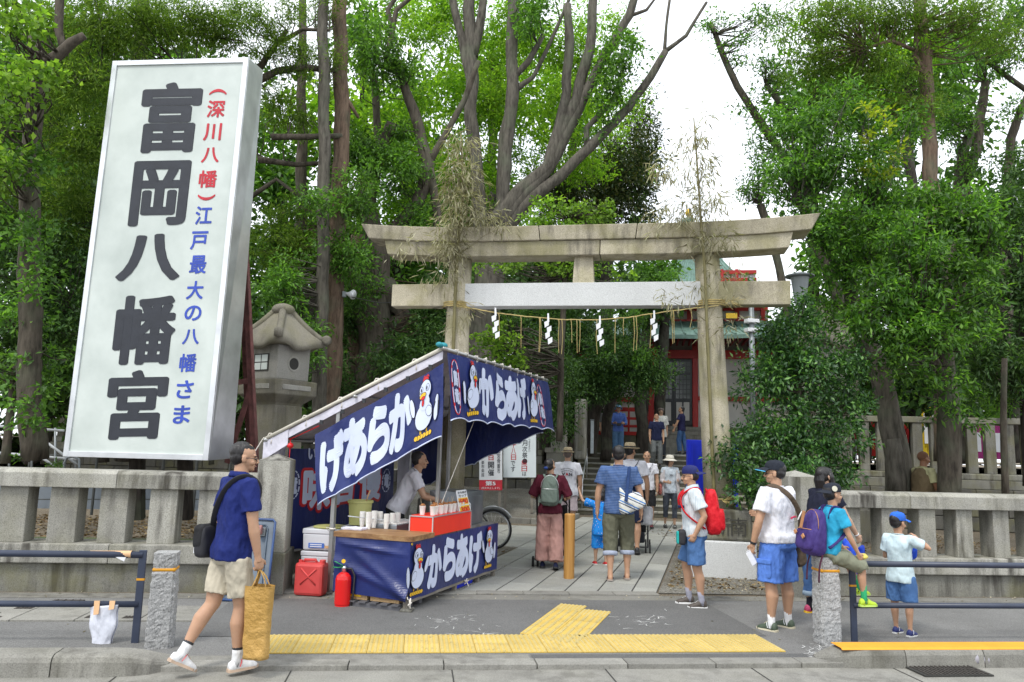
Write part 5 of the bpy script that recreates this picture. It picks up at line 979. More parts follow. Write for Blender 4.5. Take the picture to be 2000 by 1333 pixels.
t = thing('grey_sheeting', 'pale grey site sheeting seen between the balustrade posts on the left', 'sheeting', P(250, 960, 16.4)); recalc(MB().prism([P(-30, 992, 16.4), P(560, 1000, 16.4), P(560, 960, 16.4), P(-30, 948, 16.4)], V((0, .03, 0))).build('panel', plain('grey_sheet', (.20, .23, .26), .7, .2, 2), t))
lp = P(684, 576, 15.4); t = thing('loudspeaker', 'small white horn loudspeaker fixed to the brown trunk', 'loudspeaker', lp); MB().lathe([(.03, 0), (.04, .08), (.10, .20), (.105, .205)], lp+V((-.1, 0, .02)), 16, V((1, -.5, -.2))).build('horn', m_wh, t, smooth=True); MB().box(lp+V((-.12, 0, 0)), (.08, .08, .12)).build('driver', m_galv, t, bevel=.01)
m_wireb = plain('black_cable', (.02, .02, .02), .5); mb = MB(); mb.tube([P(684, 580, 15.4), P(740, 592, 14), P(800, 590, 12.6), P(868, 600, _tl.y)], .010, 5); solid('cable', 'black cable running from the loudspeaker to the gate', 'cable', mb, m_wireb)
for x0, x1, y0, y1, cc, Y, lab in ((1700, 1800, 800, 900, (.50, .03, .03), 27, 'red festival booth curtain beyond the right-hand stone fence'), (1795, 1850, 785, 870, (.70, .52, .03), 26, 'yellow festival banner beyond the right-hand stone fence'), (1880, 2010, 830, 900, (.30, .03, .16), 27, 'dark pink festival booth beyond the right end of the stone fence'), (1640, 1700, 815, 900, (.55, .08, .07), 28, 'red and white festival booth beyond the camellia bush')):
    t = thing('festival_booth', lab, 'booth', P((x0+x1)/2, 900, Y)); a, b = P(x0, y1, Y), P(x1, y1, Y); zt0 = zat(x0, y0, Y); w_ = b.x-a.x
    for q in (a, b): MB().box((q.x, Y, (zt0+TZ)/2+.0), (.06, .06, zt0-TZ+.1)).build('pole', m_galv, t)
    MB().sheet(lambda u, v: V((a.x+w_*u, Y+.06*sin(u*22), TZ+.15+(zt0-TZ-.15)*v)), 30, 2, .01, V((0, 1, 0))).build('curtain', C0(cc) if False else cloth('booth_'+str(x0), cc, .8), t)
    for k in range(3): MB().box((a.x+w_*(.2+.3*k), Y-.12, TZ+(zt0-TZ)*.55), (w_*.12, .02, (zt0-TZ)*.5)).build('white_strip', m_wh, t)
# ---------------------------------------------------------------- food stall
KO = V((-.76, 8.70, 0)); KU = V((.346, .938, 0)).normalized(); KV = V((-.938, .346, 0)).normalized(); KA = math.atan2(KU.y, KU.x)
def K(s, t, z=0): return KO+KU*s+KV*t+V((0, 0, z))
def s_at(px, t):                                   # where the sight line through px meets the line of constant t
    k = (px-1000)/F; o = KO+KV*t; return (o.x-k*o.y)/(k*KU.y-KU.x)
m_tarp = NT('navy_tarpaulin'); _c = m_tarp.ramp(m_tarp.noise(2.5, 3), [(.3, (.010, .018, .105)), (.7, (.020, .034, .165))]); m_tarp = m_tarp.fin(_c, .34, .5, 0, m_tarp.bump(m_tarp.noise(5, 4, .5, m_tarp.vec((1, 1, .5))), .5, .05))
m_whc = cloth('white_canvas', (.60, .585, .66), .7, .5, 120); m_print = plain('white_print', (.62, .68, .86), .4, .05, 3, .02); m_outline = plain('black_print', (.01, .01, .02), .4); m_redpr = plain('red_print', (.62, .015, .02), .4, .05); m_yelpr = plain('yellow_print', (.80, .48, .02), .4, .05)
m_pole = plain('steel_pole', (.38, .38, .37), .4, .15, 5, .05, 40, .7); m_rope = plain('white_cord', (.66, .62, .56), .8)
ZH = zat(865, 686, KO.y); ZL = zat(540, 860, K(0, 2.3).y); ZR = lambda t: ZH+(ZL-ZH)*t/2.3; SE = 3.72
stl = thing('food_stall', 'fried chicken stall with navy printed tarpaulins under a sloping white roof', 'food stall', K(.8, .6), 0)
def tube(nm, pts, r, m=m_pole, par=stl, n=8): return MB().tube(pts, r, n).build(nm, m, par, smooth=True)
# frame
SP = s_at(866, .42); MB().box(K(SP, .42, (ZR(.42)+.0)/2+.3), (.045, .045, ZR(.42)-.62), KA).build('pole', m_pole, stl, bevel=.004)
MB().box(K(-.02, 1.34, ZR(1.34)/2), (.05, .05, ZR(1.34)-.02), KA).build('pole', m_pole, stl, bevel=.004)
for s, t in ((1.95, .80), (SE-.05, 2.28), (.0, 2.28)): MB().box(K(s, t, ZR(t)/2), (.045, .045, ZR(t)), KA).build('pole', m_pole, stl, bevel=.004)
tube('gable_rail', [K(-.06, -.04, ZH+.045), K(-.06, 2.36, ZR(2.36)+.03)], .022, plain('cream_pipe', (.60, .57, .48), .5)); tube('gable_rail', [K(SE, 0, ZH+.02), K(SE, 2.34, ZR(2.34))], .02)
tube('eave_rail', [K(-.1, -.02, ZH+.02), K(SE+.1, -.02, ZH+.02)], .021); tube('eave_rail', [K(-.1, 2.32, ZL), K(SE, 2.32, ZL)], .02); tube('ridge_rail', [K(-.1, 1.1, ZR(1.1)-.02), K(SE, 1.1, ZR(1.1)-.02)], .018)
MB().sheet(lambda u, v: K(-.05+(SE+.06)*u, 2.34*v, ZR(2.34*v)+.025-.05*sin(pi*((u*3) % 1))*.5*sin(pi*v)), 24, 10, .004, V((0, 0, 1))).build('roof_sheet', m_whc, stl, smooth=True)
recalc(MB().sheet(lambda u, v: K(-.055+.006*sin(u*30), 2.30*u, ZR(2.30*u)-.01-.09*(1-v)), 20, 2, .002, KV).build('roof_valance', m_whc, stl))
# banners: fn gives the cloth; print sits 4 mm proud of it
def cloth_part(nm, fn, nu, nv, nrm, m=m_tarp): return recalc(MB().sheet(fn, nu, nv, .003, -V(nrm)).build(nm, m, stl, smooth=False))
def hem(fn, nrm, par, n=60):
    return MB().tube([fn(i/n, 0)+V(nrm)*.004 for i in range(n+1)], .008, 5).build('white_hem', m_print, par, smooth=True)
def chicken(par, fn, nrm, box, flip=False):
    """a plain cartoon hen: white body and wings, red comb and wattle, yellow beak and feet"""
    L_ = []; A = lambda shp, m: L_.append((shp, m)); W_, O_, R_, Y_ = m_print, m_outline, m_redpr, m_yelpr
    def el(cx, cy, rx, ry, m, a=0, out=.012):
        if out: A(ellp(cx, cy, rx+out*1.5, ry+out, 24, a), O_)
        A(ellp(cx, cy, rx, ry, 24, a), m)
    A(poly2d([(.40, .18), (.44, .18), (.44, .10), (.40, .10)]), Y_); A(poly2d([(.58, .18), (.64, .18), (.62, .10), (.57, .10)]), Y_)
    for x in (.30, .39, .48, .56, .64, .72): el(x, .055, .055, .036, Y_, 0, .008)
    el(.10, .40, .07, .20, W_, .12); el(.90, .56, .06, .17, W_, -.45)
    A(poly2d([(.46, .90), (.38, .96), (.42, 1.0), (.50, .985), (.56, 1.0), (.60, .96), (.62, .90)]), R_); el(.50, .92, .10, .055, R_, 0, .008)
    el(.50, .36, .27, .215, W_); A(ellp(.50, .55, .17, .12), W_); el(.50, .76, .19, .16, W_); A(ellp(.50, .57, .155, .12), W_)
    el(.34, .40, .11, .075, W_, .5, .007)
    el(.42, .79, .055, .05, W_, 0, .007); el(.63, .79, .05, .05, W_, 0, .007); A(ellp(.44, .785, .022, .030), O_); A(ellp(.625, .785, .020, .030), O_)
    el(.55, .57, .035, .050, R_, 0, .006); el(.56, .685, .10, .042, Y_, -.1, .008); el(.55, .645, .065, .026, R_, 0, .006)
    root = None; x0, y0, x1, y1 = box; obs = {}
    for i, (shp, m) in enumerate(L_):
        v, f = shp; v = [((1-x) if flip else x, y) for x, y in v]
        obs.setdefault(m.name, (MB(), m)); mb = obs[m.name][0]
        stamp(mb, (v, f), lambda u, w: fn(x0+(x1-x0)*u, y0+(y1-y0)*w)+V(nrm)*(.005+i*.0008), fit=False, sub=.07)
    for nm, (mb, m) in obs.items(): mb.build('hen_print', m, par)
def glyphs(par, fn, nrm, items, m=m_print, bold=.06, asp=1.0, off=.005, sub=.06, nm='lettering'):
    mb = MB()
    for ch, x0, y0, x1, y1 in items: stampb(mb, ch, bold, lambda u, v: fn(u, v)+V(nrm)*off, nrm, (x0, y0, x1, y1), 12, sub, asp)
    return mb.build(nm, m, par)
scal = lambda u, n, d: d*abs(sin(pi*u*n))**.6
# near gable banner, reads right to left
nG = -KU; TBL = 1.62; hb_ = .79
def fG(u, v):
    t = TBL*(1-u)+(-.03)*u; z = ZR(t)-.14-.075*(1-u); b = .80-scal(u, 6, -.02)+.02
    return K(-.075-.02*sin(u*17+v*3)-.012*sin(v*5+u*40)*(1-v), t+.10*(1-v)*-1*(1-u)**2, z-b*(1-v)+.035*(abs(sin(pi*u*6))**.7)*(1-v)-.02)
og = cloth_part('gable_banner', fG, 60, 10, nG); hem(fG, nG, og)
glyphs(og, fG, nG, [('げ', .035, .05, .235, .88), ('あ', .22, .08, .43, .93), ('ら', .43, .10, .60, .93), ('か', .59, .10, .78, .93)], bold=.062, asp=1.1); chicken(og, fG, nG, (.76, .08, .975, .97), True)
# front banner
nF = -KV
def fF(u, v):
    s = -.03+(SE+.03)*u; return K(s+.10*(1-v)*u**8, -.055-.06*(1-v)-.015*sin(u*30+v*4)-.05*(1-v)*u**6, ZH-.02-.74*(1-v)+.04*(abs(sin(pi*u*7))**.7)*(1-v)-.03*(1-v))
of = cloth_part('front_banner', fF, 84, 10, nF); hem(fF, nF, of)
U = lambda px: (s_at(px, -.07)+.03)/(SE+.03)
glyphs(of, fF, nF, [('か', U(937), .10, U(964), .92), ('ら', U(966), .08, U(989), .90), ('あ', U(988), .08, U(1010), .90), ('げ', U(1009), .10, U(1030), .95)], bold=.062, asp=1.2)
chicken(of, fF, nF, (U(903), .07, U(938), .97)); chicken(of, fF, nF, (U(1030), .07, U(1050), .97))
def emblem(par, fn, nrm, x0, x1, y0, y1, chars, mring, mtxt, dash=14, bold=.05, under=None):
    mb = MB(); cx, cy = (x0+x1)/2, (y0+y1)/2; rx, ry = (x1-x0)/2, (y1-y0)/2
    if under: stamp(mb, ring2d(cx, cy, rx*1.10, ry*1.05, rx*.36, 1, 1, 40), lambda u, v: fn(u, v)+V(nrm)*.0045, fit=False); mb.build('ring_edge', under, par); mb = MB()
    stamp(mb, ring2d(cx, cy, rx, ry, rx*.22, dash, .78), lambda u, v: fn(u, v)+V(nrm)*.0055, fit=False); mb.build('ring', mring, par)
    n = len(chars)
    for i, ch in enumerate(chars):
        h_ = ry*1.35/n; yc = cy+(n-1)*h_/2-i*h_; glyphs(par, fn, nrm, [(ch, cx-rx*.6, yc-h_*.46, cx+rx*.6, yc+h_*.46)], mtxt, bold, 1, .006)
emblem(of, fF, nF, U(881), U(899.5), .07, .90, '鳥竜', m_print, m_print, 8, .05, m_redpr); emblem(of, fF, nF, U(1050), U(1061), .06, .88, '鳥竜', m_print, m_print, 8, .05, m_redpr)
# far gable banner, seen from inside
def fB2(u, v): t = 2.3*u; return K(SE+.02+.01*sin(u*20), t, ZR(t)-.02-.80*(1-v)+.04*abs(sin(pi*u*6))**.7*(1-v))
ob = cloth_part('far_gable_banner', fB2, 40, 6, -KU); hem(fB2, -KU, ob)
# back banner
ss0, ss1 = .34, 3.15
def fK(u, v): s = ss0+(ss1-ss0)*u; return K(s-.02*(1-v), 2.28+.02*sin(u*14)+.03*sin(u*23+v*3)*(1-v), .34+(ZL-.10-.34)*v)
ok = cloth_part('back_banner', fK, 40, 12, -KV); UK = lambda px: (s_at(px, 2.28)-ss0)/(ss1-ss0); VK = lambda px, py: (zat(px, py, K(s_at(px, 2.28), 2.28).y)-.34)/(ZL-.44)
big = [('味', UK(607), VK(630, 998), UK(658), VK(630, 912)), ('自', UK(668), VK(685, 985), UK(706), VK(685, 908)), ('慢', UK(714), VK(735, 978), UK(755), VK(735, 903))]
glyphs(ok, fK, -KV, [(c, a-.016, b-.03, d+.016, e+.03) for c, a, b, d, e in big], m_redpr, .085, 1, .004, nm='red_outline'); glyphs(ok, fK, -KV, big, m_print, .045, 1, .010)
glyphs(ok, fK, -KV, [('い', UK(614), VK(620, 898), UK(628), VK(620, 876)), ('お', UK(600), VK(600, 896), UK(611), VK(600, 877)), ('し', UK(633), VK(640, 897), UK(646), VK(640, 877))][:1], m_print, .05, 1, .006)
emblem(ok, fK, -KV, UK(578), UK(602), VK(588, 977), VK(588, 920), '竜', m_print, m_print, 12); emblem(ok, fK, -KV, UK(757), UK(774), VK(765, 962), VK(765, 916), '竜', m_print, m_print, 12)
tube('bottom_batten', [K(.30, 2.3, .335), K(ss1, 2.3, .335)], .016, plain('grey_batten', (.35, .33, .31), .6))
cloth_part('end_flap', lambda u, v: K(-.04+.42*u, 2.36+.03*sin(u*9)-.02*v, (ZL-.47+.03*sin(u*5))*(1-v)+ZL*v), 12, 6, -KV, m_whc); cloth_part('end_flap', lambda u, v: K(-.06, 2.36-.35*u, (ZL-.2*(1-u)-.05)*(1-v)+ZR(2.36-.35*u)*v), 6, 4, -KU, m_whc)
cloth_part('inner_flap', lambda u, v: K(3.2+.4*u, 2.26, (ZL-.75)*(1-v)+(ZL-.02)*v), 8, 4, -KV, m_whc)
# cords tying the sheets
for i in range(12):
    mb = MB(); s = .25+i*.30; c = K(s, -.02, ZH+.02)
    mb.tube([c+V((.028*cos(a), .028*sin(a), .028*cos(a*1.3))) for a in [k*.9 for k in range(9)]]+[c+V((.02, -.03, -random.uniform(.02, .09)))], .0065, 5)
    mb.tube([c, c+KU*.05+V((0, -.01, random.uniform(.01, .05))), c+KU*.09+V((0, -.01, -.03))], .006, 5); mb.build('cord', m_rope, stl, smooth=True)
for i in range(5):
    t = .35+i*.48; c = K(-.06, t, ZR(t)+.04); MB().tube([c+V((.03*cos(a), .01, .03*sin(a))) for a in [k*1.05 for k in range(7)]]+[c+V((.02, -.02, -.10))], .0065, 5).build('cord', m_rope, stl, smooth=True)
for i in range(6): MB().box(K(-.078, .14+i*.28, ZR(.14+i*.28)-.125), (.012, .045, .05), KA).build('cloth_tab', m_blk, stl)
for a, b in ((K(-.06, 2.36, ZL+.03), K(-.14, 2.45, ZL-.38)),): MB().tube([a, a.lerp(b, .5)+V((-.05, 0, 0)), b], .006, 5).build('cord', m_rope, stl)
MB().tube([K(1.2, .1, ZH-.7), K(.35, .25, .75)], .005, 5).build('guy_line', m_rope, stl)
m_teals = plain('teal_cord', (.02, .22, .26), .7); MB().ell(K(-.06, 0, ZH+.055), (.055, .05, .035)).ell(K(-.12, .02, ZH+.06), (.04, .03, .03)).build('tape_wrap', m_teals, stl, smooth=True)
c = K(-.02, 2.0, ZR(2.0)-.12); mb = MB().tube([c, c+V((0, 0, -.28))], .006, 6).ell(c+V((0, 0, -.08)), (.04, .04, .035)).ell(c+V((0, 0, -.27)), (.014, .014, .03)); mb.build('red_tassel', m_redpr, stl, smooth=True); MB().tube([K(-.03, 1.6, ZR(1.6)-.14), c, K(-.03, 2.25, ZL+.02)], .006, 5).build('red_cord', m_redpr, stl)
# counter
CS0, CS1, CT0, CT1, CZ = -.50, 2.03, .07, .98, .70
m_ply = NT('worn_plywood'); _c = m_ply.ramp(m_ply.noise(9, 5, .7, m_ply.vec((.35, 1, 1))), [(.3, (.11, .05, .022)), (.5, (.26, .14, .06)), (.7, (.40, .26, .13))]); m_ply = m_ply.fin(_c, .55, .4)
def fP(u, v): s = CS0+(CS1-CS0)*u; return K(s, CT0-.004+.004*sin(u*25), .10+(CZ-.10)*v+.012*(1-v)*sin(u*3))
op = cloth_part('counter_front_sheet', fP, 40, 8, nF); UC = lambda px: (s_at(px, CT0)-CS0)/(CS1-CS0)
glyphs(op, fP, nF, [('か', UC(850), .08, UC(878), .88), ('ら', UC(880), .10, UC(903), .95), ('あ', UC(903), .06, UC(928), .95), ('げ', UC(928), .06, UC(953), .92)], bold=.06, asp=1.15)
chicken(op, fP, nF, (UC(808), .06, UC(851), .95)); chicken(op, fP, nF, (UC(951), .07, UC(977), .97), True)
def fS(u, v):
    t = CT1+(CT0-CT1)*u; w_ = .035*math.exp(-((v-1+u*.95)/.10)**2)*u+.02*math.exp(-((v-.9+u*.15)/.05)**2)*sin(pi*u)+.02*math.exp(-((v-.55+u*.5)/.08)**2)
    return K(CS0-.004-w_*1.2, t, .10+(CZ-.09)*v+.03*(1-v)*(1-u))
cloth_part('counter_side_sheet', fS, 36, 30, nG)
for s, t in ((CS0+.03, CT0+.04), (CS1-.03, CT0+.04), (CS0+.03, CT1-.04), (CS1-.03, CT1-.04), (.75, CT0+.04), (1.45, CT0+.04)): MB().box(K(s, t, .36), (.05, .05, .72), KA).build('leg', m_wood, stl, bevel=.004)
MB().box(K(CS0+.02, CT0+.02, .012), (.16, .13, .03), KA+.3).build('footing_stone', m_gran_d, stl, bevel=.01)
for t in (CT0+.015, CT1-.015): MB().box(K((CS0+CS1)/2, t, .095), (CS1-CS0, .035, .03), KA).build('bottom_rail', m_wood, stl)
MB().box(K((CS0+.0)/2-.0, (CT0+CT1)/2, CZ+.03), (.53, CT1-CT0+.05, .055), KA).build('counter_top', m_ply, stl, bevel=.003)
MB().box(K((0.03+CS1)/2, (CT0+CT1)/2+.02, CZ-.005), (CS1-.03, CT1-CT0-.02, .03), KA).build('work_top', plain('stained_steel_top', (.20, .19, .18), .5, .4, 4), stl)
MB().tube([K(CS0, CT0-.012, CZ-.02), K(CS0, CT0-.02, CZ-.02)], .014, 10).build('eyelet', m_gold, stl)
for s, z in ((CS0-.01, .07), (.95, .05)):
    mb = MB(); c = K(s, CT0-.02, z+.03)
    for k in range(5): mb.tube([c+V((random.uniform(-.04, .04), -.01, random.uniform(-.03, .05))), c+V((random.uniform(-.04, .04), -.03, random.uniform(-.06, .04)))], .007, 5)
    mb.build('cord', m_rope, stl, smooth=True)
c = K(-.02, 1.34, .72); MB().lathe([(.036, -.01), (.042, 0), (.036, .01)], c, 12).tube([c, c+V((-.06, -.05, .02)), c+V((-.03, -.05, -.02))], .005, 5).build('cord', m_rope, stl, smooth=True)
# --- things standing on and around the counter
m_paperc = plain('paper_cup_white', (.74, .73, .70), .5, .05); m_foodb = plain('fried_chicken', (.34, .13, .035), .6, .5, 60, .9, 80, bd=.01); m_redbox = plain('red_acrylic', (.80, .035, .012), .35, .04)
rb = thing('red_serving_box', 'bright red box with aluminium edges on the counter, cups standing on it', 'box', K(.56, .22, CZ+.01)); RZ = zat(860, 1012, K(0, .07).y)
MB().box(K(.555, .215, (CZ+.012+RZ)/2), (1.08, .28, RZ-CZ-.012), KA).build('body', m_redbox, rb)
for (s, t) in ((.012, .072), (.012, .358), (1.098, .072)): MB().box(K(s, t, (CZ+.012+RZ)/2), (.012, .012, RZ-CZ-.01), KA).build('edge_trim', m_alu, rb)
MB().box(K(.555, .215, RZ+.004), (1.1, .30, .012), KA).build('lid_edge', m_alu, rb); MB().box(K(.555, .215, RZ+.0125), (1.06, .26, .006), KA).build('lid', m_redbox, rb)
def cup(p, full=True, h=.098):
    t = thing('chicken_cup', '', 'paper cup', p, random.uniform(0, 6), 'cups of fried chicken on the red box'); mb = MB()
    mb.lathe([(.026, 0), (.036, h), (.0375, h+.002), (.0375, h-.004), (.034, h-.004), (.03, h*.6)], p, 16, cap=False); mb.lathe([(.026, .001), (.001, .001)], p, 16, cap=False); mb.build('cup', m_paperc, t, smooth=True)
    mb = MB()
    for k in range(7): a = k*.9; mb.ell(p+V((.017*cos(a), .017*sin(a), h+random.uniform(-.005, .02))), (.018, .015, .014), n=7, m=5)
    mb.build('fried_chicken', m_foodb, t, smooth=True); a = random.uniform(-.02, .02); MB().tube([p+V((a, 0, h)), p+V((a*2.5, -.0, h+.085))], .0018, 4).build('skewer', plain('bamboo_skewer', (.55, .42, .25), .6) if 'bamboo_skewer' not in bpy.data.materials else bpy.data.materials['bamboo_skewer'], t); return t
CUPL = ['front cup of fried chicken at the left end of the red box', 'second cup of fried chicken from the left end of the red box', 'third front cup of fried chicken from the left of the red box', 'fourth cup of fried chicken, left of the taller group', 'fifth cup of fried chicken, first of the tall group', 'sixth cup of fried chicken, middle of the tall group', 'seventh cup of fried chicken, next to the price card side', 'eighth cup of fried chicken, hard against the price card', 'pinkish back cup of fried chicken behind the leftmost ones', 'back cup of fried chicken behind the third one']
c0 = cup(K(.10, .12, RZ+.016)); c0['label'] = CUPL[0]
for i, (s, t) in enumerate(((.21, .14), (.33, .13), (.47, .14), (.59, .13), (.71, .14), (.83, .13), (.95, .14), (.08, .24), (.40, .24))): dup(c0, K(s, t, RZ+.016), random.uniform(0, 6), CUPL[i+1])
m_cupline = plain('paper_cup_grey_line', (.40, .39, .37), .6)
def cupstack(p, n_, lab):
    t = thing('cup_stack', lab, 'cup stack', p, 0, 'stacks of empty paper cups'); mb = MB()
    mb.lathe([(.024, 0), (.033, .085)], p, 16, cap=True)
    mb.build('cup', m_paperc, t, smooth=False)
    for k in range(n_): MB().lathe([(.0315, .068+k*.012), (.034, .078+k*.012), (.0345, .080+k*.012), (.0325, .080+k*.012)], p, 16, cap=True).build('cup_rim', m_paperc, t)
    return t
for i, (px, py, n_, lab) in enumerate(((707, 1030, 9, 'leftmost stack of empty paper cups on the wooden counter'), (719, 1034, 10, 'tall front stack of empty paper cups, second from the left'), (730, 1031, 10, 'tall stack of empty paper cups in the middle left'), (741, 1030, 9, 'stack of empty paper cups at the centre of the row'), (754, 1033, 8, 'front stack of empty paper cups right of the gap'), (766, 1031, 8, 'second stack of empty paper cups from the right'), (776, 1029, 8, 'rightmost stack of empty paper cups on the counter'))):
    g = G(px, py, CZ+.06); cupstack(g, n_, lab)
g = G(693, 1034, CZ+.06); mb = MB(); mb.sheet(lambda u, v: g+KV*(.13-.26*u)+KU*(-.08+.15*v)+V((0, 0, .02+.012*noise.noise(V((u*4, v*4, 1))))), 10, 6, .022, V((0, 0, -1))); o = recalc(solid('folded_towel', 'folded white towel at the left corner of the wooden counter', 'towel', mb, m_whc, bevel=.004))
# steel cabinet and price card, fryer, tongs
m_stl = plain('scratched_steel', (.30, .33, .36), .35, .25, 4, .1, 50, .8)
t = thing('steel_cabinet', 'grey steel warming cabinet at the far end of the counter', 'cabinet', K(1.5, .45, CZ+.01)); zc = zat(925, 960, K(1.4, .3).y); MB().box(K(1.52, .46, (CZ+.012+zc)/2), (.62, .5, zc-CZ-.012), KA).build('body', m_stl, t, bevel=.01); MB().box(K(1.52, .205, (CZ+zc)/2), (.5, .008, zc-CZ-.12), KA).build('door', m_stl, t, bevel=.003); MB().tube([K(1.3, .19, CZ+.15), K(1.3, .17, CZ+.17), K(1.3, .17, CZ+.28), K(1.3, .19, CZ+.30)], .006, 6).build('handle', m_alu, t)
t = thing('price_card', 'small yellow and white price card reading 500 and 300 beside the cups', 'price card', K(1.05, .1, RZ)); sa, sb = s_at(909, .09), s_at(930, .11); zc0, zc1 = zat(920, 1004, K(1, .1).y), zat(920, 958, K(1, .1).y); q = [K(sa, .085, zc0), K(sb, .10, zc0), K(sb-.05, .16, zc1), K(sa, .145, zc1)]
recalc(MB().prism(q, KV*.006).build('card', m_wh, t)); fq = quadfn(*q, off=nF*.003); MB().sheet(inset(fq, .06, .05, .94, .36), 1, 1).build('yellow_panel', m_yelpr, t); MB().sheet(inset(fq, .06, .40, .94, .68), 1, 1).build('yellow_panel', m_yelpr, t)
mb = MB(); fr = lambda u, v: fq(u, v)+nF*.003; stampb(mb, '500', .04, fr, nF, (.12, .44, .9, .64), 6); stampb(mb, '300', .04, fr, nF, (.12, .10, .9, .31), 6); mb.build('price_lettering', m_redpr, t)
mb = MB(); stampb(mb, 'からあげ', .02, fr, nF, (.08, .86, .92, .96), 6); stampb(mb, 'カップ', .02, fr, nF, (.12, .72, .88, .83), 6); mb.build('name_lettering', m_outline, t)
t = thing('fryer', 'dark wire-topped fryer between the red box and the cup stacks', 'fryer', K(.2, .7, CZ+.01)); MB().box(K(.35, .74, CZ+.06), (.6, .40, .09), KA).build('body', m_stl, t, bevel=.01); mb = MB()
for i in range(12): mb.box(K(.07+i*.05, .74, CZ+.112), (.012, .38, .01), KA)
for i in range(5): mb.box(K(.35, .57+i*.085, CZ+.12), (.58, .01, .01), KA)
mb.build('wire_rack', m_paperc, t); t = thing('metal_bowl', 'dark metal bowl near the vendor’s hands', 'bowl', K(.75, .6, CZ+.01)); MB().lathe([(.06, 0), (.12, .05), (.15, .09), (.145, .09), (.11, .05), (.05, .01)], K(.8, .6, CZ+.012), 20).build('bowl', m_blk, t, smooth=True)
t = thing('ladle', 'steel ladle lying across the fryer edge', 'ladle', K(.1, .8, CZ+.13)); MB().tube([K(-.25, 1.0, CZ+.2), K(.12, .72, CZ+.14)], .006, 6).build('handle', m_alu, t); MB().ell(K(.15, .70, CZ+.14), (.035, .035, .02)).build('scoop', m_alu, t, smooth=True)
# yellow tub, styrofoam boxes
m_tub = plain('pale_yellow_plastic', (.48, .47, .17), .45, .1, 3, .03); m_foam = plain('styrofoam', (.66, .67, .70), .75, .06, 3, .2, 90)
def foam(px, y0, y1, w_, d_, Y, rz, label, sticker=False):
    c = P(px, y1, Y); h_ = zat(px, y0, Y)-zat(px, y1, Y); z0 = zat(px, y1, Y); t = thing('styrofoam_box', label, 'box', (c.x, c.y, z0), rz, 'styrofoam boxes stacked beside the stall')
    MB().box((c.x, c.y, z0+h_*.38), (w_, d_, h_*.74), rz, top=1.04).build('box', m_foam, t, bevel=.012); MB().box((c.x, c.y, z0+h_*.865), (w_*1.07, d_*1.07, h_*.24), rz).build('lid', m_foam, t, bevel=.012)
    if sticker:
        Rm = Matrix.Rotation(rz, 3, 'Z'); o = V((c.x, c.y, z0)); q = [o+Rm @ V((x, -d_/2*1.04-.006, z)) for x, z in ((-.13, .03), (.06, .03), (.06, .085), (-.13, .085))]
        MB().add(q, [(0, 1, 2, 3)]).build('blue_sticker', plain('blue_sticker', (.05, .16, .60), .4), t); q = [o+Rm @ V((x, -d_/2*1.04-.006, z)) for x, z in ((.07, .03), (.13, .03), (.13, .06), (.07, .06))]; MB().add(q, [(0, 1, 2, 3)]).build('tan_sticker', m_kraft, t)
        q = [o+Rm @ V((x, -d_/2*1.04-.008, z)) for x, z in ((-.12, .035), (.05, .035), (.05, .08), (-.12, .08))]; mb = MB(); fq2 = quadfn(*q); 
        for a, b in ((.1, .35), (.6, .85)): mb.sheet(inset(fq2, .05, a, .9, b), 1, 1)
        mb.build('sticker_print', m_wh, t)
    return t
rzf = -.12
foam(628, 1114, 1152, .38, .34, 9.42, rzf, 'lowest white styrofoam box, behind the red fuel can')
foam(628, 1073, 1113, .38, .34, 9.42, rzf, 'middle white styrofoam box of the stack by the stall')
foam(634, 1030, 1072, .40, .36, 9.42, rzf, 'top white styrofoam box with a blue sticker', True)
foam(705, 1090, 1152, .42, .36, 9.5, rzf, 'large white styrofoam box under the yellow tub, low behind the counter'); foam(705, 1026, 1089, .42, .36, 9.5, rzf, 'white styrofoam box directly under the yellow tub')
b = P(640, 1029, 9.4); z = zat(634, 1030, 9.42)+.001; solid('tub_lid', 'round pale yellow plastic lid lying on the top styrofoam box', 'lid', MB().lathe([(.20, 0), (.205, .012), (.18, .02), (.02, .02)], (b.x+.03, 9.42, z), 24), m_tub, smooth=False)
t = thing('yellow_tub', 'pale yellow plastic tub of batter behind the counter', 'tub', (P(702, 1024, 9.5).x, 9.5, zat(702, 1025, 9.5))); o = V(t.location)+V((0, 0, .003)); h_ = zat(702, 977, 9.5)-o.z; MB().lathe([(.125, 0), (.14, h_-.035), (.155, h_-.03), (.155, h_-.005), (.145, h_), (.13, h_-.02), (.12, .02)], o, 26).build('tub', m_tub, t, smooth=False); MB().tube([o+V((.04, 0, h_-.1)), o+V((.11, -.02, h_+.12))], .009, 8).build('wooden_spoon', m_kraft, t, smooth=True)
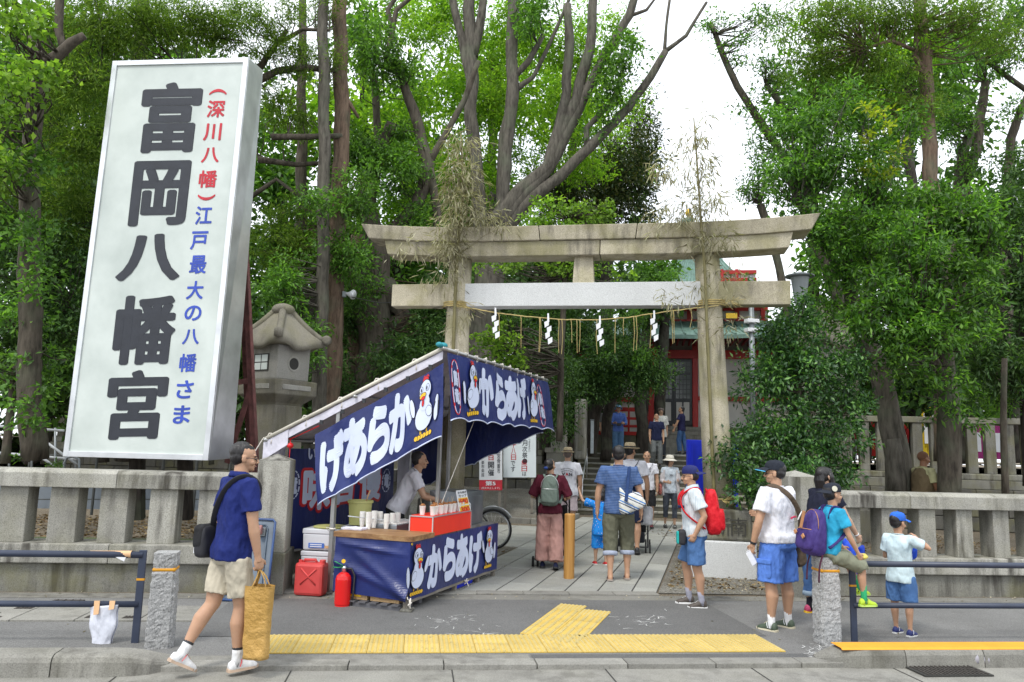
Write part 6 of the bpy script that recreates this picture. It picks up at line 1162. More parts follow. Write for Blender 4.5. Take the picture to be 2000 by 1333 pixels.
# fuel can
m_can = NT('translucent_red_plastic'); _c = m_can.ramp(m_can.noise(3, 3), [(.3, (.50, .035, .035)), (.7, (.62, .075, .07))]); m_can = m_can.fin(_c, .5, .4)
g = G(606, 1163); t = thing('fuel_can', 'red plastic fuel can with a moulded cross standing by the styrofoam boxes', 'jerry can', g, -.15); o = V(g); Rm = Matrix.Rotation(-.15, 3, 'Z'); hc = zat(606, 1092, g.y)
MB().box(o+V((0, 0, hc*.46)), (.34, .19, hc*.90), -.15).build('body', m_can, t, bevel=.035); mb = MB()
mb.tube([o+Rm @ V((-.10, 0, hc*.88)), o+Rm @ V((-.09, 0, hc*.97)), o+Rm @ V((.04, 0, hc*.98)), o+Rm @ V((.06, 0, hc*.88))], .016, 8); mb.build('handle', m_can, t, smooth=True)
MB().lathe([(.035, 0), (.035, .035), (.03, .04)], o+Rm @ V((.125, 0, hc*.89)), 14).build('cap', m_can, t); MB().lathe([(.025, 0), (.025, .03)], o+Rm @ V((-.135, 0, hc*.89)), 12).build('vent_cap', m_can, t)
mb = MB()
for a, b in (((-.09, .32), (.09, .14)), ((-.09, .14), (.09, .32))): mb.tube([o+Rm @ V((a[0], -.096, a[1]*hc/.42)), o+Rm @ V((b[0], -.096, b[1]*hc/.42))], .010, 6)
mb.build('moulded_cross', m_can, t, smooth=True)
# fire extinguisher
g = G(668, 1184); he = zat(668, 1120, g.y); t = thing('fire_extinguisher', 'red fire extinguisher with a green lever at the corner of the stall', 'fire extinguisher', g); m_fx = plain('gloss_red_enamel', (.66, .012, .012), .22, .05, 3, .02); m_grn = plain('green_lever', (.01, .22, .07), .4); m_hose = plain('black_rubber', (.02, .02, .022), .5)
MB().lathe([(.078, 0), (.078, .02), (.083, .025), (.083, he-.06), (.074, he-.025), (.05, he), (.03, he+.012)], g, 24).build('cylinder', m_fx, t, smooth=False, bevel=.0); MB().lathe([(.026, he+.01), (.024, he+.05), (.03, he+.055), (.016, he+.075)], g, 14).build('valve', m_alu, t, smooth=True)
o = V(g)+V((0, 0, he+.07)); MB().tube([o, o+V((-.05, -.02, .03)), o+V((-.10, -.03, .055))], [(.016, .006)]*3, 6).build('lever', m_grn, t, smooth=True); MB().tube([o, o+V((-.06, -.02, -.01)), o+V((-.11, -.03, -.005))], [(.016, .006)]*3, 6).build('lever', m_grn, t, smooth=True)
MB().lathe([(.022, 0), (.022, .006)], o+V((-.01, 0, .055)), 12, V((0, -1, 0))).build('safety_ring', m_yelpr, t); MB().tube([o+V((.02, 0, -.02)), o+V((.08, 0, -.02)), o+V((.115, 0, -.09)), o+V((.11, 0, -.3)), o+V((.10, -.01, -.42))], .011, 8).build('hose', m_hose, t, smooth=True); MB().tube([o+V((.10, -.01, -.40)), o+V((.098, -.01, -.46))], [.013, .018], 8).build('nozzle', m_alu, t)
# pallet and cartons under the counter
t = thing('pallet', 'grey plastic pallet under the near end of the stall', 'pallet', K(-.25, .55)); mp_ = plain('grey_plastic', (.10, .10, .11), .6)
for i in range(6): MB().box(K(-.28, .2+i*.13, .055), (.55, .085, .015), KA).build('slat', mp_, t)
for s in (-.5, -.28, -.05): MB().box(K(s, .53, .022), (.07, .76, .045), KA).build('bearer', mp_, t)
m_cart = plain('cardboard', (.42, .28, .14), .8, .1, 4)
for (tt, lab, ww) in ((.36, 'brown carton on the pallet nearest the stall corner', .34), (.74, 'second brown carton on the pallet, behind the extinguisher', .34)):
    c_ = thing('carton', lab, 'carton', K(-.28, tt, .064)); MB().box(K(-.28, tt, .064+.06), (.40, ww, .12), KA).build('box', m_cart, c_, bevel=.003); MB().box(K(-.484, tt-.02, .12), (.004, .16, .05), KA).build('printed_label', m_yelpr if tt > .5 else m_ply, c_)
t = thing('blue_crate', 'low blue plastic crate under the middle of the stall counter', 'crate', K(1.1, .3)); MB().box(K(1.1, .28, .045), (.5, .3, .07), KA, top=1.05).build('crate', bluem, t, bevel=.008); MB().box(K(1.1, .28, .082), (.44, .24, .004), KA).build('inside', m_dark, t)
# bicycle behind the stall
bc = G(962, 1074); t = thing('bicycle', 'bicycle parked behind the stall with only its wheel showing', 'bicycle', bc); bd = V((cos(.35), -sin(.35)*.9, 0)).normalized()*-1; bn_ = V((-bd.y, bd.x, 0)); m_tyre = plain('tyre_rubber', (.02, .02, .02), .6); WR = .335
for k in range(2):
    c = bc+bd*(1.08*k)+V((0, 0, WR)); x = bd; z = V((0, 0, 1)); rg = lambda r, n=40: [c+x*(r*cos(2*pi*i/n))+z*(r*sin(2*pi*i/n)) for i in range(n+1)]
    w_ = MB().tube(rg(WR-.018), .018, 8, cap=False, hint=bn_).build('wheel', m_tyre, t, smooth=True); MB().tube(rg(WR-.045), .012, 6, cap=False, hint=bn_).build('rim', m_alu, w_, smooth=True)
    mb = MB()
    for i in range(18): a = 2*pi*i/18; mb.tube([c+bn_*(.03 if i % 2 else -.03), c+x*((WR-.045)*cos(a))+z*((WR-.045)*sin(a))], .0016, 3)
    mb.build('spokes', m_alu, w_); MB().tube([c+x*((WR+.03)*cos(a))+z*((WR+.03)*sin(a)) for a in [(-.3+.15*i) if k == 0 else (pi+.3-.15*i) for i in range(20)]], [(.03, .004)]*20, 6, hint=bn_).build('mudguard', m_alu, t, smooth=True)
a = bc+V((0, 0, WR)); b = bc+bd*1.08+V((0, 0, WR)); s_ = bc+bd*.38+V((0, 0, .75)); h_ = bc+bd*.9+V((0, 0, .85)); bb = bc+bd*.45+V((0, 0, .28))
tube('frame', [a, bb, s_, a], .014, m_blk, t); tube('frame', [bb, h_, b], .016, m_blk, t); tube('handlebar', [h_, h_+V((0, 0, .12)), h_+V((0, 0, .14))+bn_*.25-bd*.1], .011, m_alu, t); MB().ell(s_+V((0, 0, .05)), (.12, .08, .035)).build('saddle', m_blk, t, smooth=True)
# ---------------------------------------------------------------- people
VS = bpy.data.scenes.new('workshop')                  # a second, empty scene used only to evaluate modifiers; removed at the end
WO = bpy.data.objects.new('workpiece', bpy.data.meshes.new('workpiece')); VS.collection.objects.link(WO)
def vox(mb, size, it=3, wr=0.0, wf=13.0, wz=.55, seed=0):
    """one continuous skin over the overlapping shapes in mb, smoothed, with optional folds"""
    me = mb.mesh('skin'); me.remesh_voxel_size = size; WO.data = me
    with bpy.context.temp_override(scene=VS, view_layer=VS.view_layers[0], object=WO, active_object=WO, selected_objects=[WO]): bpy.ops.object.voxel_remesh()
    n = len(me.vertices); co = np.empty(n*3, 'f'); me.vertices.foreach_get('co', co); co = co.reshape(-1, 3).astype('d'); ed = np.empty(len(me.edges)*2, 'i'); me.edges.foreach_get('vertices', ed); ed = ed.reshape(-1, 2)
    dg = np.bincount(ed.ravel(), minlength=n)[:, None]+1e-9
    for _ in range(it):
        a = np.stack([np.bincount(ed[:, 0], co[ed[:, 1], k], n)+np.bincount(ed[:, 1], co[ed[:, 0], k], n) for k in range(3)], 1)/dg; co = co*.5+a*.5
    me.vertices.foreach_set('co', co.ravel().astype('f')); me.update()
    if wr:
        sd = V((seed*3.1, seed*1.7, 0)); nn = noise.noise; nr = np.empty(n*3, 'f'); me.vertex_normals.foreach_get('vector', nr); nr = nr.reshape(-1, 3); am = np.empty(n)
        for q in range(n):
            x, y, z = co[q]; u = V((x*wf, y*wf, z*wf*wz+x*5))+sd; a = nn(u); am[q] = (1-abs(a)*3.2)*.55+.6*nn(u*2.3)-.25
        co += nr*(wr*am)[:, None]; me.vertices.foreach_set('co', co.ravel().astype('f')); me.update()
    return me
def skinmat(name, c):
    n = NT(name); col = n.ramp(n.noise(9, 3), [(.3, mul(c, .9)), (.7, mul(c, 1.06))]); n.fin(col, .5, .35, 0, n.bump(n.noise(90, 2), .15, .002)); n.b.inputs['Subsurface Weight'].default_value = .08; n.b.inputs['Subsurface Radius'].default_value = (.02, .008, .004); return n.m
SK = {'a': skinmat('skin_tan', (.47, .275, .175)), 'b': skinmat('skin_light', (.50, .315, .215)), 'c': skinmat('skin_brown', (.30, .145, .08))}
m_hair = NT('black_hair'); m_hair = m_hair.fin((.014, .012, .012), .42, .5, 0, m_hair.bump(m_hair.noise(60, 3, .6, m_hair.vec((1, 1, .2))), .8, .01)); m_hairg = NT('grey_hair'); m_hairg = m_hairg.fin((.13, .10, .09), .5, .4, 0, m_hairg.bump(m_hairg.noise(60, 3, .6, m_hairg.vec((1, 1, .2))), .8, .01))
m_eye = plain('eye_dark', (.015, .01, .008), .2); m_lip = plain('lip', (.30, .11, .085), .5)
CL = {}
def C_(nm, c, **k):
    if nm not in CL: CL[nm] = cloth(nm, c, **k)
    return CL[nm]
def loft(mb, fr, secs, top=.5, n=12):
    """shoe-like loft; secs: (y, half width, height), fr maps local to world"""
    vs = []
    for y, w_, h_ in secs:
        for j in range(n):
            a = 2*pi*j/n; s_ = sin(a); vs.append(fr(V((w_*cos(a), y, h_*max(0, s_)**top if s_ > 0 else 0))))
    k = len(secs); mb.add(vs, [(i*n+j, i*n+(j+1) % n, (i+1)*n+(j+1) % n, (i+1)*n+j) for i in range(k-1) for j in range(n)]+[tuple(range(n-1, -1, -1)), tuple(range((k-1)*n, k*n))])
class Person:
    def __init__(s, label, foot, head, H, pose, skin='a', bw=1.0, bd=1.0, lod=.0105, z0=0.0, name='person', seat=None, group=None, fem=0, child=0):
        s.z0 = z0; s.H = H; s.lod = lod; s.bw, s.bd = bw, bd; s.pose = pose; s.skin = SK[skin]; s.k = H/1.7; s.child = child; s.hs = 1.0+.28*child
        s.t = thing(name, label, 'child' if child > .4 else 'person', (foot.x, foot.y, z0), radians(head-90), group)
        s.M = rootmat(s.t); h = H
        lean = radians(pose.get('lean', 0)); side = radians(pose.get('side', 0)); tw = radians(pose.get('twist', 0))
        s.RU = Matrix.Rotation(tw, 3, 'Z') @ Matrix.Rotation(side, 3, 'Y') @ Matrix.Rotation(-lean, 3, 'X'); s.piv = V((0, 0, .53*h))
        legs = pose.get('legs', (((0, 0, -1), (0, 0, -1), 0, 0),)*2); s.leg = []
        for i, sg in enumerate((-1, 1)):
            th, shk, fp, fy = legs[i]; hp = V((sg*.054*h*bw**.5, 0, .505*h)); kn = hp+V(th).normalized()*.232*h; an = kn+V(shk).normalized()*.228*h; s.leg.append([hp, kn, an, radians(-fp), radians(fy)])
        lo = min(l[2].z-(.045*h)-(.10*h*sin(l[3]) if l[3] > 0 else 0) for l in s.leg)
        s.dz = (-lo) if seat is None else seat-.455*h
        for l in s.leg:
            for i in range(3): l[i] = l[i]+V((0, 0, s.dz))
        s.piv.z += s.dz; s.arm = []
        arms = pose.get('arms', (((-.12, 0, -1), (0, .15, -1)), ((.12, 0, -1), (0, .15, -1))))
        for i, sg in enumerate((-1, 1)):
            a, b = arms[i][:2]; sh = s.U(V((sg*(.105*bw-.004*child)*h, -.006*h, .805*h))); el = sh+V(a).normalized()*.172*h; wr = el+V(b).normalized()*.145*h; s.arm.append((sh, el, wr, V(b).normalized(), arms[i][2] if len(arms[i]) > 2 else .5))
        hp = pose.get('head', (0, 0, 0)); s.RH = s.RU @ Matrix.Rotation(radians(hp[0]), 3, 'Z') @ Matrix.Rotation(-radians(hp[1]), 3, 'X') @ Matrix.Rotation(radians(hp[2]) if len(hp) > 2 else 0, 3, 'Y')
        s.hpv = s.U(V((0, .004*h, .868*h)))
    def U(s, p): p = V(p)+V((0, 0, s.dz)); return s.piv + s.RU @ (p-s.piv)
    def Hd(s, p): p = V(p)*1.0; q = (p-V((0, .004, .868)))*s.H*s.hs; return s.hpv + s.RH @ q
    def W(s, p): return s.M @ V(p)
    def mk(s, nm, mb, m, vx=None, it=3, wr=0, smooth=True, seed=0, **k):
        me = vox(mb, vx or s.lod, it, wr, seed=seed+s.H*7) if vx != 0 else mb.mesh(nm)
        return link(nm, me, m, s.t, smooth, world=False, **k)
    def torso(s, mb, secs, off=0):
        for_ = []; h = s.H
        pts = [s.U((0, yo*h, z*h)) for z, rx, ry, yo in secs]; rad = [(rx*h*s.bw+off, ry*h*s.bd+off) for z, rx, ry, yo in secs]
        n = 18; vs = []; 
        for (z, rx, ry, yo), r_ in zip(secs, rad):
            for j in range(n):
                a = 2*pi*j/n; cx_, sy_ = cos(a), sin(a); ex = lambda c: (abs(c)**.82)*(1 if c > 0 else -1)
                p = V((ex(cx_)*r_[0], ex(sy_)*r_[1]+yo*h, z*h)); vs.append(s.U(p) if z > .50 else s.U(p).lerp(p+V((0, 0, s.dz)), min(1, (.50-z)*14)))
        k = len(secs); mb.add(vs, [(i*n+j, i*n+(j+1) % n, (i+1)*n+(j+1) % n, (i+1)*n+j) for i in range(k-1) for j in range(n)]+[tuple(range(n-1, -1, -1)), tuple(range((k-1)*n, k*n))])
    def hand(s, mb, i):
        sh, el, wr, d, curl = s.arm[i]; k = s.k; sg = (-1, 1)[i]
        inw = V((-sg, 0, 0)); pn = (inw - d*inw.dot(d)); 
        if pn.length < .2: pn = V((0, 0, -1)) - d*(-d.z)
        pn = pn.normalized(); ax = d.cross(pn).normalized(); 
        if ax.dot(V((0, 1, 0)))+ax.dot(V((0, 0, 1)))*.5 < 0: ax = -ax      # thumb side looks forward or up
        Mx = Matrix((ax, pn, d)).transposed(); c = wr+d*.045*k; mb.ell(c, (.039*k, .0155*k, .052*k), Mx, 12, 8)
        for f, (o_, l_) in enumerate(((.028, .070), (.0095, .079), (-.0095, .073), (-.027, .058))):
            p0 = wr+d*.075*k+ax*o_*k; pts = [p0]; ang = 0; L_ = l_*k
            for seg, fr in enumerate((.45, .32, .23)):
                ang += curl*(.65 if seg == 0 else .9)+.05*f; pts.append(pts[-1]+(d*cos(ang)+pn*sin(ang))*L_*fr)
            mb.tube([p0-d*.02*k]+pts, [.0088*k, .0092*k, .0085*k, .0078*k, .0062*k], 7)
        t0 = wr+d*.025*k+ax*.026*k; t1 = t0+(ax*.75+d*.65+pn*.25).normalized()*.034*k; t2 = t1+(ax*.25+d*.95+pn*.35).normalized()*.030*k
        mb.tube([t0-ax*.01*k, t0, t1, t2], [.012*k, .0125*k, .0105*k, .0075*k], 7)
        return wr+d*.085*k+pn*.018*k
    def head(s, mb):
        h = s.H*s.hs; E = lambda c, r, M=None: mb.ell(s.Hd(c), tuple(q*h for q in r), s.RH if M is None else s.RH @ M, 16, 11)
        E((0, -.008, .947), (.0440, .0560, .0520)); E((0, .010, .918), (.0375, .0430, .0440)); E((0, .024, .893), (.0270, .0270, .0230)); E((0, .042, .8815), (.0125, .0110, .0095))
        mb.tube([s.Hd((0, .050, .938)), s.Hd((0, .0575, .926)), s.Hd((0, .0625, .9155)), s.Hd((0, .056, .911))], [.0045*h, .0060*h, .0088*h, .0070*h], 8)
        for sg in (-1, 1):
            E((sg*.0445, -.002, .923), (.0052, .0125, .0175), Matrix.Rotation(sg*.3, 3, 'Z')); E((sg*.022, .036, .910), (.014, .014, .013)); E((sg*.009, .057, .9115), (.0045, .006, .0045))
        E((0, .0420, .9440), (.0300, .0100, .0065)); E((0, .0505, .8975), (.0130, .0060, .0032)); E((0, .0490, .8925), (.0110, .0060, .0036))
    def build(s, sandals=False, bare=False):
        h = s.H; mb = MB(); k = s.k
        s.torso(mb, [(.455, .050, .045, 0), (.485, .082, .056, -.004), (.53, .074, .050, -.004), (.58, .072, .048, 0), (.62, .074, .050, .002), (.68, .086, .058, 0), (.74, .096, .062, 0), (.785, .098, .054, -.003), (.812, .080, .040, -.006), (.832, .045, .032, -.006)])
        mb.tube([s.U((0, -.008*h, .80*h)), s.U((0, -.004*h, .845*h)), s.Hd((0, -.004, .885)), s.Hd((0, -.004, .905))], [.040*h, .0345*h, .0335*h*s.hs**.5, .034*h*s.hs**.5], 12)
        for i, l in enumerate(s.leg):
            hp, kn, an = l[:3]; cf = (an-kn).normalized(); bk = V((0, -1, 0))-cf*(-cf.y); bk = bk.normalized() if bk.length > .1 else V((0, 0, -1))
            b_ = (s.bw+.6)/1.6
            mb.tube([hp+V((0, 0, .005*h)), hp+V((0, 0, -.02*h)), hp.lerp(kn, .35), hp.lerp(kn, .75), kn, kn.lerp(an, .12)+bk*.004*h, kn.lerp(an, .32)+bk*.010*h, kn.lerp(an, .6)+bk*.004*h, kn.lerp(an, .88), an+cf*.01*h], [q*h*b_ for q in (.036, .046, .048, .040, .0335, .032, .0345, .0265, .0190, .0200)], 14)
            if sandals or bare:
                s.t.location.z = s.z0+.018*k
                fr = s.foot(i); loft(mb, fr, [(-.052*k, .018*k, .03*k), (-.04*k, .028*k, .055*k), (-.005*k, .030*k, .085*k), (.035*k, .032*k, .06*k), (.08*k, .038*k, .035*k), (.12*k, .036*k, .024*k), (.145*k, .022*k, .015*k)])
                mb.tube([an+cf*.0, fr(V((0, 0, .03*k)))], [.021*h, .022*h], 10)
        hb = MB(); far = s.lod > .012
        for i in range(2):
            sh, el, wr, d, cu = s.arm[i]; b_ = (s.bw+1)/2*(1-.12*s.child)
            mb.tube([sh+V((0, 0, .005*h)), sh.lerp(el, .25), sh.lerp(el, .7), el, el.lerp(wr, .22), el.lerp(wr, .65), wr, wr+d*.02*h], [q*h*b_ for q in (.030, .0315, .0265, .0230, .0250, .0195, .0150, .0150)], 12)
            hb.tube([wr-d*.02*h, wr+d*.02*h], [.0150*h*b_, .0155*h], 12); s.hand(hb, i)
        me1 = vox(mb, s.lod, 3); hd = MB(); s.head(hd); hd.tube([s.Hd((0, -.004, .868)), s.Hd((0, -.002, .90))], [.0325*h, .033*h*s.hs], 14)
        me2 = vox(hd, .0062 if not far else .0085, 2); me3 = vox(hb, .0060 if not far else .0085, 1)
        bm = bmesh.new()
        for m_ in (me1, me2, me3): bm.from_mesh(m_)
        me = bpy.data.meshes.new('body'); bm.to_mesh(me); bm.free(); link('body', me, s.skin, s.t, True, world=False)
        hh = h*s.hs
        for sg in (-1, 1):
            MB().ell(s.Hd((sg*.0165, .0475, .9275)), (.0078*hh, .0040*hh, .0036*hh), s.RH, 8, 6).build('eye', m_eye, s.t, smooth=True, world=False)
            MB().tube([s.Hd((sg*.008, .0520, .9385)), s.Hd((sg*.018, .0505, .9410)), s.Hd((sg*.029, .0435, .9375))], [.0018*hh, .0026*hh, .0014*hh], 5).build('eyebrow', m_hair, s.t, world=False)
        MB().tube([s.Hd((-.013, .0530, .8950)), s.Hd((0, .0568, .8953)), s.Hd((.013, .0530, .8950))], [.0012*hh, .0030*hh, .0012*hh], 6).build('mouth', m_lip, s.t, smooth=True, world=False)
        return s
    def foot(s, i):
        hp, kn, an, fp, fy = s.leg[i]; k = s.k; M_ = Matrix.Rotation(fy, 3, 'Z') @ Matrix.Rotation(-fp, 3, 'X'); o = an+M_ @ V((0, 0, -.045*s.H)); return lambda p: o+M_ @ p
    def shoes(s, m, sole, socks=None, stripe=None, hgt=1.0, sockh=.07):
        k = s.k*(1.06 if s.child else 1)
        for i in range(2):
            fr = s.foot(i); mb = MB(); loft(mb, fr, [(-.062*k, .020*k, .055*k), (-.055*k, .031*k, .078*k*hgt), (-.025*k, .036*k, .095*k*hgt), (.01*k, .037*k, .098*k*hgt), (.04*k, .038*k, .083*k), (.075*k, .042*k, .064*k), (.11*k, .044*k, .050*k), (.14*k, .038*k, .040*k), (.158*k, .024*k, .028*k), (.163*k, .012*k, .02*k)], .6, 16)
            sh = mb.build('shoe', m, s.t, smooth=True, world=False); mb = MB(); loft(mb, lambda p: fr(p+V((0, 0, -.004))), [(-.069*k, .018*k, .024*k), (-.06*k, .034*k, .026*k), (-.0*k, .040*k, .025*k), (.07*k, .046*k, .024*k), (.12*k, .046*k, .022*k), (.155*k, .032*k, .022*k), (.172*k, .012*k, .020*k)], .25, 16); link('sole', mb.mesh('sole'), sole, sh, False, world=False)
            for j in range(4): link('lace', MB().tube([fr(V((-.017*k, (.03+.015*j)*k, (.090-.009*j)*k))), fr(V((0, (.035+.015*j)*k, (.096-.010*j)*k))), fr(V((.017*k, (.03+.015*j)*k, (.090-.009*j)*k)))], .0035*k, 4).mesh('lace'), sole, sh, False, world=False)
            if stripe:
                for q, (mm, yy) in enumerate(stripe):
                    for sg in (-1, 1): link('stripe', MB().tube([fr(V((sg*.0385*k, (yy-.01)*k, .03*k))), fr(V((sg*.036*k, (yy)*k, .055*k))), fr(V((sg*.027*k, (yy+.008)*k, .080*k)))], [(.0045*k, .003*k)]*3, 4).mesh('stripe'), mm, sh, False, world=False)
            if socks:
                hp, kn, an = s.leg[i][:3]; up = (kn-an).normalized(); MB().tube([an-up*.03*s.H, an, an+up*sockh*.5*s.H, an+up*sockh*s.H], [.0225*s.H, .0222*s.H, .0215*s.H, .0235*s.H], 12).build('sock', socks, s.t, smooth=True, world=False)
    def shirt(s, m, hem=.485, sl=.62, loose=.016, wr=.010, flare=1.0, vneck=0, slr=1.0, m2=None, neck=.842):
        s.hem = hem; h = s.H; mb = MB(); secs = [(hem, .096*flare, .068*flare, -.004), (hem+.04, .097*flare, .069*flare, -.004)]+[q for q in ((.58, .090, .062, 0), (.62, .086, .060, .002), (.68, .089, .062, 0), (.74, .098, .066, 0), (.785, .100, .058, -.003), (.814, .083, .043, -.006), (neck, .046, .037, -.006)) if q[0] > hem+.05]
        s.torso(mb, secs, loose)
        for i in range(2):
            sh, el, wr_ = s.arm[i][:3]; b_ = (s.bw+1)/2*slr; pts = [s.U(V(((-1, 1)[i]*.055*h*s.bw, -.006*h, .805*h))), sh+V((0, 0, .004*h)), sh.lerp(el, .3)]; r = [.040*h, .040*h*b_, .040*h*b_]
            if sl <= 1: pts += [sh.lerp(el, sl*.75), sh.lerp(el, sl)]; r += [.042*h*b_, .043*h*b_]
            else: pts += [sh.lerp(el, .8), el, el.lerp(wr_, .4), el.lerp(wr_, (sl-1))]; r += [.036*h*b_, .033*h*b_, .031*h*b_, .027*h*b_]
            mb.tube(pts, r, 14)
        o = s.mk('shirt', mb, m, s.lod, 3, max(wr, .010)*(h/1.7), seed=1)
        rr = [s.U(V((.040*h*cos(a)*1.06, -.006*h+.036*h*sin(a)*1.1, neck*h+.004*h*(1-sin(a))-.014*h*max(0, sin(a))))) for a in [2*pi*q/20 for q in range(21)]]
        MB().tube(rr, .0045*h, 6, cap=False).build('collar', m2 or m, s.t, smooth=True, world=False); return o
    def collar(s, m, up=.03):
        h = s.H; n = 26; vs = []
        for r_, z in ((.042, .835), (.043, .835+up), (.0455, .835+up+.002), (.054, .835+up*.35), (.052, .835+up*.3), (.045, .832)):
            for j in range(n): a = pi/2+.25+(2*pi-.5)*j/(n-1); vs.append(s.U(V((r_*h*cos(a)*1.08, -.006*h+r_*h*sin(a)*.98, (z-.016*max(0, sin(a)))*h))))
        MB().add(vs, [(i*n+j, i*n+j+1, ((i+1) % 6)*n+j+1, ((i+1) % 6)*n+j) for i in range(6) for j in range(n-1)]).build('shirt_collar', m, s.t, smooth=True, world=False)
    def pants(s, m, ln=1.0, r0=.060, r1=.050, loose=.012, wr=.011, top=.585, cuff=None, cr=None):
        """ln in leg units: 1 = knee, 2 = ankle"""
        h = s.H; mb = MB(); hm = getattr(s, 'hem', .48); s.torso(mb, [(.462, .06, .055, 0), (.485, .094, .067, -.004), (hm, .094, .067, -.004), (hm+.018, .085, .058, -.003), (hm+.05, .080, .054, -.002)] if hm > .49 else [(.455, .06, .055, 0), (.475, .088, .062, -.004), (.50, .086, .058, -.003), (.54, .080, .054, -.002)], loose if hm > .49 else loose*.7)
        for i, l in enumerate(s.leg):
            hp, kn, an = l[:3]; b_ = (s.bw+.7)/1.7; pts = [hp+V((0, 0, .005*h)), hp+V((0, 0, -.02*h)), hp.lerp(kn, .35), hp.lerp(kn, .7)]; rr = [.044, r0*.93, r0*.97, (r0+r1)/2]
            if ln <= 1.0: pts.append(hp.lerp(kn, ln)); rr.append(r1)
            else: pts += [kn, kn.lerp(an, (ln-1)*.5), kn.lerp(an, ln-1)]; rr += [(r0*.35+r1*.65), r1, r1]
            mb.tube(pts, [q*h*b_ for q in rr], 16)
            if cuff: 
                e = pts[-1]; dd = (e-pts[-2]).normalized(); MB().tube([e-dd*.028*h, e-dd*.02*h, e, e+dd*.004*h], [(r1+.002)*h*b_, (r1+.0055)*h*b_, (r1+.0055)*h*b_, (r1-.002)*h*b_], 18).build('cuff', cuff, s.t, smooth=True, world=False)
        return s.mk('trousers' if ln > 1.2 else 'shorts', mb, m, s.lod, 2, max(wr, .010)*(h/1.7), seed=2)
    def hair(s, m=None, style='short', vol=1.0):
        m = m or m_hair; h = s.H*s.hs; mb = MB(); E = lambda c, r: mb.ell(s.Hd(c), tuple(q*h*vol for q in r), s.RH, 16, 11)
        E((0, -.017, .9540), (.0460, .0550, .0495)); E((0, -.026, .930), (.0445, .0400, .042))
        if style == 'short': E((0, .008, .970), (.036, .030, .020)); E((.012, -.008, .981), (.026, .034, .014)); E((0, -.03, .965), (.042, .034, .036))
        if style == 'receding': pass
        if style == 'bob':
            E((0, .020, .968), (.036, .030, .024)); 
            for sg in (-1, 1): mb.tube([s.Hd((sg*.034, -.005, .955)), s.Hd((sg*.046, -.004, .925)), s.Hd((sg*.044, -.008, .880)), s.Hd((sg*.034, -.010, .858))], [.018*h, .020*h, .020*h, .010*h], 10)
            mb.tube([s.Hd((0, -.04, .95)), s.Hd((0, -.052, .91)), s.Hd((0, -.046, .862))], [(.04*h, .024*h), (.046*h, .024*h), (.036*h, .014*h)], 12)
        if style == 'long':
            E((0, .018, .968), (.036, .032, .024)); 
            for sg in (-1, 1): mb.tube([s.Hd((sg*.030, .012, .958)), s.Hd((sg*.047, .012, .925)), s.Hd((sg*.044, .010, .875)), s.Hd((sg*.038, .012, .838))], [.018*h, .020*h, .018*h, .007*h], 10)
            mb.tube([s.Hd((0, -.04, .95)), s.Hd((0, -.054, .91)), s.Hd((0, -.050, .85)), s.Hd((0, -.046, .82))], [(.04*h, .026*h), (.047*h, .026*h), (.042*h, .02*h), (.03*h, .01*h)], 12)
        if style == 'curly': E((0, .014, .968), (.046, .042, .030)); E((.02, -.01, .96), (.045, .055, .045)); E((-.02, -.01, .955), (.045, .055, .045))
        if style == 'updo': E((0, .016, .970), (.036, .032, .022)); E((0, -.060, .925), (.024, .020, .024))
        return s.mk('hair', mb, m, .0075 if s.lod < .012 else .010, 1, .004 if style != 'curly' else .009, seed=4)
    def glasses(s):
        h = s.H*s.hs; mb = MB()
        for sg in (-1, 1):
            mb.tube([s.Hd((sg*.018+.0125*cos(a), .0565-.004*abs(cos(a))*(1 if sg*cos(a) > 0 else 0), .927+.0095*sin(a))) for a in [2*pi*q/12 for q in range(13)]], .0011*h, 4, cap=False); mb.tube([s.Hd((sg*.030, .053, .930)), s.Hd((sg*.046, .02, .930)), s.Hd((sg*.0465, -.004, .928))], .0013*h, 4)
        mb.tube([s.Hd((-.006, .058, .929)), s.Hd((.006, .058, .929))], .0011*h, 4); mb.build('glasses', m_blk, s.t, world=False)
    def hat(s, m, kind='fedora', band=None, brim=.090, tilt=0, m2=None, back=False):
        h = s.H*s.hs; R0 = s.RH @ Matrix.Rotation(radians(tilt), 3, 'X'); o = s.Hd((0, -.004, .958)); n = 28
        def P_(r, z, a, fx=1.0, fy=1.22): return o+R0 @ V((r*h*cos(a)*fx, r*h*sin(a)*fy, z*h))
        def surf(prof, nm, mm, par=None):
            vs = [P_(r, z, 2*pi*j/n) for r, z in prof for j in range(n)]; k = len(prof); o_ = MB().add(vs, [(i*n+j, i*n+(j+1) % n, (i+1)*n+(j+1) % n, (i+1)*n+j) for i in range(k-1) for j in range(n)]); return link(nm, o_.mesh(nm), mm, par or s.t, True, world=False)
        if kind == 'fedora':
            c = surf([(.046, -.005), (brim*.8, -.008), (brim, .000), (brim*.99, .003), (brim*.8, -.004), (.0510, .001), (.0500, .018), (.0460, .042), (.036, .052), (.020, .046), (.001, .044)], 'hat', m)
            if band: surf([(.0515, .000), (.0520, .003), (.0512, .016), (.0500, .017)], 'hat_band', band, c)
        elif kind == 'sun':
            c = surf([(.046, -.004), (brim*.7, -.012), (brim, -.028), (brim*.995, -.024), (brim*.7, -.008), (.052, .001), (.0515, .022), (.046, .042), (.030, .052), (.001, .055)], 'sun_hat', m)
            if band: surf([(.0528, .000), (.0530, .003), (.0526, .014), (.051, .015)], 'hat_band', band, c)
        elif kind == 'bucket':
            surf([(.047, -.002), (brim*.85, -.014), (brim, -.026), (brim*.99, -.022), (brim*.83, -.008), (.0515, .003), (.0490, .026), (.042, .040), (.001, .044)], 'bucket_hat', m)
        else:
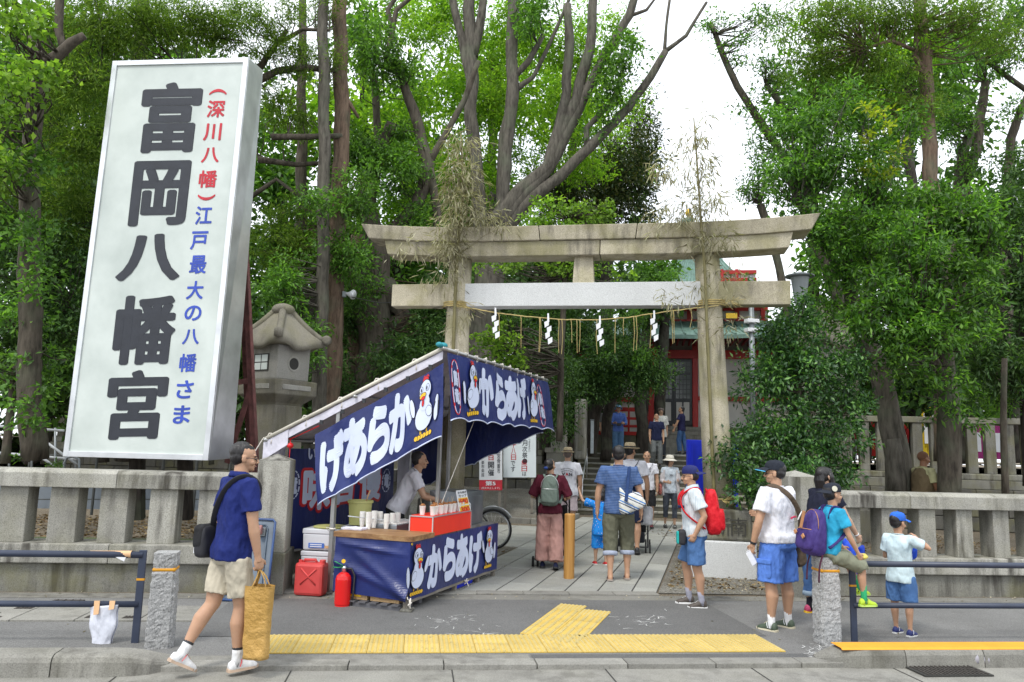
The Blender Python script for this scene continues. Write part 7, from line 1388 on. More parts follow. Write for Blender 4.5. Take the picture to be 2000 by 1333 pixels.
            c = surf([(.0485, -.010), (.0495, -.004), (.0500, .012), (.0475, .028), (.0390, .042), (.024, .050), (.001, .053)], 'cap', m); sg = -1 if back else 1; mb = MB()
            def bf(u, v): a = (u-.5)*2.2; r = .049+.050*v*(cos(a*.62)**.6); return o+R0 @ V((r*h*sin(a)*(1-.22*v)*.95, sg*r*h*cos(a)*1.19, (-.004-.016*v+.010*(1-abs(2*u-1)**2))*h))
            mb.sheet(bf, 14, 6, .003*h/1.7*2, V((0, 0, 1))); recalc(mb.build('visor', m2 or m, s.t, smooth=True, world=False)); MB().ell(o+R0 @ V((0, 0, .054*h)), (.004*h, .004*h, .003*h)).build('button', m2 or m, s.t, world=False)
            return o, R0
        return o, R0
# ---------------------------------------------------------------- bags
def blob_box(c, M, size, p=.35, n=20, m=14, taper=0.0):
    mb = MB(); vs = []
    for i in range(m+1):
        t = -pi/2+pi*i/m
        for j in range(n):
            a = 2*pi*j/n; f = lambda x, e: (abs(x)**e)*(1 if x > 0 else -1); x = f(cos(t), p)*f(cos(a), p); y = f(cos(t), p)*f(sin(a), p); z = f(sin(t), p); k = 1-taper*(z+1)/2
            vs.append(c+M @ V((x*size[0]/2*k, y*size[1]/2*(k if taper > 0 else 1), z*size[2]/2)))
    return mb.add(vs, [(i*n+j, i*n+(j+1) % n, (i+1)*n+(j+1) % n, (i+1)*n+j) for i in range(m) for j in range(n)])
def strap(pts, w_, th, m, par, nm='strap', world=True, hint=V((0, 0, 1))):
    P_ = [V(q) for q in pts]; out = []
    for i in range(len(P_)-1):                    # smooth the run
        p0, p1, p2, p3 = P_[max(i-1, 0)], P_[i], P_[i+1], P_[min(i+2, len(P_)-1)]
        for q in range(5): t = q/5; out.append(.5*((2*p1)+(p2-p0)*t+(2*p0-5*p1+4*p2-p3)*t*t+(3*p1-p0-3*p2+p3)*t**3))
    out.append(P_[-1]); return MB().tube(out, [(w_/2, th/2)]*len(out), 8, hint=hint).build(nm, m, par, smooth=True, world=world)
def backpack(ps, label, m, m_trim, size=(.29, .17, .43), zc=.70, yo=-.11, drop=0.0, cat='backpack', m_strap=None, pocket=True, name='backpack'):
    h = ps.H; L_ = lambda p: ps.W(ps.U(V(p))); c = L_((0, yo*h-size[1]*.42, zc*h-drop)); Mw = ps.M.to_3x3() @ ps.RU; t = thing(name, label, cat, c-V((0, 0, size[2]/2)))
    link('main_body', vox(blob_box(c, Mw, size, .55, taper=.34), .011, 3, .006, seed=3), m, t, True)
    if pocket:
        link('front_pocket', vox(blob_box(c+Mw @ V((0, -size[1]*.38, -size[2]*.17)), Mw, (size[0]*.80, size[1]*.5, size[2]*.46), .4), .010, 3, .004, seed=5), m, t, True)
        MB().tube([c+Mw @ V((x*size[0]*.36, -size[1]*(.645-abs(x)**3*.12), size[2]*.045)) for x in [-1+.2*q for q in range(11)]], .0035, 5).build('zip', m_trim, t, smooth=True)
    MB().tube([c+Mw @ V((size[0]*.42*cos(a), -size[1]*.22, size[2]*(.08+.40*sin(a)))) for a in [pi*q/14 for q in range(15)]], .0035, 5).build('zip', m_trim, t, smooth=True)
    MB().tube([c+Mw @ V((.03*cos(a), size[1]*.25, size[2]*.44+.035*sin(a))) for a in [pi*q/8 for q in range(9)]], .007, 6).build('grab_handle', m_strap or m, t, smooth=True)
    for sg in (-1, 1):
        x = sg*.058*h*ps.bw; r = .0
        strap([L_((x*.7, yo*h*.72, (zc+.10)*h)), L_((x, -.045*h, .836*h)), L_((x*1.05, .005*h, .840*h)), L_((x*1.15, .058*h*ps.bd+.014, .80*h)), L_((x*1.35, .070*h*ps.bd+.016, .73*h)), L_((x*1.75, .04*h*ps.bd+.012, .655*h)), L_((x*1.6, yo*h*.8, (zc-.11)*h))], .048, .020, m_strap or m, t)
    return t, c, Mw
# ---------------------------------------------------------------- who stands where
def Hz(px, y_top, y_foot, z=0): g = G(px, y_foot, z); return zat(px, y_top, g.y)-z
m_whsole = plain('white_rubber', (.66, .66, .64), .5); m_blksole = plain('black_rubber_sole', (.03, .03, .03), .6)
def shoemat(n, c): return plain(n, c, .6, .15, 20, .3, 120)
tee_w = C_('white_tee', (.72, .72, .77)); navy = C_('navy_polo', (.012, .022, .135)); beige = C_('beige_cotton', (.50, .45, .35)); denim = C_('blue_denim', (.055, .12, .27)); black_c = C_('black_cloth', (.02, .02, .022)); dkgrey = C_('dark_grey_cloth', (.045, .05, .06))
m_webb = plain('black_webbing', (.02, .02, .025), .7); m_strawhat = NT('woven_straw'); _c = m_strawhat.ramp(m_strawhat.noise(60, 2), [(.35, (.38, .29, .17)), (.65, (.60, .50, .33))]); m_strawhat = m_strawhat.fin(_c, .8, .3, 0, m_strawhat.bump(m_strawhat.vor(180), .6, .004))
D = lambda *a: a
# 1 the striding man
g = G(436, 1311); p = Person('man in a navy polo and beige shorts striding right with a black shoulder bag', g, 44, Hz(436, 866, 1311),
    dict(lean=3, legs=(((.02, -.22, -1), (0, -.62, -1), -28, 0), ((.0, .16, -1), (0, -.02, -1), 2, -.1)), arms=(((-.22, -.10, -1), (-.03, .10, -1), .5), ((.16, .10, -1), (.02, .22, -1), 1.1)), head=(-22, 3)), bw=1.03, bd=1.05).build()
p.shirt(navy, .475, .66, .014, .006); p.collar(navy); p.pants(beige, .80, .060, .056, .012, .006); p.hair(); p.glasses()
p.shoes(shoemat('white_leather', (.68, .68, .68)), plain('gum_sole', (.45, .33, .24), .6), C_('white_sock', (.7, .7, .7)), [(m_blk, .0), (m_redpr, .022)], .85, .050)
for i in range(2):
    hp, kn, an = p.leg[i][:3]; up = (kn-an).normalized(); MB().tube([an+up*.044*p.H, an+up*.054*p.H], .0236*p.H, 12).build('sock_band', m_blk, p.t, world=False)
h = p.H; Lw = lambda q: p.W(p.U(V(q)))
t = thing('shoulder_bag', 'black shoulder bag with a white tag on the left hip of the striding man', 'bag', Lw((-.15*h, -.04*h, .44*h))); Mw = p.M.to_3x3() @ Matrix.Rotation(.35, 3, 'Z')
c = Lw((-.128*h, -.045*h, .545*h)); link('body', vox(blob_box(c, Mw, (.11, .27, .25), .35), .010, 3, .004), m_webb, t, True); link('flap', vox(blob_box(c+V((0, 0, .035))+Mw @ V((-.012, 0, .0)), Mw, (.115, .28, .19), .35), .010, 3, .004), black_c, t, True)
MB().box(c+Mw @ V((-.066, -.09, -.04)), (.01, .03, .10), M=Mw).build('white_tag', m_wh, t)
strap([c+V((0, 0, .10)), Lw((-.095*h, -.062*h, .62*h)), Lw((-.04*h, -.080*h, .70*h)), Lw((.03*h, -.078*h, .79*h)), Lw((.066*h, -.045*h, .838*h)), Lw((.075*h, .01*h, .842*h)), Lw((.055*h, .068*h, .79*h)), Lw((-.02*h, .085*h, .68*h)), Lw((-.11*h, .05*h, .58*h)), c+V((0, 0, .10))+Mw @ V((0, .10, 0))], .045, .008, m_webb, t, 'strap')
# tall yellow paper bag in his right hand
sh, el, wr, d, cu = p.arm[1]; hw_ = p.W(wr+d*.09); t = thing('paper_carrier_bag', 'tall ochre plastic carrier bag hanging from the right hand of the striding man', 'bag', hw_-V((0, 0, .70))); m_och = NT('ochre_plastic'); _c = m_och.ramp(m_och.noise(4, 3), [(.3, (.42, .24, .055)), (.7, (.56, .34, .10))]); m_och = m_och.fin(_c, .4, .4, 0, m_och.bump(m_och.noise(16, 5, .6), .9, .03))
bt = hw_+V((.015, .0, -.115)); mb = MB(); n = 26; vs = []; kk = 16
for i in range(kk+1):
    f_ = i/kk; z = -.52*f_; wx, wy = .105-.015*f_, .062-.010*f_
    for j in range(n):
        a = 2*pi*j/n; q = V((wx*(abs(cos(a))**.5)*(1 if cos(a) > 0 else -1), wy*(abs(sin(a))**.5)*(1 if sin(a) > 0 else -1), z)); q += V((cos(a), sin(a), 0))*.014*noise.noise(V((q.x*18, q.y*18, z*9)))*(.4+f_); vs.append(bt+Matrix.Rotation(-.2, 3, 'Z') @ q)
mb.add(vs, [(i*n+j, i*n+(j+1) % n, (i+1)*n+(j+1) % n, (i+1)*n+j) for i in range(kk) for j in range(n)]+[tuple(range(kk*n, kk*n+n))]); mb.build('bag_body', m_och, t, smooth=True)
for y in (-.045, .045): strap([bt+V((-.05, y, -.01)), bt+V((-.025, y*.6, .06)), hw_+V((0, 0, -.005)), bt+V((.03, y*.6, .06)), bt+V((.055, y, -.01))], .03, .003, m_och, t, 'handle')
# 2 the vendor
vg = K(1.12, 1.12); p = Person('vendor in a white T-shirt bent over the fryer inside the stall', vg, math.degrees(math.atan2(-KV.y, -KV.x))+28, 1.70,
    dict(lean=27, legs=(((-.05, .05, -1), (0, -.1, -1), 0, 0), ((.05, .05, -1), (0, -.1, -1), 0, 0)), arms=(((-.12, .55, -1), (.25, 1, -.35), .8), ((.2, .5, -1), (-.15, 1, -.25), .8)), head=(0, -24)), bw=1.0, lod=.0128).build()
p.shirt(tee_w, .50, .62, .016, .007); p.pants(black_c, 1.95, .060, .042); p.hair(); p.shoes(m_blk, m_blksole)
p = Person  # (class kept)
def person_back(label, px, yf, yt, head, pose, **k): return Person(label, G(px, yf), head, Hz(px, yt, yf), pose, **k)
# 3 woman with the green backpack and stroller
p3 = P3 = person_back('woman in a maroon top and wide pink trousers pushing a stroller, green backpack on', 1072, 1113, 898, 84, dict(lean=3, legs=(((-.04, .14, -1), (0, .0, -1), 0, 0), ((.05, -.06, -1), (0, -.28, -1), -14, 0)), arms=(((-.42, .05, -1), (.12, 1, -.15), 1.2), ((.42, .05, -1), (-.12, 1, -.15), 1.2)), head=(-28, -14)), bw=.98, lod=.0128).build()
p3.shirt(C_('maroon_tee', (.085, .010, .022)), .49, .98, .020, .007, 1.08, slr=1.12); p3.hair(style='updo')
pk = C_('dusty_pink_cloth', (.46, .26, .225)); p3.pants(pk, 1.93, .066, .068, .016, .012); p3.shoes(C_('navy_shoe', (.015, .02, .06)), m_blksole)
MB().ell(p3.W(p3.Hd((0, -.075, .925))), (.035, .022, .022)).build('hair_clip', C_('blue_clip', (.03, .06, .22)), p3.t, smooth=True)
gsage = C_('sage_canvas', (.125, .16, .135)); backpack(p3, 'sage green backpack worn by the woman in maroon', gsage, m_alu, (.30, .17, .44), .70, -.085, 0, 'backpack', C_('sage_strap', (.16, .21, .18)))
# 4 man in the lettered tee
p4 = person_back('man in a straw hat and white tee lettered VAN walking to the stairs', 1106, 1056, 878, 82, dict(lean=2, legs=(((-.03, .2, -1), (0, -.02, -1), 0, 0), ((.04, -.16, -1), (0, -.4, -1), -20, 0)), arms=(((-.16, .05, -1), (0, .25, -1)), ((.20, -.02, -1), (.0, .22, -1)))), bw=1.06, lod=.0140).build()
p4.shirt(tee_w, .475, .60, .024, .008, 1.1); p4.pants(C_('pale_pink_shorts', (.60, .50, .52)), .86, .060, .058, .014); p4.hair(m_hairg); p4.hat(m_strawhat, 'fedora', C_('brown_band', (.10, .06, .035)), .078); p4.shoes(shoemat('brown_sandal', (.15, .08, .05)), m_blksole)
def on_back(ps, chars, mat_, zc, xw, zh, dx=0, off=.012, nm='lettering', bold=.03, curve=0):
    h = ps.H; mb = MB(); yb = -(.064*ps.bd)*h-.024-off
    def fn(u, v):
        x = (u-.5)*xw+dx; z = zc*h+(v-.5)*zh-curve*(2*u-1)**2
        return ps.W(ps.U(V((x, yb+abs(x)**2*1.1, z))))
    stampb(mb, chars, bold, fn, ps.M.to_3x3() @ V((0, -1, 0)), n=6); return mb.build(nm, mat_, ps.t)
on_back(p4, 'V', m_ink, .708, .062, .060, -.068, bold=.05); on_back(p4, 'A', m_redp, .708, .062, .060, 0, bold=.05); on_back(p4, 'N', m_ink, .708, .062, .060, .068, bold=.05)
on_back(p4, 'for the young and', m_ink, .772, .24, .030, 0, curve=.035, bold=.01); on_back(p4, 'the young-at-heart', m_ink, .748, .22, .028, 0, curve=.03, bold=.01)
# 5 man in the striped tee
stripe_b = C_('blue_striped_tee', (.045, .095, .235), c2=(.19, .25, .38), stripes=48)
p5 = person_back('man in a blue striped T-shirt and rolled olive trousers walking away', 1207, 1134, 873, 86, dict(lean=1, legs=(((-.03, -.10, -1), (0, -.22, -1), -3, .05), ((.06, .20, -1), (0, -.12, -1), -2, -.1)), arms=(((-.26, .02, -1), (-.02, .16, -1), .6), ((.30, .0, -1), (.06, .10, -1), .6)), head=(-10, 0)), bw=1.08, lod=.0118).build(sandals=True)
p5.shirt(stripe_b, .485, .60, .018, .007, 1.02, slr=1.1); p5.hair(vol=1.04); olive = C_('olive_cotton', (.125, .125, .085)); p5.pants(olive, 1.42, .064, .048, .014, .010, cuff=C_('pale_cuff', (.36, .40, .50)))
def flipflops(ps, m, ms):
    for i in range(2):
        fr = ps.foot(i); k = ps.k; mb = MB(); loft(mb, lambda q: fr(q+V((0, 0, -.012))), [(-.06*k, .02*k, .018), (-.05*k, .036*k, .018), (0, .036*k, .018), (.08*k, .046*k, .018), (.13*k, .042*k, .018), (.158*k, .02*k, .018)], .2); o = mb.build('sandal', ms, ps.t, world=False)
        link('thong', MB().tube([fr(V((-.040*k, .02*k, .012))), fr(V((-.02*k, .06*k, .058*k))), fr(V((0, .105*k, .040*k))), fr(V((.02*k, .06*k, .058*k))), fr(V((.040*k, .02*k, .012)))], .007, 6).mesh('thong'), m, o, True, world=False)
flipflops(p5, C_('dark_thong', (.05, .04, .07)), plain('tan_sole', (.36, .30, .26), .7))
# striped tote on his right shoulder blade
h = p5.H; Lw = lambda q: p5.W(p5.U(V(q))); t = thing('striped_tote', 'white tote with blue stripes slung behind the man in the striped T-shirt', 'bag', Lw((.10*h, -.12*h, .52*h)))
m_tote = NT('striped_canvas'); sx = m_tote.t.nodes.new('ShaderNodeSeparateXYZ'); m_tote.l(m_tote.tc.outputs['Object'], sx.inputs[0]); ad = m_tote.t.nodes.new('ShaderNodeMath'); ad.operation = 'MULTIPLY_ADD'; m_tote.l(sx.outputs[0], ad.inputs[0]); ad.inputs[1].default_value = .42; m_tote.l(sx.outputs[2], ad.inputs[2]); m2_ = m_tote.t.nodes.new('ShaderNodeMath'); m2_.operation = 'MULTIPLY'; m_tote.l(ad.outputs[0], m2_.inputs[0]); m2_.inputs[1].default_value = 9.5; fr_ = m_tote.t.nodes.new('ShaderNodeMath'); fr_.operation = 'FRACT'; m_tote.l(m2_.outputs[0], fr_.inputs[0])
_c = m_tote.ramp(fr_.outputs[0], [(0, (.66, .66, .62)), (.28, (.66, .66, .62)), (.30, (.02, .04, .10)), (.40, (.02, .04, .10)), (.42, (.62, .64, .62)), (.56, (.62, .64, .62)), (.58, (.06, .20, .50)), (.72, (.06, .20, .50)), (.74, (.62, .62, .55))]);
for e in _c.node.color_ramp.elements: pass
_c.node.color_ramp.interpolation = 'CONSTANT'; m_tote = m_tote.fin(_c, .8, .25)
Mw = p5.M.to_3x3() @ Matrix.Rotation(-.42, 3, 'Y'); c = Lw((.085*h, -.118*h, .585*h)); link('bag_body', vox(blob_box(c, Mw, (.40, .14, .235), .55, taper=.25).add([], []), .011, 4, .008), m_tote, t, True)
link('bag_peak', vox(blob_box(c+V((-.115, 0, .11)), Mw, (.13, .07, .20), .8, taper=.75), .010, 3, .003), m_tote, t, True)
strap([c+Mw @ V((-.06, -.085, .05)), Lw((.06*h, -.092*h, .72*h)), Lw((.075*h, -.05*h, .836*h)), Lw((.075*h, .02*h, .838*h)), Lw((.09*h, .06*h, .76*h)), Lw((.13*h, .03*h, .66*h)), c+Mw @ V((.14, .02, .06))], .045, .008, C_('navy_strap', (.02, .045, .13)), t); strap([c+Mw @ V((-.06, -.085, .05)), c+Mw @ V((.0, -.092, -.03)), c+Mw @ V((.01, -.088, -.10))], .03, .006, C_('navy_strap', (.02, .045, .13)), t)
# 6 child in the blue jinbei
m_jin = NT('blue_jinbei'); v_ = m_jin.vor(26); _c = m_jin.ramp(v_, [(.0, (.70, .72, .78)), (.16, (.55, .65, .80)), (.22, (.01, .17, .62)), (.6, (.02, .25, .72))]); m_jin = m_jin.fin(_c, .8, .25)
p6 = Person('small child in a bright blue patterned jinbei reaching up beside the striped man', G(1172, 1104), 100, 1.10, dict(lean=2, legs=(((-.03, .1, -1), (0, 0, -1), 0, 0), ((.04, -.08, -1), (0, -.2, -1), -6, 0)), arms=(((-.75, .55, .25), (-.25, .4, .9), .6), ((.2, .1, -1), (0, .3, -1))), head=(25, 5)), skin='b', lod=.0105, child=.8, bw=.95).build()
p6.shirt(m_jin, .40, .75, .020, .005, 1.15, slr=1.4); p6.pants(m_jin, 1.25, .068, .062, .012, .005); p6.hair(style='bob'); p6.shoes(shoemat('red_slipper', (.50, .015, .02)), m_whsole, hgt=.7)
# 7, 8 hat man with stroller, and someone in a straw hat beyond
p7 = person_back('man in a straw trilby and white tee walking behind a stroller on the path', 1230, 1082, 868, 80, dict(lean=2, legs=(((-.03, .16, -1), (0, -.1, -1), 0, 0), ((.05, -.06, -1), (0, -.3, -1), -10, 0)), arms=(((-.2, .1, -1), (.0, .6, -1)), ((.26, .0, -1), (0, .3, -1), .9)), head=(-30, 0)), bw=1.08, lod=.0140).build()
p7.shirt(tee_w, .475, .6, .022, .008, slr=1.1); p7.pants(C_('navy_shorts', (.018, .025, .06)), .98, .06, .052); p7.hair(); p7.hat(m_strawhat, 'fedora', black_c, .088); p7.shoes(m_blk, m_blksole)
h = p7.H; Lw = lambda q: p7.W(p7.U(V(q))); t = thing('sling_strap_bag', 'black sling strap across the back of the man in the straw trilby', 'bag', Lw((-.05*h, -.08*h, .6*h))); strap([Lw((-.09*h, -.07*h, .60*h)), Lw((-.02*h, -.088*h, .70*h)), Lw((.055*h, -.07*h, .80*h)), Lw((.075*h, -.01*h, .838*h)), Lw((.05*h, .07*h, .77*h)), Lw((-.05*h, .085*h, .66*h)), Lw((-.115*h, .02*h, .585*h)), Lw((-.09*h, -.07*h, .60*h))], .045, .008, m_webb, t); link('pouch', vox(blob_box(Lw((-.11*h, .03*h, .56*h)), p7.M.to_3x3(), (.10, .2, .14), .4), .012, 2), m_webb, t, True)
p8 = person_back('person in a yellow straw hat on the path, mostly hidden by the striped man', 1212, 1046, 880, 80, dict(), bw=.92, lod=.014).build(); p8.shirt(C_('pale_yellow_tee', (.5, .45, .3)), .48, .6, .018); p8.pants(dkgrey, 1.9, .06, .045); p8.hair(style='bob'); p8.hat(C_('yellow_straw', (.52, .38, .14)), 'fedora', black_c, .085); p8.shoes(m_blk, m_blksole)
def stroller(label, g, rz, canopy):
    t = thing('stroller', label, 'stroller', g, rz); o = V(g); Rm = Matrix.Rotation(rz, 3, 'Z'); q = lambda x, y, z: o+Rm @ V((x, y, z)); m_fr = plain('stroller_frame', (.03, .03, .035), .4, .1, 5, .05, 40, .4) if 'stroller_frame' not in bpy.data.materials else bpy.data.materials['stroller_frame']
    for sg in (-1, 1):
        x = sg*.24; MB().tube([q(x, -.30, 1.02), q(x, -.18, .80), q(x, .12, .42), q(x, .45, .10)], .014, 8).build('side_tube', m_fr, t, smooth=True); MB().tube([q(x, -.32, .10), q(x, .02, .50), q(x, .12, .56)], .013, 8).build('rear_tube', m_fr, t, smooth=True)
        MB().tube([q(x, -.34, 1.02), q(x, -.26, 1.03)], .02, 8).build('handle_grip', m_hose, t, smooth=True)
        for y in (-.32, .45):
            for d in (-.035, .035):
                w_ = MB().lathe([(.02, -.014), (.07, -.014), (.078, 0), (.07, .014), (.02, .014)], q(x+d, y, .078), 18, Rm @ V((1, 0, 0))).build('wheel', m_tyre, t, smooth=False); MB().lathe([(.03, -.016), (.03, .016)], q(x+d, y, .078), 12, Rm @ V((1, 0, 0))).build('hub', m_galv, w_)
    MB().tube([q(-.24, -.32, .10), q(.24, -.32, .10)], .012, 8).build('axle', m_fr, t); MB().tube([q(-.24, .05, .47), q(.24, .05, .47)], .012, 8).build('cross_tube', m_fr, t)
    mb = MB(); mb.sheet(lambda u, v: q((u-.5)*.42, -.16+.42*v-.10*(v > .55)*(v-.55), .90-.55*min(v, .6)/.6-(.02 if v > .6 else 0)-.03*sin(pi*u)), 8, 14, .02, V((0, 0, -1))); recalc(mb.build('seat', canopy, t, smooth=True))
    mb = MB(); mb.sheet(lambda u, v: q(.23*cos(pi*u), .02+.34*v*.9*(.4+.6*sin(pi*u))-.12, .80+.25*sin(pi*u)*cos(v*.9)), 14, 8, .006, V((0, 0, -1))); recalc(mb.build('canopy', canopy, t, smooth=True)); mb = MB(); mb.box(q(0, -.1, .24), (.38, .34, .16), rz); mb.build('basket', canopy, t, bevel=.03)
g3 = V(P3.t.location)+P3.M.to_3x3() @ V((.03, .52, 0)); stroller('black stroller pushed by the woman in maroon', g3, P3.t.rotation_euler.z, black_c)
g7 = V(p7.t.location)+p7.M.to_3x3() @ V((.06, .48, 0)); stroller('dark stroller in front of the man with the straw trilby', g7, p7.t.rotation_euler.z, dkgrey)
c = V(p7.t.location)+V((.30, .15, .0)); t = thing('printed_carrier_bag', 'pale printed carrier bag hanging on the farther stroller', 'bag', c+V((0, 0, .45))); link('bag_body', vox(blob_box(c+V((0, 0, .62)), Matrix.Identity(3), (.24, .09, .32), .4), .011, 3, .008), C_('pale_bag', (.55, .56, .60)), t, True); strap([c+V((-.06, 0, .76)), c+V((0, 0, .90)), c+V((.06, 0, .76))], .02, .004, m_wh, t, 'handle')
# 9, 10 coming towards us
walkf = dict(lean=-1, legs=(((-.03, .18, -1), (0, -.05, -1), 8, 0), ((.04, -.10, -1), (0, -.35, -1), -14, 0)), arms=(((-.18, .05, -1), (0, .25, -1)), ((.18, -.05, -1), (0, .2, -1))))
p9 = person_back('man in a white tee and black shorts walking towards the street', 1263, 1033, 883, -98, walkf, lod=.0140).build(); p9.shirt(tee_w, .49, .6, .016, .007); p9.pants(black_c, .98, .062, .058, .014); p9.hair(plain('brown_hair', (.05, .025, .015), .5)); p9.shoes(shoemat('dark_red_shoe', (.13, .012, .018)), m_blksole, hgt=.8)
h = p9.H; Lw = lambda q: p9.W(p9.U(V(q))); t = thing('crossbody_strap_bag', 'dark crossbody strap on the man walking towards the street', 'bag', Lw((.1*h, 0, .5*h))); strap([Lw((.10*h, .062*h, .62*h)), Lw((.03*h, .084*h, .70*h)), Lw((-.055*h, .070*h, .795*h)), Lw((-.075*h, .0*h, .840*h)), Lw((-.03*h, -.085*h, .74*h)), Lw((.07*h, -.085*h, .62*h)), Lw((.125*h, -.01*h, .56*h)), Lw((.10*h, .062*h, .62*h))], .04, .008, m_webb, t); link('pouch', vox(blob_box(Lw((.13*h, -.03*h, .54*h)), p9.M.to_3x3(), (.09, .2, .14), .4), .012, 2), m_webb, t, True)
def on_front(ps, chars, mat_, zc, xw, zh, dx=0, off=.016, bold=.02):
    h = ps.H; mb = MB(); yb = (.064*ps.bd)*h+.016+off; fn = lambda u, v: ps.W(ps.U(V(((.5-u)*xw+dx, yb-abs((.5-u)*xw+dx)**2*1.1, zc*h+(v-.5)*zh)))); stampb(mb, chars, bold, fn, ps.M.to_3x3() @ V((0, 1, 0)), n=5); return mb.build('shirt_print', mat_, ps.t)
m_gpr = plain('grey_print', (.20, .21, .22), .7); on_front(p9, 'ILLIT', m_gpr, .735, .14, .035, -.02) if False else on_front(p9, '~~~', m_gpr, .735, .13, .03, -.02)
p10 = person_back('woman in a white sun hat and grey cropped trousers carrying a drink', 1309, 1033, 893, -92, dict(lean=0, legs=(((-.03, .15, -1), (0, -.05, -1), 4, 0), ((.04, -.06, -1), (0, -.28, -1), -10, 0)), arms=(((-.22, .05, -1), (.15, .9, .1), .8), ((.22, .08, -1), (-.45, 1, -.05), .8)), head=(38, 2)), skin='b', bw=.86, bd=.9, lod=.0128).build()
p10.shirt(C_('pale_blue_top', (.50, .56, .62)), .475, .3, .012, .007, 1.12); p10.pants(C_('slate_trousers', (.06, .07, .09)), 1.62, .058, .036, .008); p10.hair(style='bob'); p10.hat(C_('cream_hat', (.60, .57, .50)), 'sun', C_('cream_band', (.42, .40, .33)), .092); p10.t.location.z = .016; flipflops(p10, m_blk, m_blksole); on_front(p10, 'ya', m_ink, .735, .07, .05)
h = p10.H; mb = MB()
for i in range(2):
    sh, el, wr = p10.arm[i][:3]; mb.tube([p10.U((( -1, 1)[i]*.05*h, -.01*h, .81*h)), sh, sh.lerp(el, .6), el, el.lerp(wr, .5)], [.032*h, .034*h, .032*h, .030*h, .032*h], 12)
mb.tube([p10.U((-.085*h, -.01*h, .80*h)), p10.U((-.095*h, -.005*h, .66*h)), p10.U((-.11*h, 0, .52*h)), p10.U((-.115*h, 0, .40*h))], [(.03*h, .05*h), (.025*h, .05*h), (.03*h, .055*h), (.03*h, .05*h)], 12); mb.tube([p10.U((.085*h, -.01*h, .80*h)), p10.U((.095*h, -.005*h, .66*h)), p10.U((.11*h, 0, .52*h)), p10.U((.10*h, 0, .44*h))], [(.03*h, .05*h), (.025*h, .05*h), (.03*h, .05*h), (.02*h, .04*h)], 12)
p10.mk('cardigan', mb, C_('pale_cardigan', (.55, .52, .53)), .012, 3, .006)
hx = p10.W(p10.arm[0][2]+p10.arm[0][3]*.07); t = thing('drink_cup', 'clear cup with a green drink in the hand of the woman in the sun hat', 'cup', hx); MB().lathe([(.028, -.05), (.040, .05), (.040, .055)], hx, 14).build('cup', m_cup, t, smooth=True); MB().lathe([(.027, -.048), (.034, .01)], hx, 12).build('drink', C_('green_drink', (.16, .26, .10)), t, smooth=True); MB().tube([hx, hx+V((.01, -.01, .13))], .003, 5).build('drinking_straw', m_wh, t)
hx = Lw2 = p10.W(p10.U(V((.15*h, .02*h, .5*h)))); t = thing('patterned_bag', 'red and cream patterned shoulder bag at the side of the woman in the sun hat', 'bag', hx); m_pat = NT('patterned_fabric'); _c = m_pat.ramp(m_pat.vor(40), [(.2, (.55, .50, .44)), (.4, (.38, .09, .07))]); m_pat = m_pat.fin(_c, .8); link('bag_body', vox(blob_box(hx+V((0, 0, .06)), p10.M.to_3x3(), (.09, .22, .26), .6), .011, 3, .004), m_pat, t, True); strap([hx+V((0, 0, .17)), p10.W(p10.U(V((.10*h, 0, .72*h)))), p10.W(p10.U(V((.075*h, 0, .838*h))))], .03, .006, m_kraft, t)
# 11 man with the red backpack
m_shirtck = NT('pale_checked_cotton'); br = m_shirtck.t.nodes.new('ShaderNodeTexBrick'); m_shirtck.l(m_shirtck.vec((1, 1, 1), False), br.inputs['Vector']); br.inputs['Scale'].default_value = 14; br.inputs['Color1'].default_value = (.64, .68, .70, 1); br.inputs['Color2'].default_value = (.60, .65, .68, 1); br.inputs['Mortar'].default_value = (.36, .46, .54, 1); br.inputs['Mortar Size'].default_value = .02; br.offset = 0; m_shirtck = m_shirtck.fin(br.outputs['Color'], .85, .25, 0, m_shirtck.bump(m_shirtck.noise(9, 3, .5, m_shirtck.vec((1, 1, .55))), .6, .035))
p11 = Person('man with a red backpack, navy cap and denim shorts walking left', G(1357, 1184), 174, Hz(1357, 911, 1184), dict(lean=4, legs=(((-.03, -.04, -1), (0, -.14, -1), 0, 0), ((.05, .24, -1), (0, -.10, -1), 0, 0)), arms=(((-.20, -.42, -1), (.12, .50, -1), .9), ((.20, .1, -1), (-.1, .3, -1))), head=(4, 2)), bw=1.06, bd=1.12, lod=.0118).build()
p11.shirt(m_shirtck, .50, .68, .018, .007, slr=1.2); p11.collar(C_('pale_blue_collar', (.48, .58, .66)), .034); dn = cloth('washed_denim', (.075, .165, .36), .85, .8); p11.pants(dn, .88, .066, .066, .014, .008); p11.hair(); p11.glasses(); p11.hat(C_('navy_cap', (.022, .028, .12)), 'cap', back=True, tilt=4)
p11.shoes(shoemat('brown_suede', (.075, .06, .05)), m_whsole, C_('grey_sock', (.30, .30, .36)), hgt=1.05); h = p11.H; Lw = lambda q: p11.W(p11.U(V(q)))
MB().tube([p11.U((.092*h*p11.bw*cos(a), .073*h*p11.bd*sin(a)-.001, .553*h)) for a in [2*pi*q/28 for q in range(29)]], [(.006, .019)]*29, 6, cap=False, hint=V((0, 0, 1))).build('belt', m_blk, p11.t, smooth=True, world=False)
backpack(p11, 'bright red backpack worn by the man in denim shorts', cloth('red_nylon', (.62, .012, .022), .55, .8), m_redpr, (.29, .20, .52), .665, -.085, 0, 'backpack', C_('red_strap', (.55, .012, .02)))
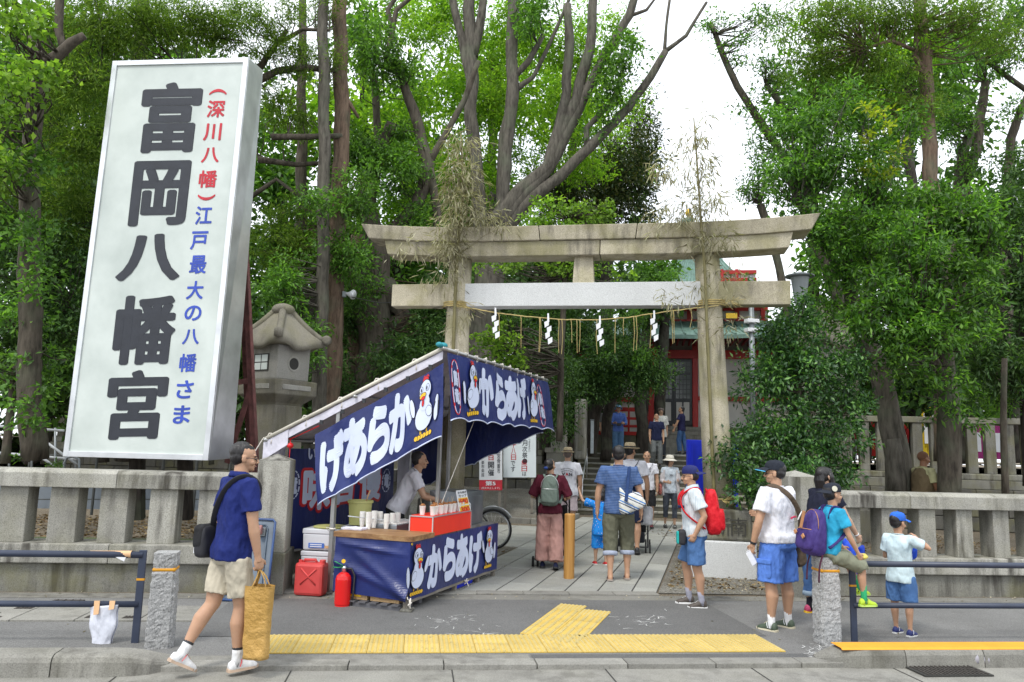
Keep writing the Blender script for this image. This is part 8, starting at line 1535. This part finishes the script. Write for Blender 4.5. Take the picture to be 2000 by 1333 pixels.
hx = Lw((-.02*h, .10*h, .53*h)); t = thing('belt_pouch', 'small black and turquoise pouch on the belt of the man with the red backpack', 'pouch', hx-V((0, 0, .08))); link('pouch', vox(blob_box(hx+V((0, -.05, -.05)), p11.M.to_3x3(), (.15, .08, .17), .35), .009, 2), m_webb, t, True); link('trim', vox(blob_box(hx+V((-.03, -.04, -.055)), p11.M.to_3x3(), (.12, .06, .14), .3), .009, 2), C_('turquoise', (.02, .36, .34)), t, True)
hx = Lw((-.055*h, .088*h, .715*h)); MB().box(hx, (.05, .075, .03), p11.t.rotation_euler.z).build('pocket_phone', C_('navy_case', (.02, .03, .09)), p11.t, bevel=.006)
# 12 stocky man, white tee, blue shorts
p12 = Person('stocky man in a white T-shirt, bright blue cargo shorts and black cap, seen from behind', G(1522, 1229), 128, Hz(1515, 905, 1228)*1.01, dict(lean=1, legs=(((-.10, .0, -1), (-.02, -.02, -1), 0, .1), ((.08, .0, -1), (.03, -.04, -1), 0, -.1)), arms=(((-.30, .08, -1), (.0, .32, -1), 1.0), ((.22, .3, -1), (-.25, 1, .1), .4)), head=(28, 3)), bw=1.18, bd=1.22, lod=.0118).build()
p12.shirt(tee_w, .512, .66, .020, .007, 1.02, slr=1.12); cob = cloth('bright_blue_cotton', (.085, .19, .56), .85, .8); p12.pants(cob, .97, .072, .070, .014, .011); p12.hair(); p12.glasses(); p12.hat(C_('black_cap', (.02, .024, .035)), 'cap', tilt=4, m2=C_('black_cap', (.02, .024, .035)))
h = p12.H; p12.shoes(shoemat('green_suede', (.06, .085, .055)), plain('cream_sole', (.55, .50, .36), .6), C_('white_sock', (.7, .7, .7)), [(m_wh, .005), (m_wh, .03)], 1.0, .05)
o_, R0 = p12.Hd((0, -.004, .958)), p12.RH @ Matrix.Rotation(radians(4), 3, 'X'); hh = p12.H*p12.hs
MB().tube([o_+R0 @ V((r*hh*sin(a)*.93*(1-.0), r*hh*cos(a)*1.19, -.020*hh+.010*hh*(1-(a/1.1)**2))) for a, r in [((-1.1+2.2*q/14), .049+.051*(cos((-1.1+2.2*q/14)*.62)**.6)) for q in range(15)]], .0026*hh, 5).build('visor_edge', plain('cyan_piping', (.08, .45, .75), .5), p12.t, smooth=True, world=False)
sx_ = p12.leg[0][0].lerp(p12.leg[0][1], .62); link('cargo_pocket', vox(blob_box(sx_+V((-.112, 0, 0)), Matrix.Identity(3), (.03, .15, .17), .3), .010, 2), cob, p12.t, True, world=False); link('pocket_flap', vox(blob_box(sx_+V((-.122, 0, .075)), Matrix.Identity(3), (.03, .16, .05), .3), .008, 2), cob, p12.t, True, world=False)
MB().tube([p12.arm[0][2]-p12.arm[0][3]*.005, p12.arm[0][2]-p12.arm[0][3]*.028], .0185*h, 14).build('watch_strap', m_blk, p12.t, world=False)
on_back(p12, '▲', plain('red_shirt_print', (.55, .05, .12), .7), .665, .13, .022, .03, off=.014, bold=.0) if False else MB().tube([p12.W(p12.U(V((x, -.0925*h-.020+abs(x)**2*1.1, .665*h+.01*sin(x*30))))) for x in [-.02+.012*q for q in range(10)]], [(.004, .011)]*10, 6, hint=V((0, 0, 1))).build('shirt_print', plain('red_shirt_print', (.60, .04, .10), .7), p12.t)
on_back(p12, '~ ~~', m_gpr, .640, .12, .012, .035, off=.016, bold=.0)
Lw = lambda q: p12.W(p12.U(V(q))); br_ = cloth('brown_canvas', (.115, .085, .06), .85, .7); t = thing('brown_shoulder_bag', 'brown canvas shoulder bag at the right hip of the stocky man in blue shorts', 'bag', Lw((.17*h, -.03*h, .38*h))); c = Lw((.158*h, -.035*h, .47*h)); link('bag_body', vox(blob_box(c, p12.M.to_3x3() @ Matrix.Rotation(.1, 3, 'X'), (.12, .20, .36), .5, taper=.2), .011, 3, .010), br_, t, True)
strap([c+V((0, 0, .16)), Lw((.120*h, -.085*h, .60*h)), Lw((.06*h, -.114*h, .70*h)), Lw((-.01*h, -.105*h, .79*h)), Lw((-.052*h, -.05*h, .843*h)), Lw((-.055*h, .02*h, .845*h)), Lw((-.03*h, .095*h, .77*h)), Lw((.06*h, .11*h, .64*h)), Lw((.14*h, .05*h, .56*h)), c+V((0, 0, .16))], .05, .010, br_, t)
sh, el, wr, d, cu = p12.arm[0]; hx = p12.W(wr+d*.085); t = thing('phone_in_hand', 'phone in a pale case held low by the stocky man in blue shorts', 'phone', hx); MB().box(hx+V((.01, -.01, -.045)), (.075, .012, .15), M=Matrix.Rotation(-.5, 3, 'Y') @ Matrix.Rotation(.3, 3, 'Z')).build('case', m_alu, t, bevel=.005); MB().box(hx+V((.0, -.02, -.055)), (.065, .006, .135), M=Matrix.Rotation(-.5, 3, 'Y') @ Matrix.Rotation(.3, 3, 'Z')).build('cover', m_wh, t, bevel=.004)
# 13 woman in black, 14 boy on the bollard, 15 boy in blue cap
p13 = Person('woman in a black top and rolled jeans leaning over behind the seated boy', G(1594, 1200), 20, 1.64, dict(lean=20, legs=(((-.03, .05, -1), (0, -.05, -1), 0, 0), ((.06, .0, -1), (0, -.08, -1), 0, -.2)), arms=(((-.2, .35, -1), (.1, .9, -.5), .9), ((.20, .50, -1), (-.05, .75, -1), .9)), head=(0, -28)), skin='b', bw=.93, lod=.0118).build()
p13.shirt(C_('black_top', (.012, .014, .03)), .50, .55, .014, .006); p13.pants(denim, 1.70, .060, .045, .010, .009, cuff=C_('pale_denim', (.26, .34, .42))); p13.hair(style='long'); p13.shoes(shoemat('pink_trainer', (.50, .06, .15)), m_yelpr, C_('black_sock', (.02, .02, .03)), [(m_yelpr, .02)])
MB().tube([p13.arm[1][2]-p13.arm[1][3]*.01, p13.arm[1][2]-p13.arm[1][3]*.02], .0175*p13.H, 12).build('bracelet', m_wh, p13.t, world=False)
bt_ = R(3.86, 7.0); p14 = Person('boy in a turquoise tee and backwards black cap sitting on the granite bollard', V((bt_.x+.03, bt_.y, 0)), 14, 1.27, dict(lean=8, legs=(((-.12, 1, -.22), (.0, .32, -1), -2, 0), ((.16, 1, -.42), (.02, .02, -1), 0, 0)), arms=(((-.15, .45, -1), (.0, .7, -.8), .8), ((.20, .30, -1), (-.05, .62, -1), .8)), head=(-4, -8)), skin='a', bw=.88, bd=.95, lod=.0118, child=.35, seat=.745).build()
p14.shirt(cloth('turquoise_tee', (.03, .35, .56), .85, .7), .50, .62, .016, .006, slr=1.2); p14.pants(C_('grey_green_shorts', (.20, .21, .15)), 1.06, .066, .058, .012, .008); p14.hair(); o_, R0 = p14.hat(C_('black_cap', (.02, .024, .035)), 'cap', back=True, tilt=3)
p14.shoes(shoemat('lime_trainer', (.42, .62, .03)), plain('lime_sole', (.45, .62, .12), .5), C_('green_sock', (.03, .34, .14)), [(m_blk, -.01), (m_blk, .02)], 1.0, .10)
hh = p14.H*p14.hs; MB().lathe([(.019*hh, 0), (.019*hh, .003), (.001, .004)], o_+R0 @ V((.049*hh, -.012*hh, .014*hh)), 16, R0 @ V((1, -.1, .15))).build('cap_badge', plain('badge_cream', (.55, .53, .42), .6), p14.t, world=False)
purp = cloth('purple_nylon', (.055, .035, .17), .6, .7); tan = plain('tan_leather', (.42, .20, .09), .6); t, c, Mw = backpack(p14, 'big purple backpack with tan patches on the seated boy', purp, tan, (.29, .20, .43), .655, -.075, .02, 'backpack', C_('purple_strap', (.05, .035, .15)))
for x, z in ((-.07, -.0), (.05, -.03)): MB().box(c+Mw @ V((x, -.148, z-.02)), (.04, .012, .035), M=Mw @ Matrix.Rotation(.8, 3, 'Y')).build('leather_patch', tan, t, bevel=.003)
MB().box(c+Mw @ V((.0, -.135, .10)), (.035, .012, .16), M=Mw @ Matrix.Rotation(.15, 3, 'Y')).build('leather_strip', tan, t, bevel=.003); MB().tube([c+Mw @ V((-.02, -.135, .17)), c+Mw @ V((-.03, -.15, .12)), c+Mw @ V((-.045, -.15, .09))], .007, 6).build('keyring', m_wh, t)
for x in (.13, -.05): strap([c+Mw @ V((x, .02, -.19)), c+Mw @ V((x, .0, -.30)), c+Mw @ V((x+.01, .0, -.44))], .028, .003, C_('maroon_webbing', (.07, .02, .04)), t, 'loose_strap')
# blue bags between mother and boy
blu = cloth('royal_blue_nylon', (.015, .07, .55), .5, .9)
hx = P(1665, 1085, R(4, 7.3).y); t = thing('blue_kit_bag', 'royal blue drawstring bag on the rail beside the seated boy', 'bag', hx-V((0, 0, .15))); link('bag_body', vox(blob_box(hx+V((.02, .10, .0)), Matrix.Rotation(-.4, 3, 'Y'), (.17, .14, .30), .8, taper=.3), .010, 3, .018), blu, t, True); link('bag_fold', vox(blob_box(hx+V((.10, .10, -.07)), Matrix.Rotation(.3, 3, 'Y'), (.12, .10, .34), .8, taper=.4), .010, 3, .014), cloth('blue_nylon_dark', (.01, .04, .36), .5, .9), t, True)
t = thing('yellow_gloves', 'crumpled yellow cloth lying on the knee of the seated boy', 'gloves', P(1680, 1090, R(4, 6.95).y)); o = P(1678, 1088, R(4.2, 6.95).y); mb = MB()
for k in range(5): mb.ell(o+V((random.uniform(-.04, .05), random.uniform(-.03, .03), random.uniform(-.01, .02))), (.04, .025, .018), Matrix.Rotation(k, 3, 'Z'))
link('cloth', vox(mb, .007, 2, .005), C_('yellow_cloth', (.60, .50, .12)), t, True)
p15 = Person('small boy in a bright blue cap, pale blue tee and denim shorts looking right', G(1764, 1240), 38, Hz(1764, 1008, 1240), dict(lean=-2, legs=(((-.05, .04, -1), (0, .02, -1), 0, .2), ((.06, .0, -1), (0, -.05, -1), 0, -.25)), arms=(((-.2, .1, -1), (.25, .8, .3), .8), ((.60, .55, -.35), (-.85, .05, .62), 1.2)), head=(-12, 4)), skin='a', bw=.95, bd=1.05, lod=.0105, child=.65).build()
p15.shirt(C_('ice_blue_tee', (.55, .68, .72)), .44, .66, .016, .005, 1.12, slr=1.2); p15.pants(dn, .97, .078, .070, .012, .007); p15.hair(); p15.hat(C_('cobalt_cap', (.03, .14, .60)), 'cap', tilt=-2); p15.shoes(shoemat('navy_trainer', (.02, .03, .14)), m_whsole, None, [(m_alu, .02)])
hx = p15.W(p15.U(V((.02*p15.H, .14*p15.H, .70*p15.H)))); t = thing('blue_toy', 'bright blue bundle held to the chest by the boy in the blue cap', 'bag', hx-V((0, 0, .1))); link('bundle', vox(blob_box(hx, p15.M.to_3x3(), (.13, .12, .22), .8), .009, 3, .014), blu, t, True)
# 16 man in the vest behind the balustrade
gy = 13.2; b = P(1800, 900, gy); p16 = Person('bald man in a khaki vest standing behind the right balustrade', V((b.x, gy, 0)), 12, 1.72, dict(lean=4, arms=(((-.2, .3, -1), (.2, .9, .0), .9), ((.16, .2, -1), (-.2, 1, .1), .9)), head=(-4, 0)), skin='c', bw=1.04, bd=1.15, lod=.0140, z0=zat(1800, 882, gy)-1.72).build()
p16.t.location.z = zat(1800, 882, gy)-1.72; p16.shirt(C_('pale_khaki_tee', (.42, .40, .22)), .48, .62, .014, .006); h = p16.H; mb = MB(); p16.torso(mb, [(.47, .10, .074, -.004), (.55, .100, .073, -.004), (.62, .096, .070, .0), (.70, .100, .074, 0), (.77, .098, .070, -.003), (.815, .074, .05, -.006), (.835, .05, .042, -.006)], .020); p16.mk('vest', mb, cloth('khaki_vest', (.15, .11, .06), .85, .8), .012, 2, .008); p16.pants(C_('khaki_trousers', (.20, .17, .12)), 1.9, .06, .044); p16.shoes(m_blk, m_blksole)
MB().ell(p16.Hd((0, -.012, .950)), (.0452*h, .0572*h, .0515*h), p16.RH).build('shaved_hair', C_('stubble', (.17, .085, .05)), p16.t, smooth=True, world=False)
# people at the head of the stairs
def upper(label, px, yf, yt, Y, head, pose, skin='a', **k): z = zat(px, yf, Y); b = P(px, yf, Y); q = Person(label, V((b.x, Y, 0)), head, zat(px, yt, Y)-z, pose, skin, lod=.013, z0=z, **k).build(); q.t.location.z = z; return q
camarm = (((-.2, .25, -1), (.35, 1, .0), .8), ((.2, .25, -1), (-.35, 1, .0), .8))
q = upper('elderly man in a light blue hat, blue shirt and jeans looking down at his camera', 1207, 893, 791, 24.2, -95, dict(lean=6, arms=camarm, head=(0, -24))); q.shirt(C_('periwinkle_shirt', (.10, .18, .52)), .49, 1.75, .016); q.collar(C_('periwinkle_shirt', (.10, .18, .52))); q.pants(C_('light_jeans', (.10, .20, .36)), 1.93, .060, .050); q.hair(m_hairg); q.hat(C_('pale_blue_hat', (.17, .32, .50)), 'bucket', None, .080); q.shoes(m_blk, m_blksole)
h = q.H; hx = q.W(q.U(V((0, .19*h, .635*h)))); t = thing('camera', 'black camera held at the waist by the elderly man in blue', 'camera', hx-V((0, 0, .05))); MB().box(hx, (.14, .06, .09), q.t.rotation_euler.z).build('camera_body', m_blk, t, bevel=.01); MB().lathe([(.035, 0), (.035, .07), (.03, .07)], hx, 14, q.M.to_3x3() @ V((0, 1, 0))).build('lens', m_blk, t)
q = upper('person in a grey hat and dark vest beside the man in the light blue hat', 1184, 890, 792, 24.8, -80, dict(arms=(((-.2, .1, -1), (.5, .7, .6), .8), ((.15, .1, -1), (0, .3, -1))), head=(0, -4))); q.shirt(C_('grey_shirt', (.14, .14, .13)), .49, .9, .016); q.pants(C_('navy_trousers', (.02, .028, .06)), 1.93, .06, .046); q.hair(m_hairg); q.hat(C_('taupe_hat', (.24, .22, .18)), 'bucket', None, .080); q.shoes(m_blk, m_blksole)
q = upper('man in a navy polo and grey trousers coming down the top steps', 1282, 912, 807, 21.6, -92, dict(lean=4, legs=(((-.04, .12, -1), (0, -.02, -1), 0, 0), ((.05, .34, -1), (0, -.5, -1), 0, 0)), head=(0, -26))); q.shirt(C_('dark_navy_polo', (.012, .016, .05)), .49, .62, .016); q.collar(m_wh, .02); q.pants(C_('grey_trousers', (.12, .13, .13)), 1.93, .060, .048); q.hair(); q.shoes(m_blk, m_blksole)
q = upper('woman with curly grey hair and a white top behind the man on the top steps', 1291, 896, 797, 23.6, -88, dict(head=(-8, -4)), skin='b', bw=.92); q.shirt(C_('off_white_top', (.62, .62, .58)), .42, .85, .022, flare=1.15, slr=1.25); q.pants(dkgrey, 1.9, .058, .044); q.hair(m_hairg, 'curly'); q.shoes(m_blk, m_blksole)
q = upper('man in a navy T-shirt and jeans turning left by the blue board', 1331, 888, 795, 23.6, 150-360, dict(lean=0, legs=(((-.05, .16, -1), (0, -.1, -1), 0, 0), ((.05, -.14, -1), (0, -.25, -1), -8, 0)), arms=(((-.4, .3, -1), (-.15, .4, -1)), ((.2, .3, -1), (-.5, .6, -.2), .8)), head=(22, 0))); q.shirt(C_('ink_tee', (.02, .02, .07)), .48, .64, .018); q.pants(denim, 1.93, .060, .048); q.hair(style='receding'); q.shoes(m_blk, m_blksole)
# festival-goers beyond the right-hand fence
for (px, yf, yt, col, lab) in ((1664, 905, 808, (.45, .04, .05), 'child in red far behind the fence beside the camellia bush'), (1777, 905, 825, (.5, .03, .03), 'person in a red top glimpsed between the fence posts behind the vest man'), (1897, 905, 820, (.03, .05, .14), 'person in dark blue glimpsed between the fence posts right of the thick trunk')):
    q = upper(lab, px, yf, yt, 24, -90+random.uniform(-60, 60), {}, bw=.95); q.shirt(C_('festival_'+str(px), col), .48, .7, .018); q.pants(C_('pale_trousers', (.5, .5, .55)) if px != 1897 else dkgrey, 1.9, .06, .046); q.hair(); q.shoes(m_blk, m_blksole)

bpy.data.objects.remove(WO); bpy.data.scenes.remove(VS)
bpy.data.batch_remove([q for q in bpy.data.meshes if q.users == 0])
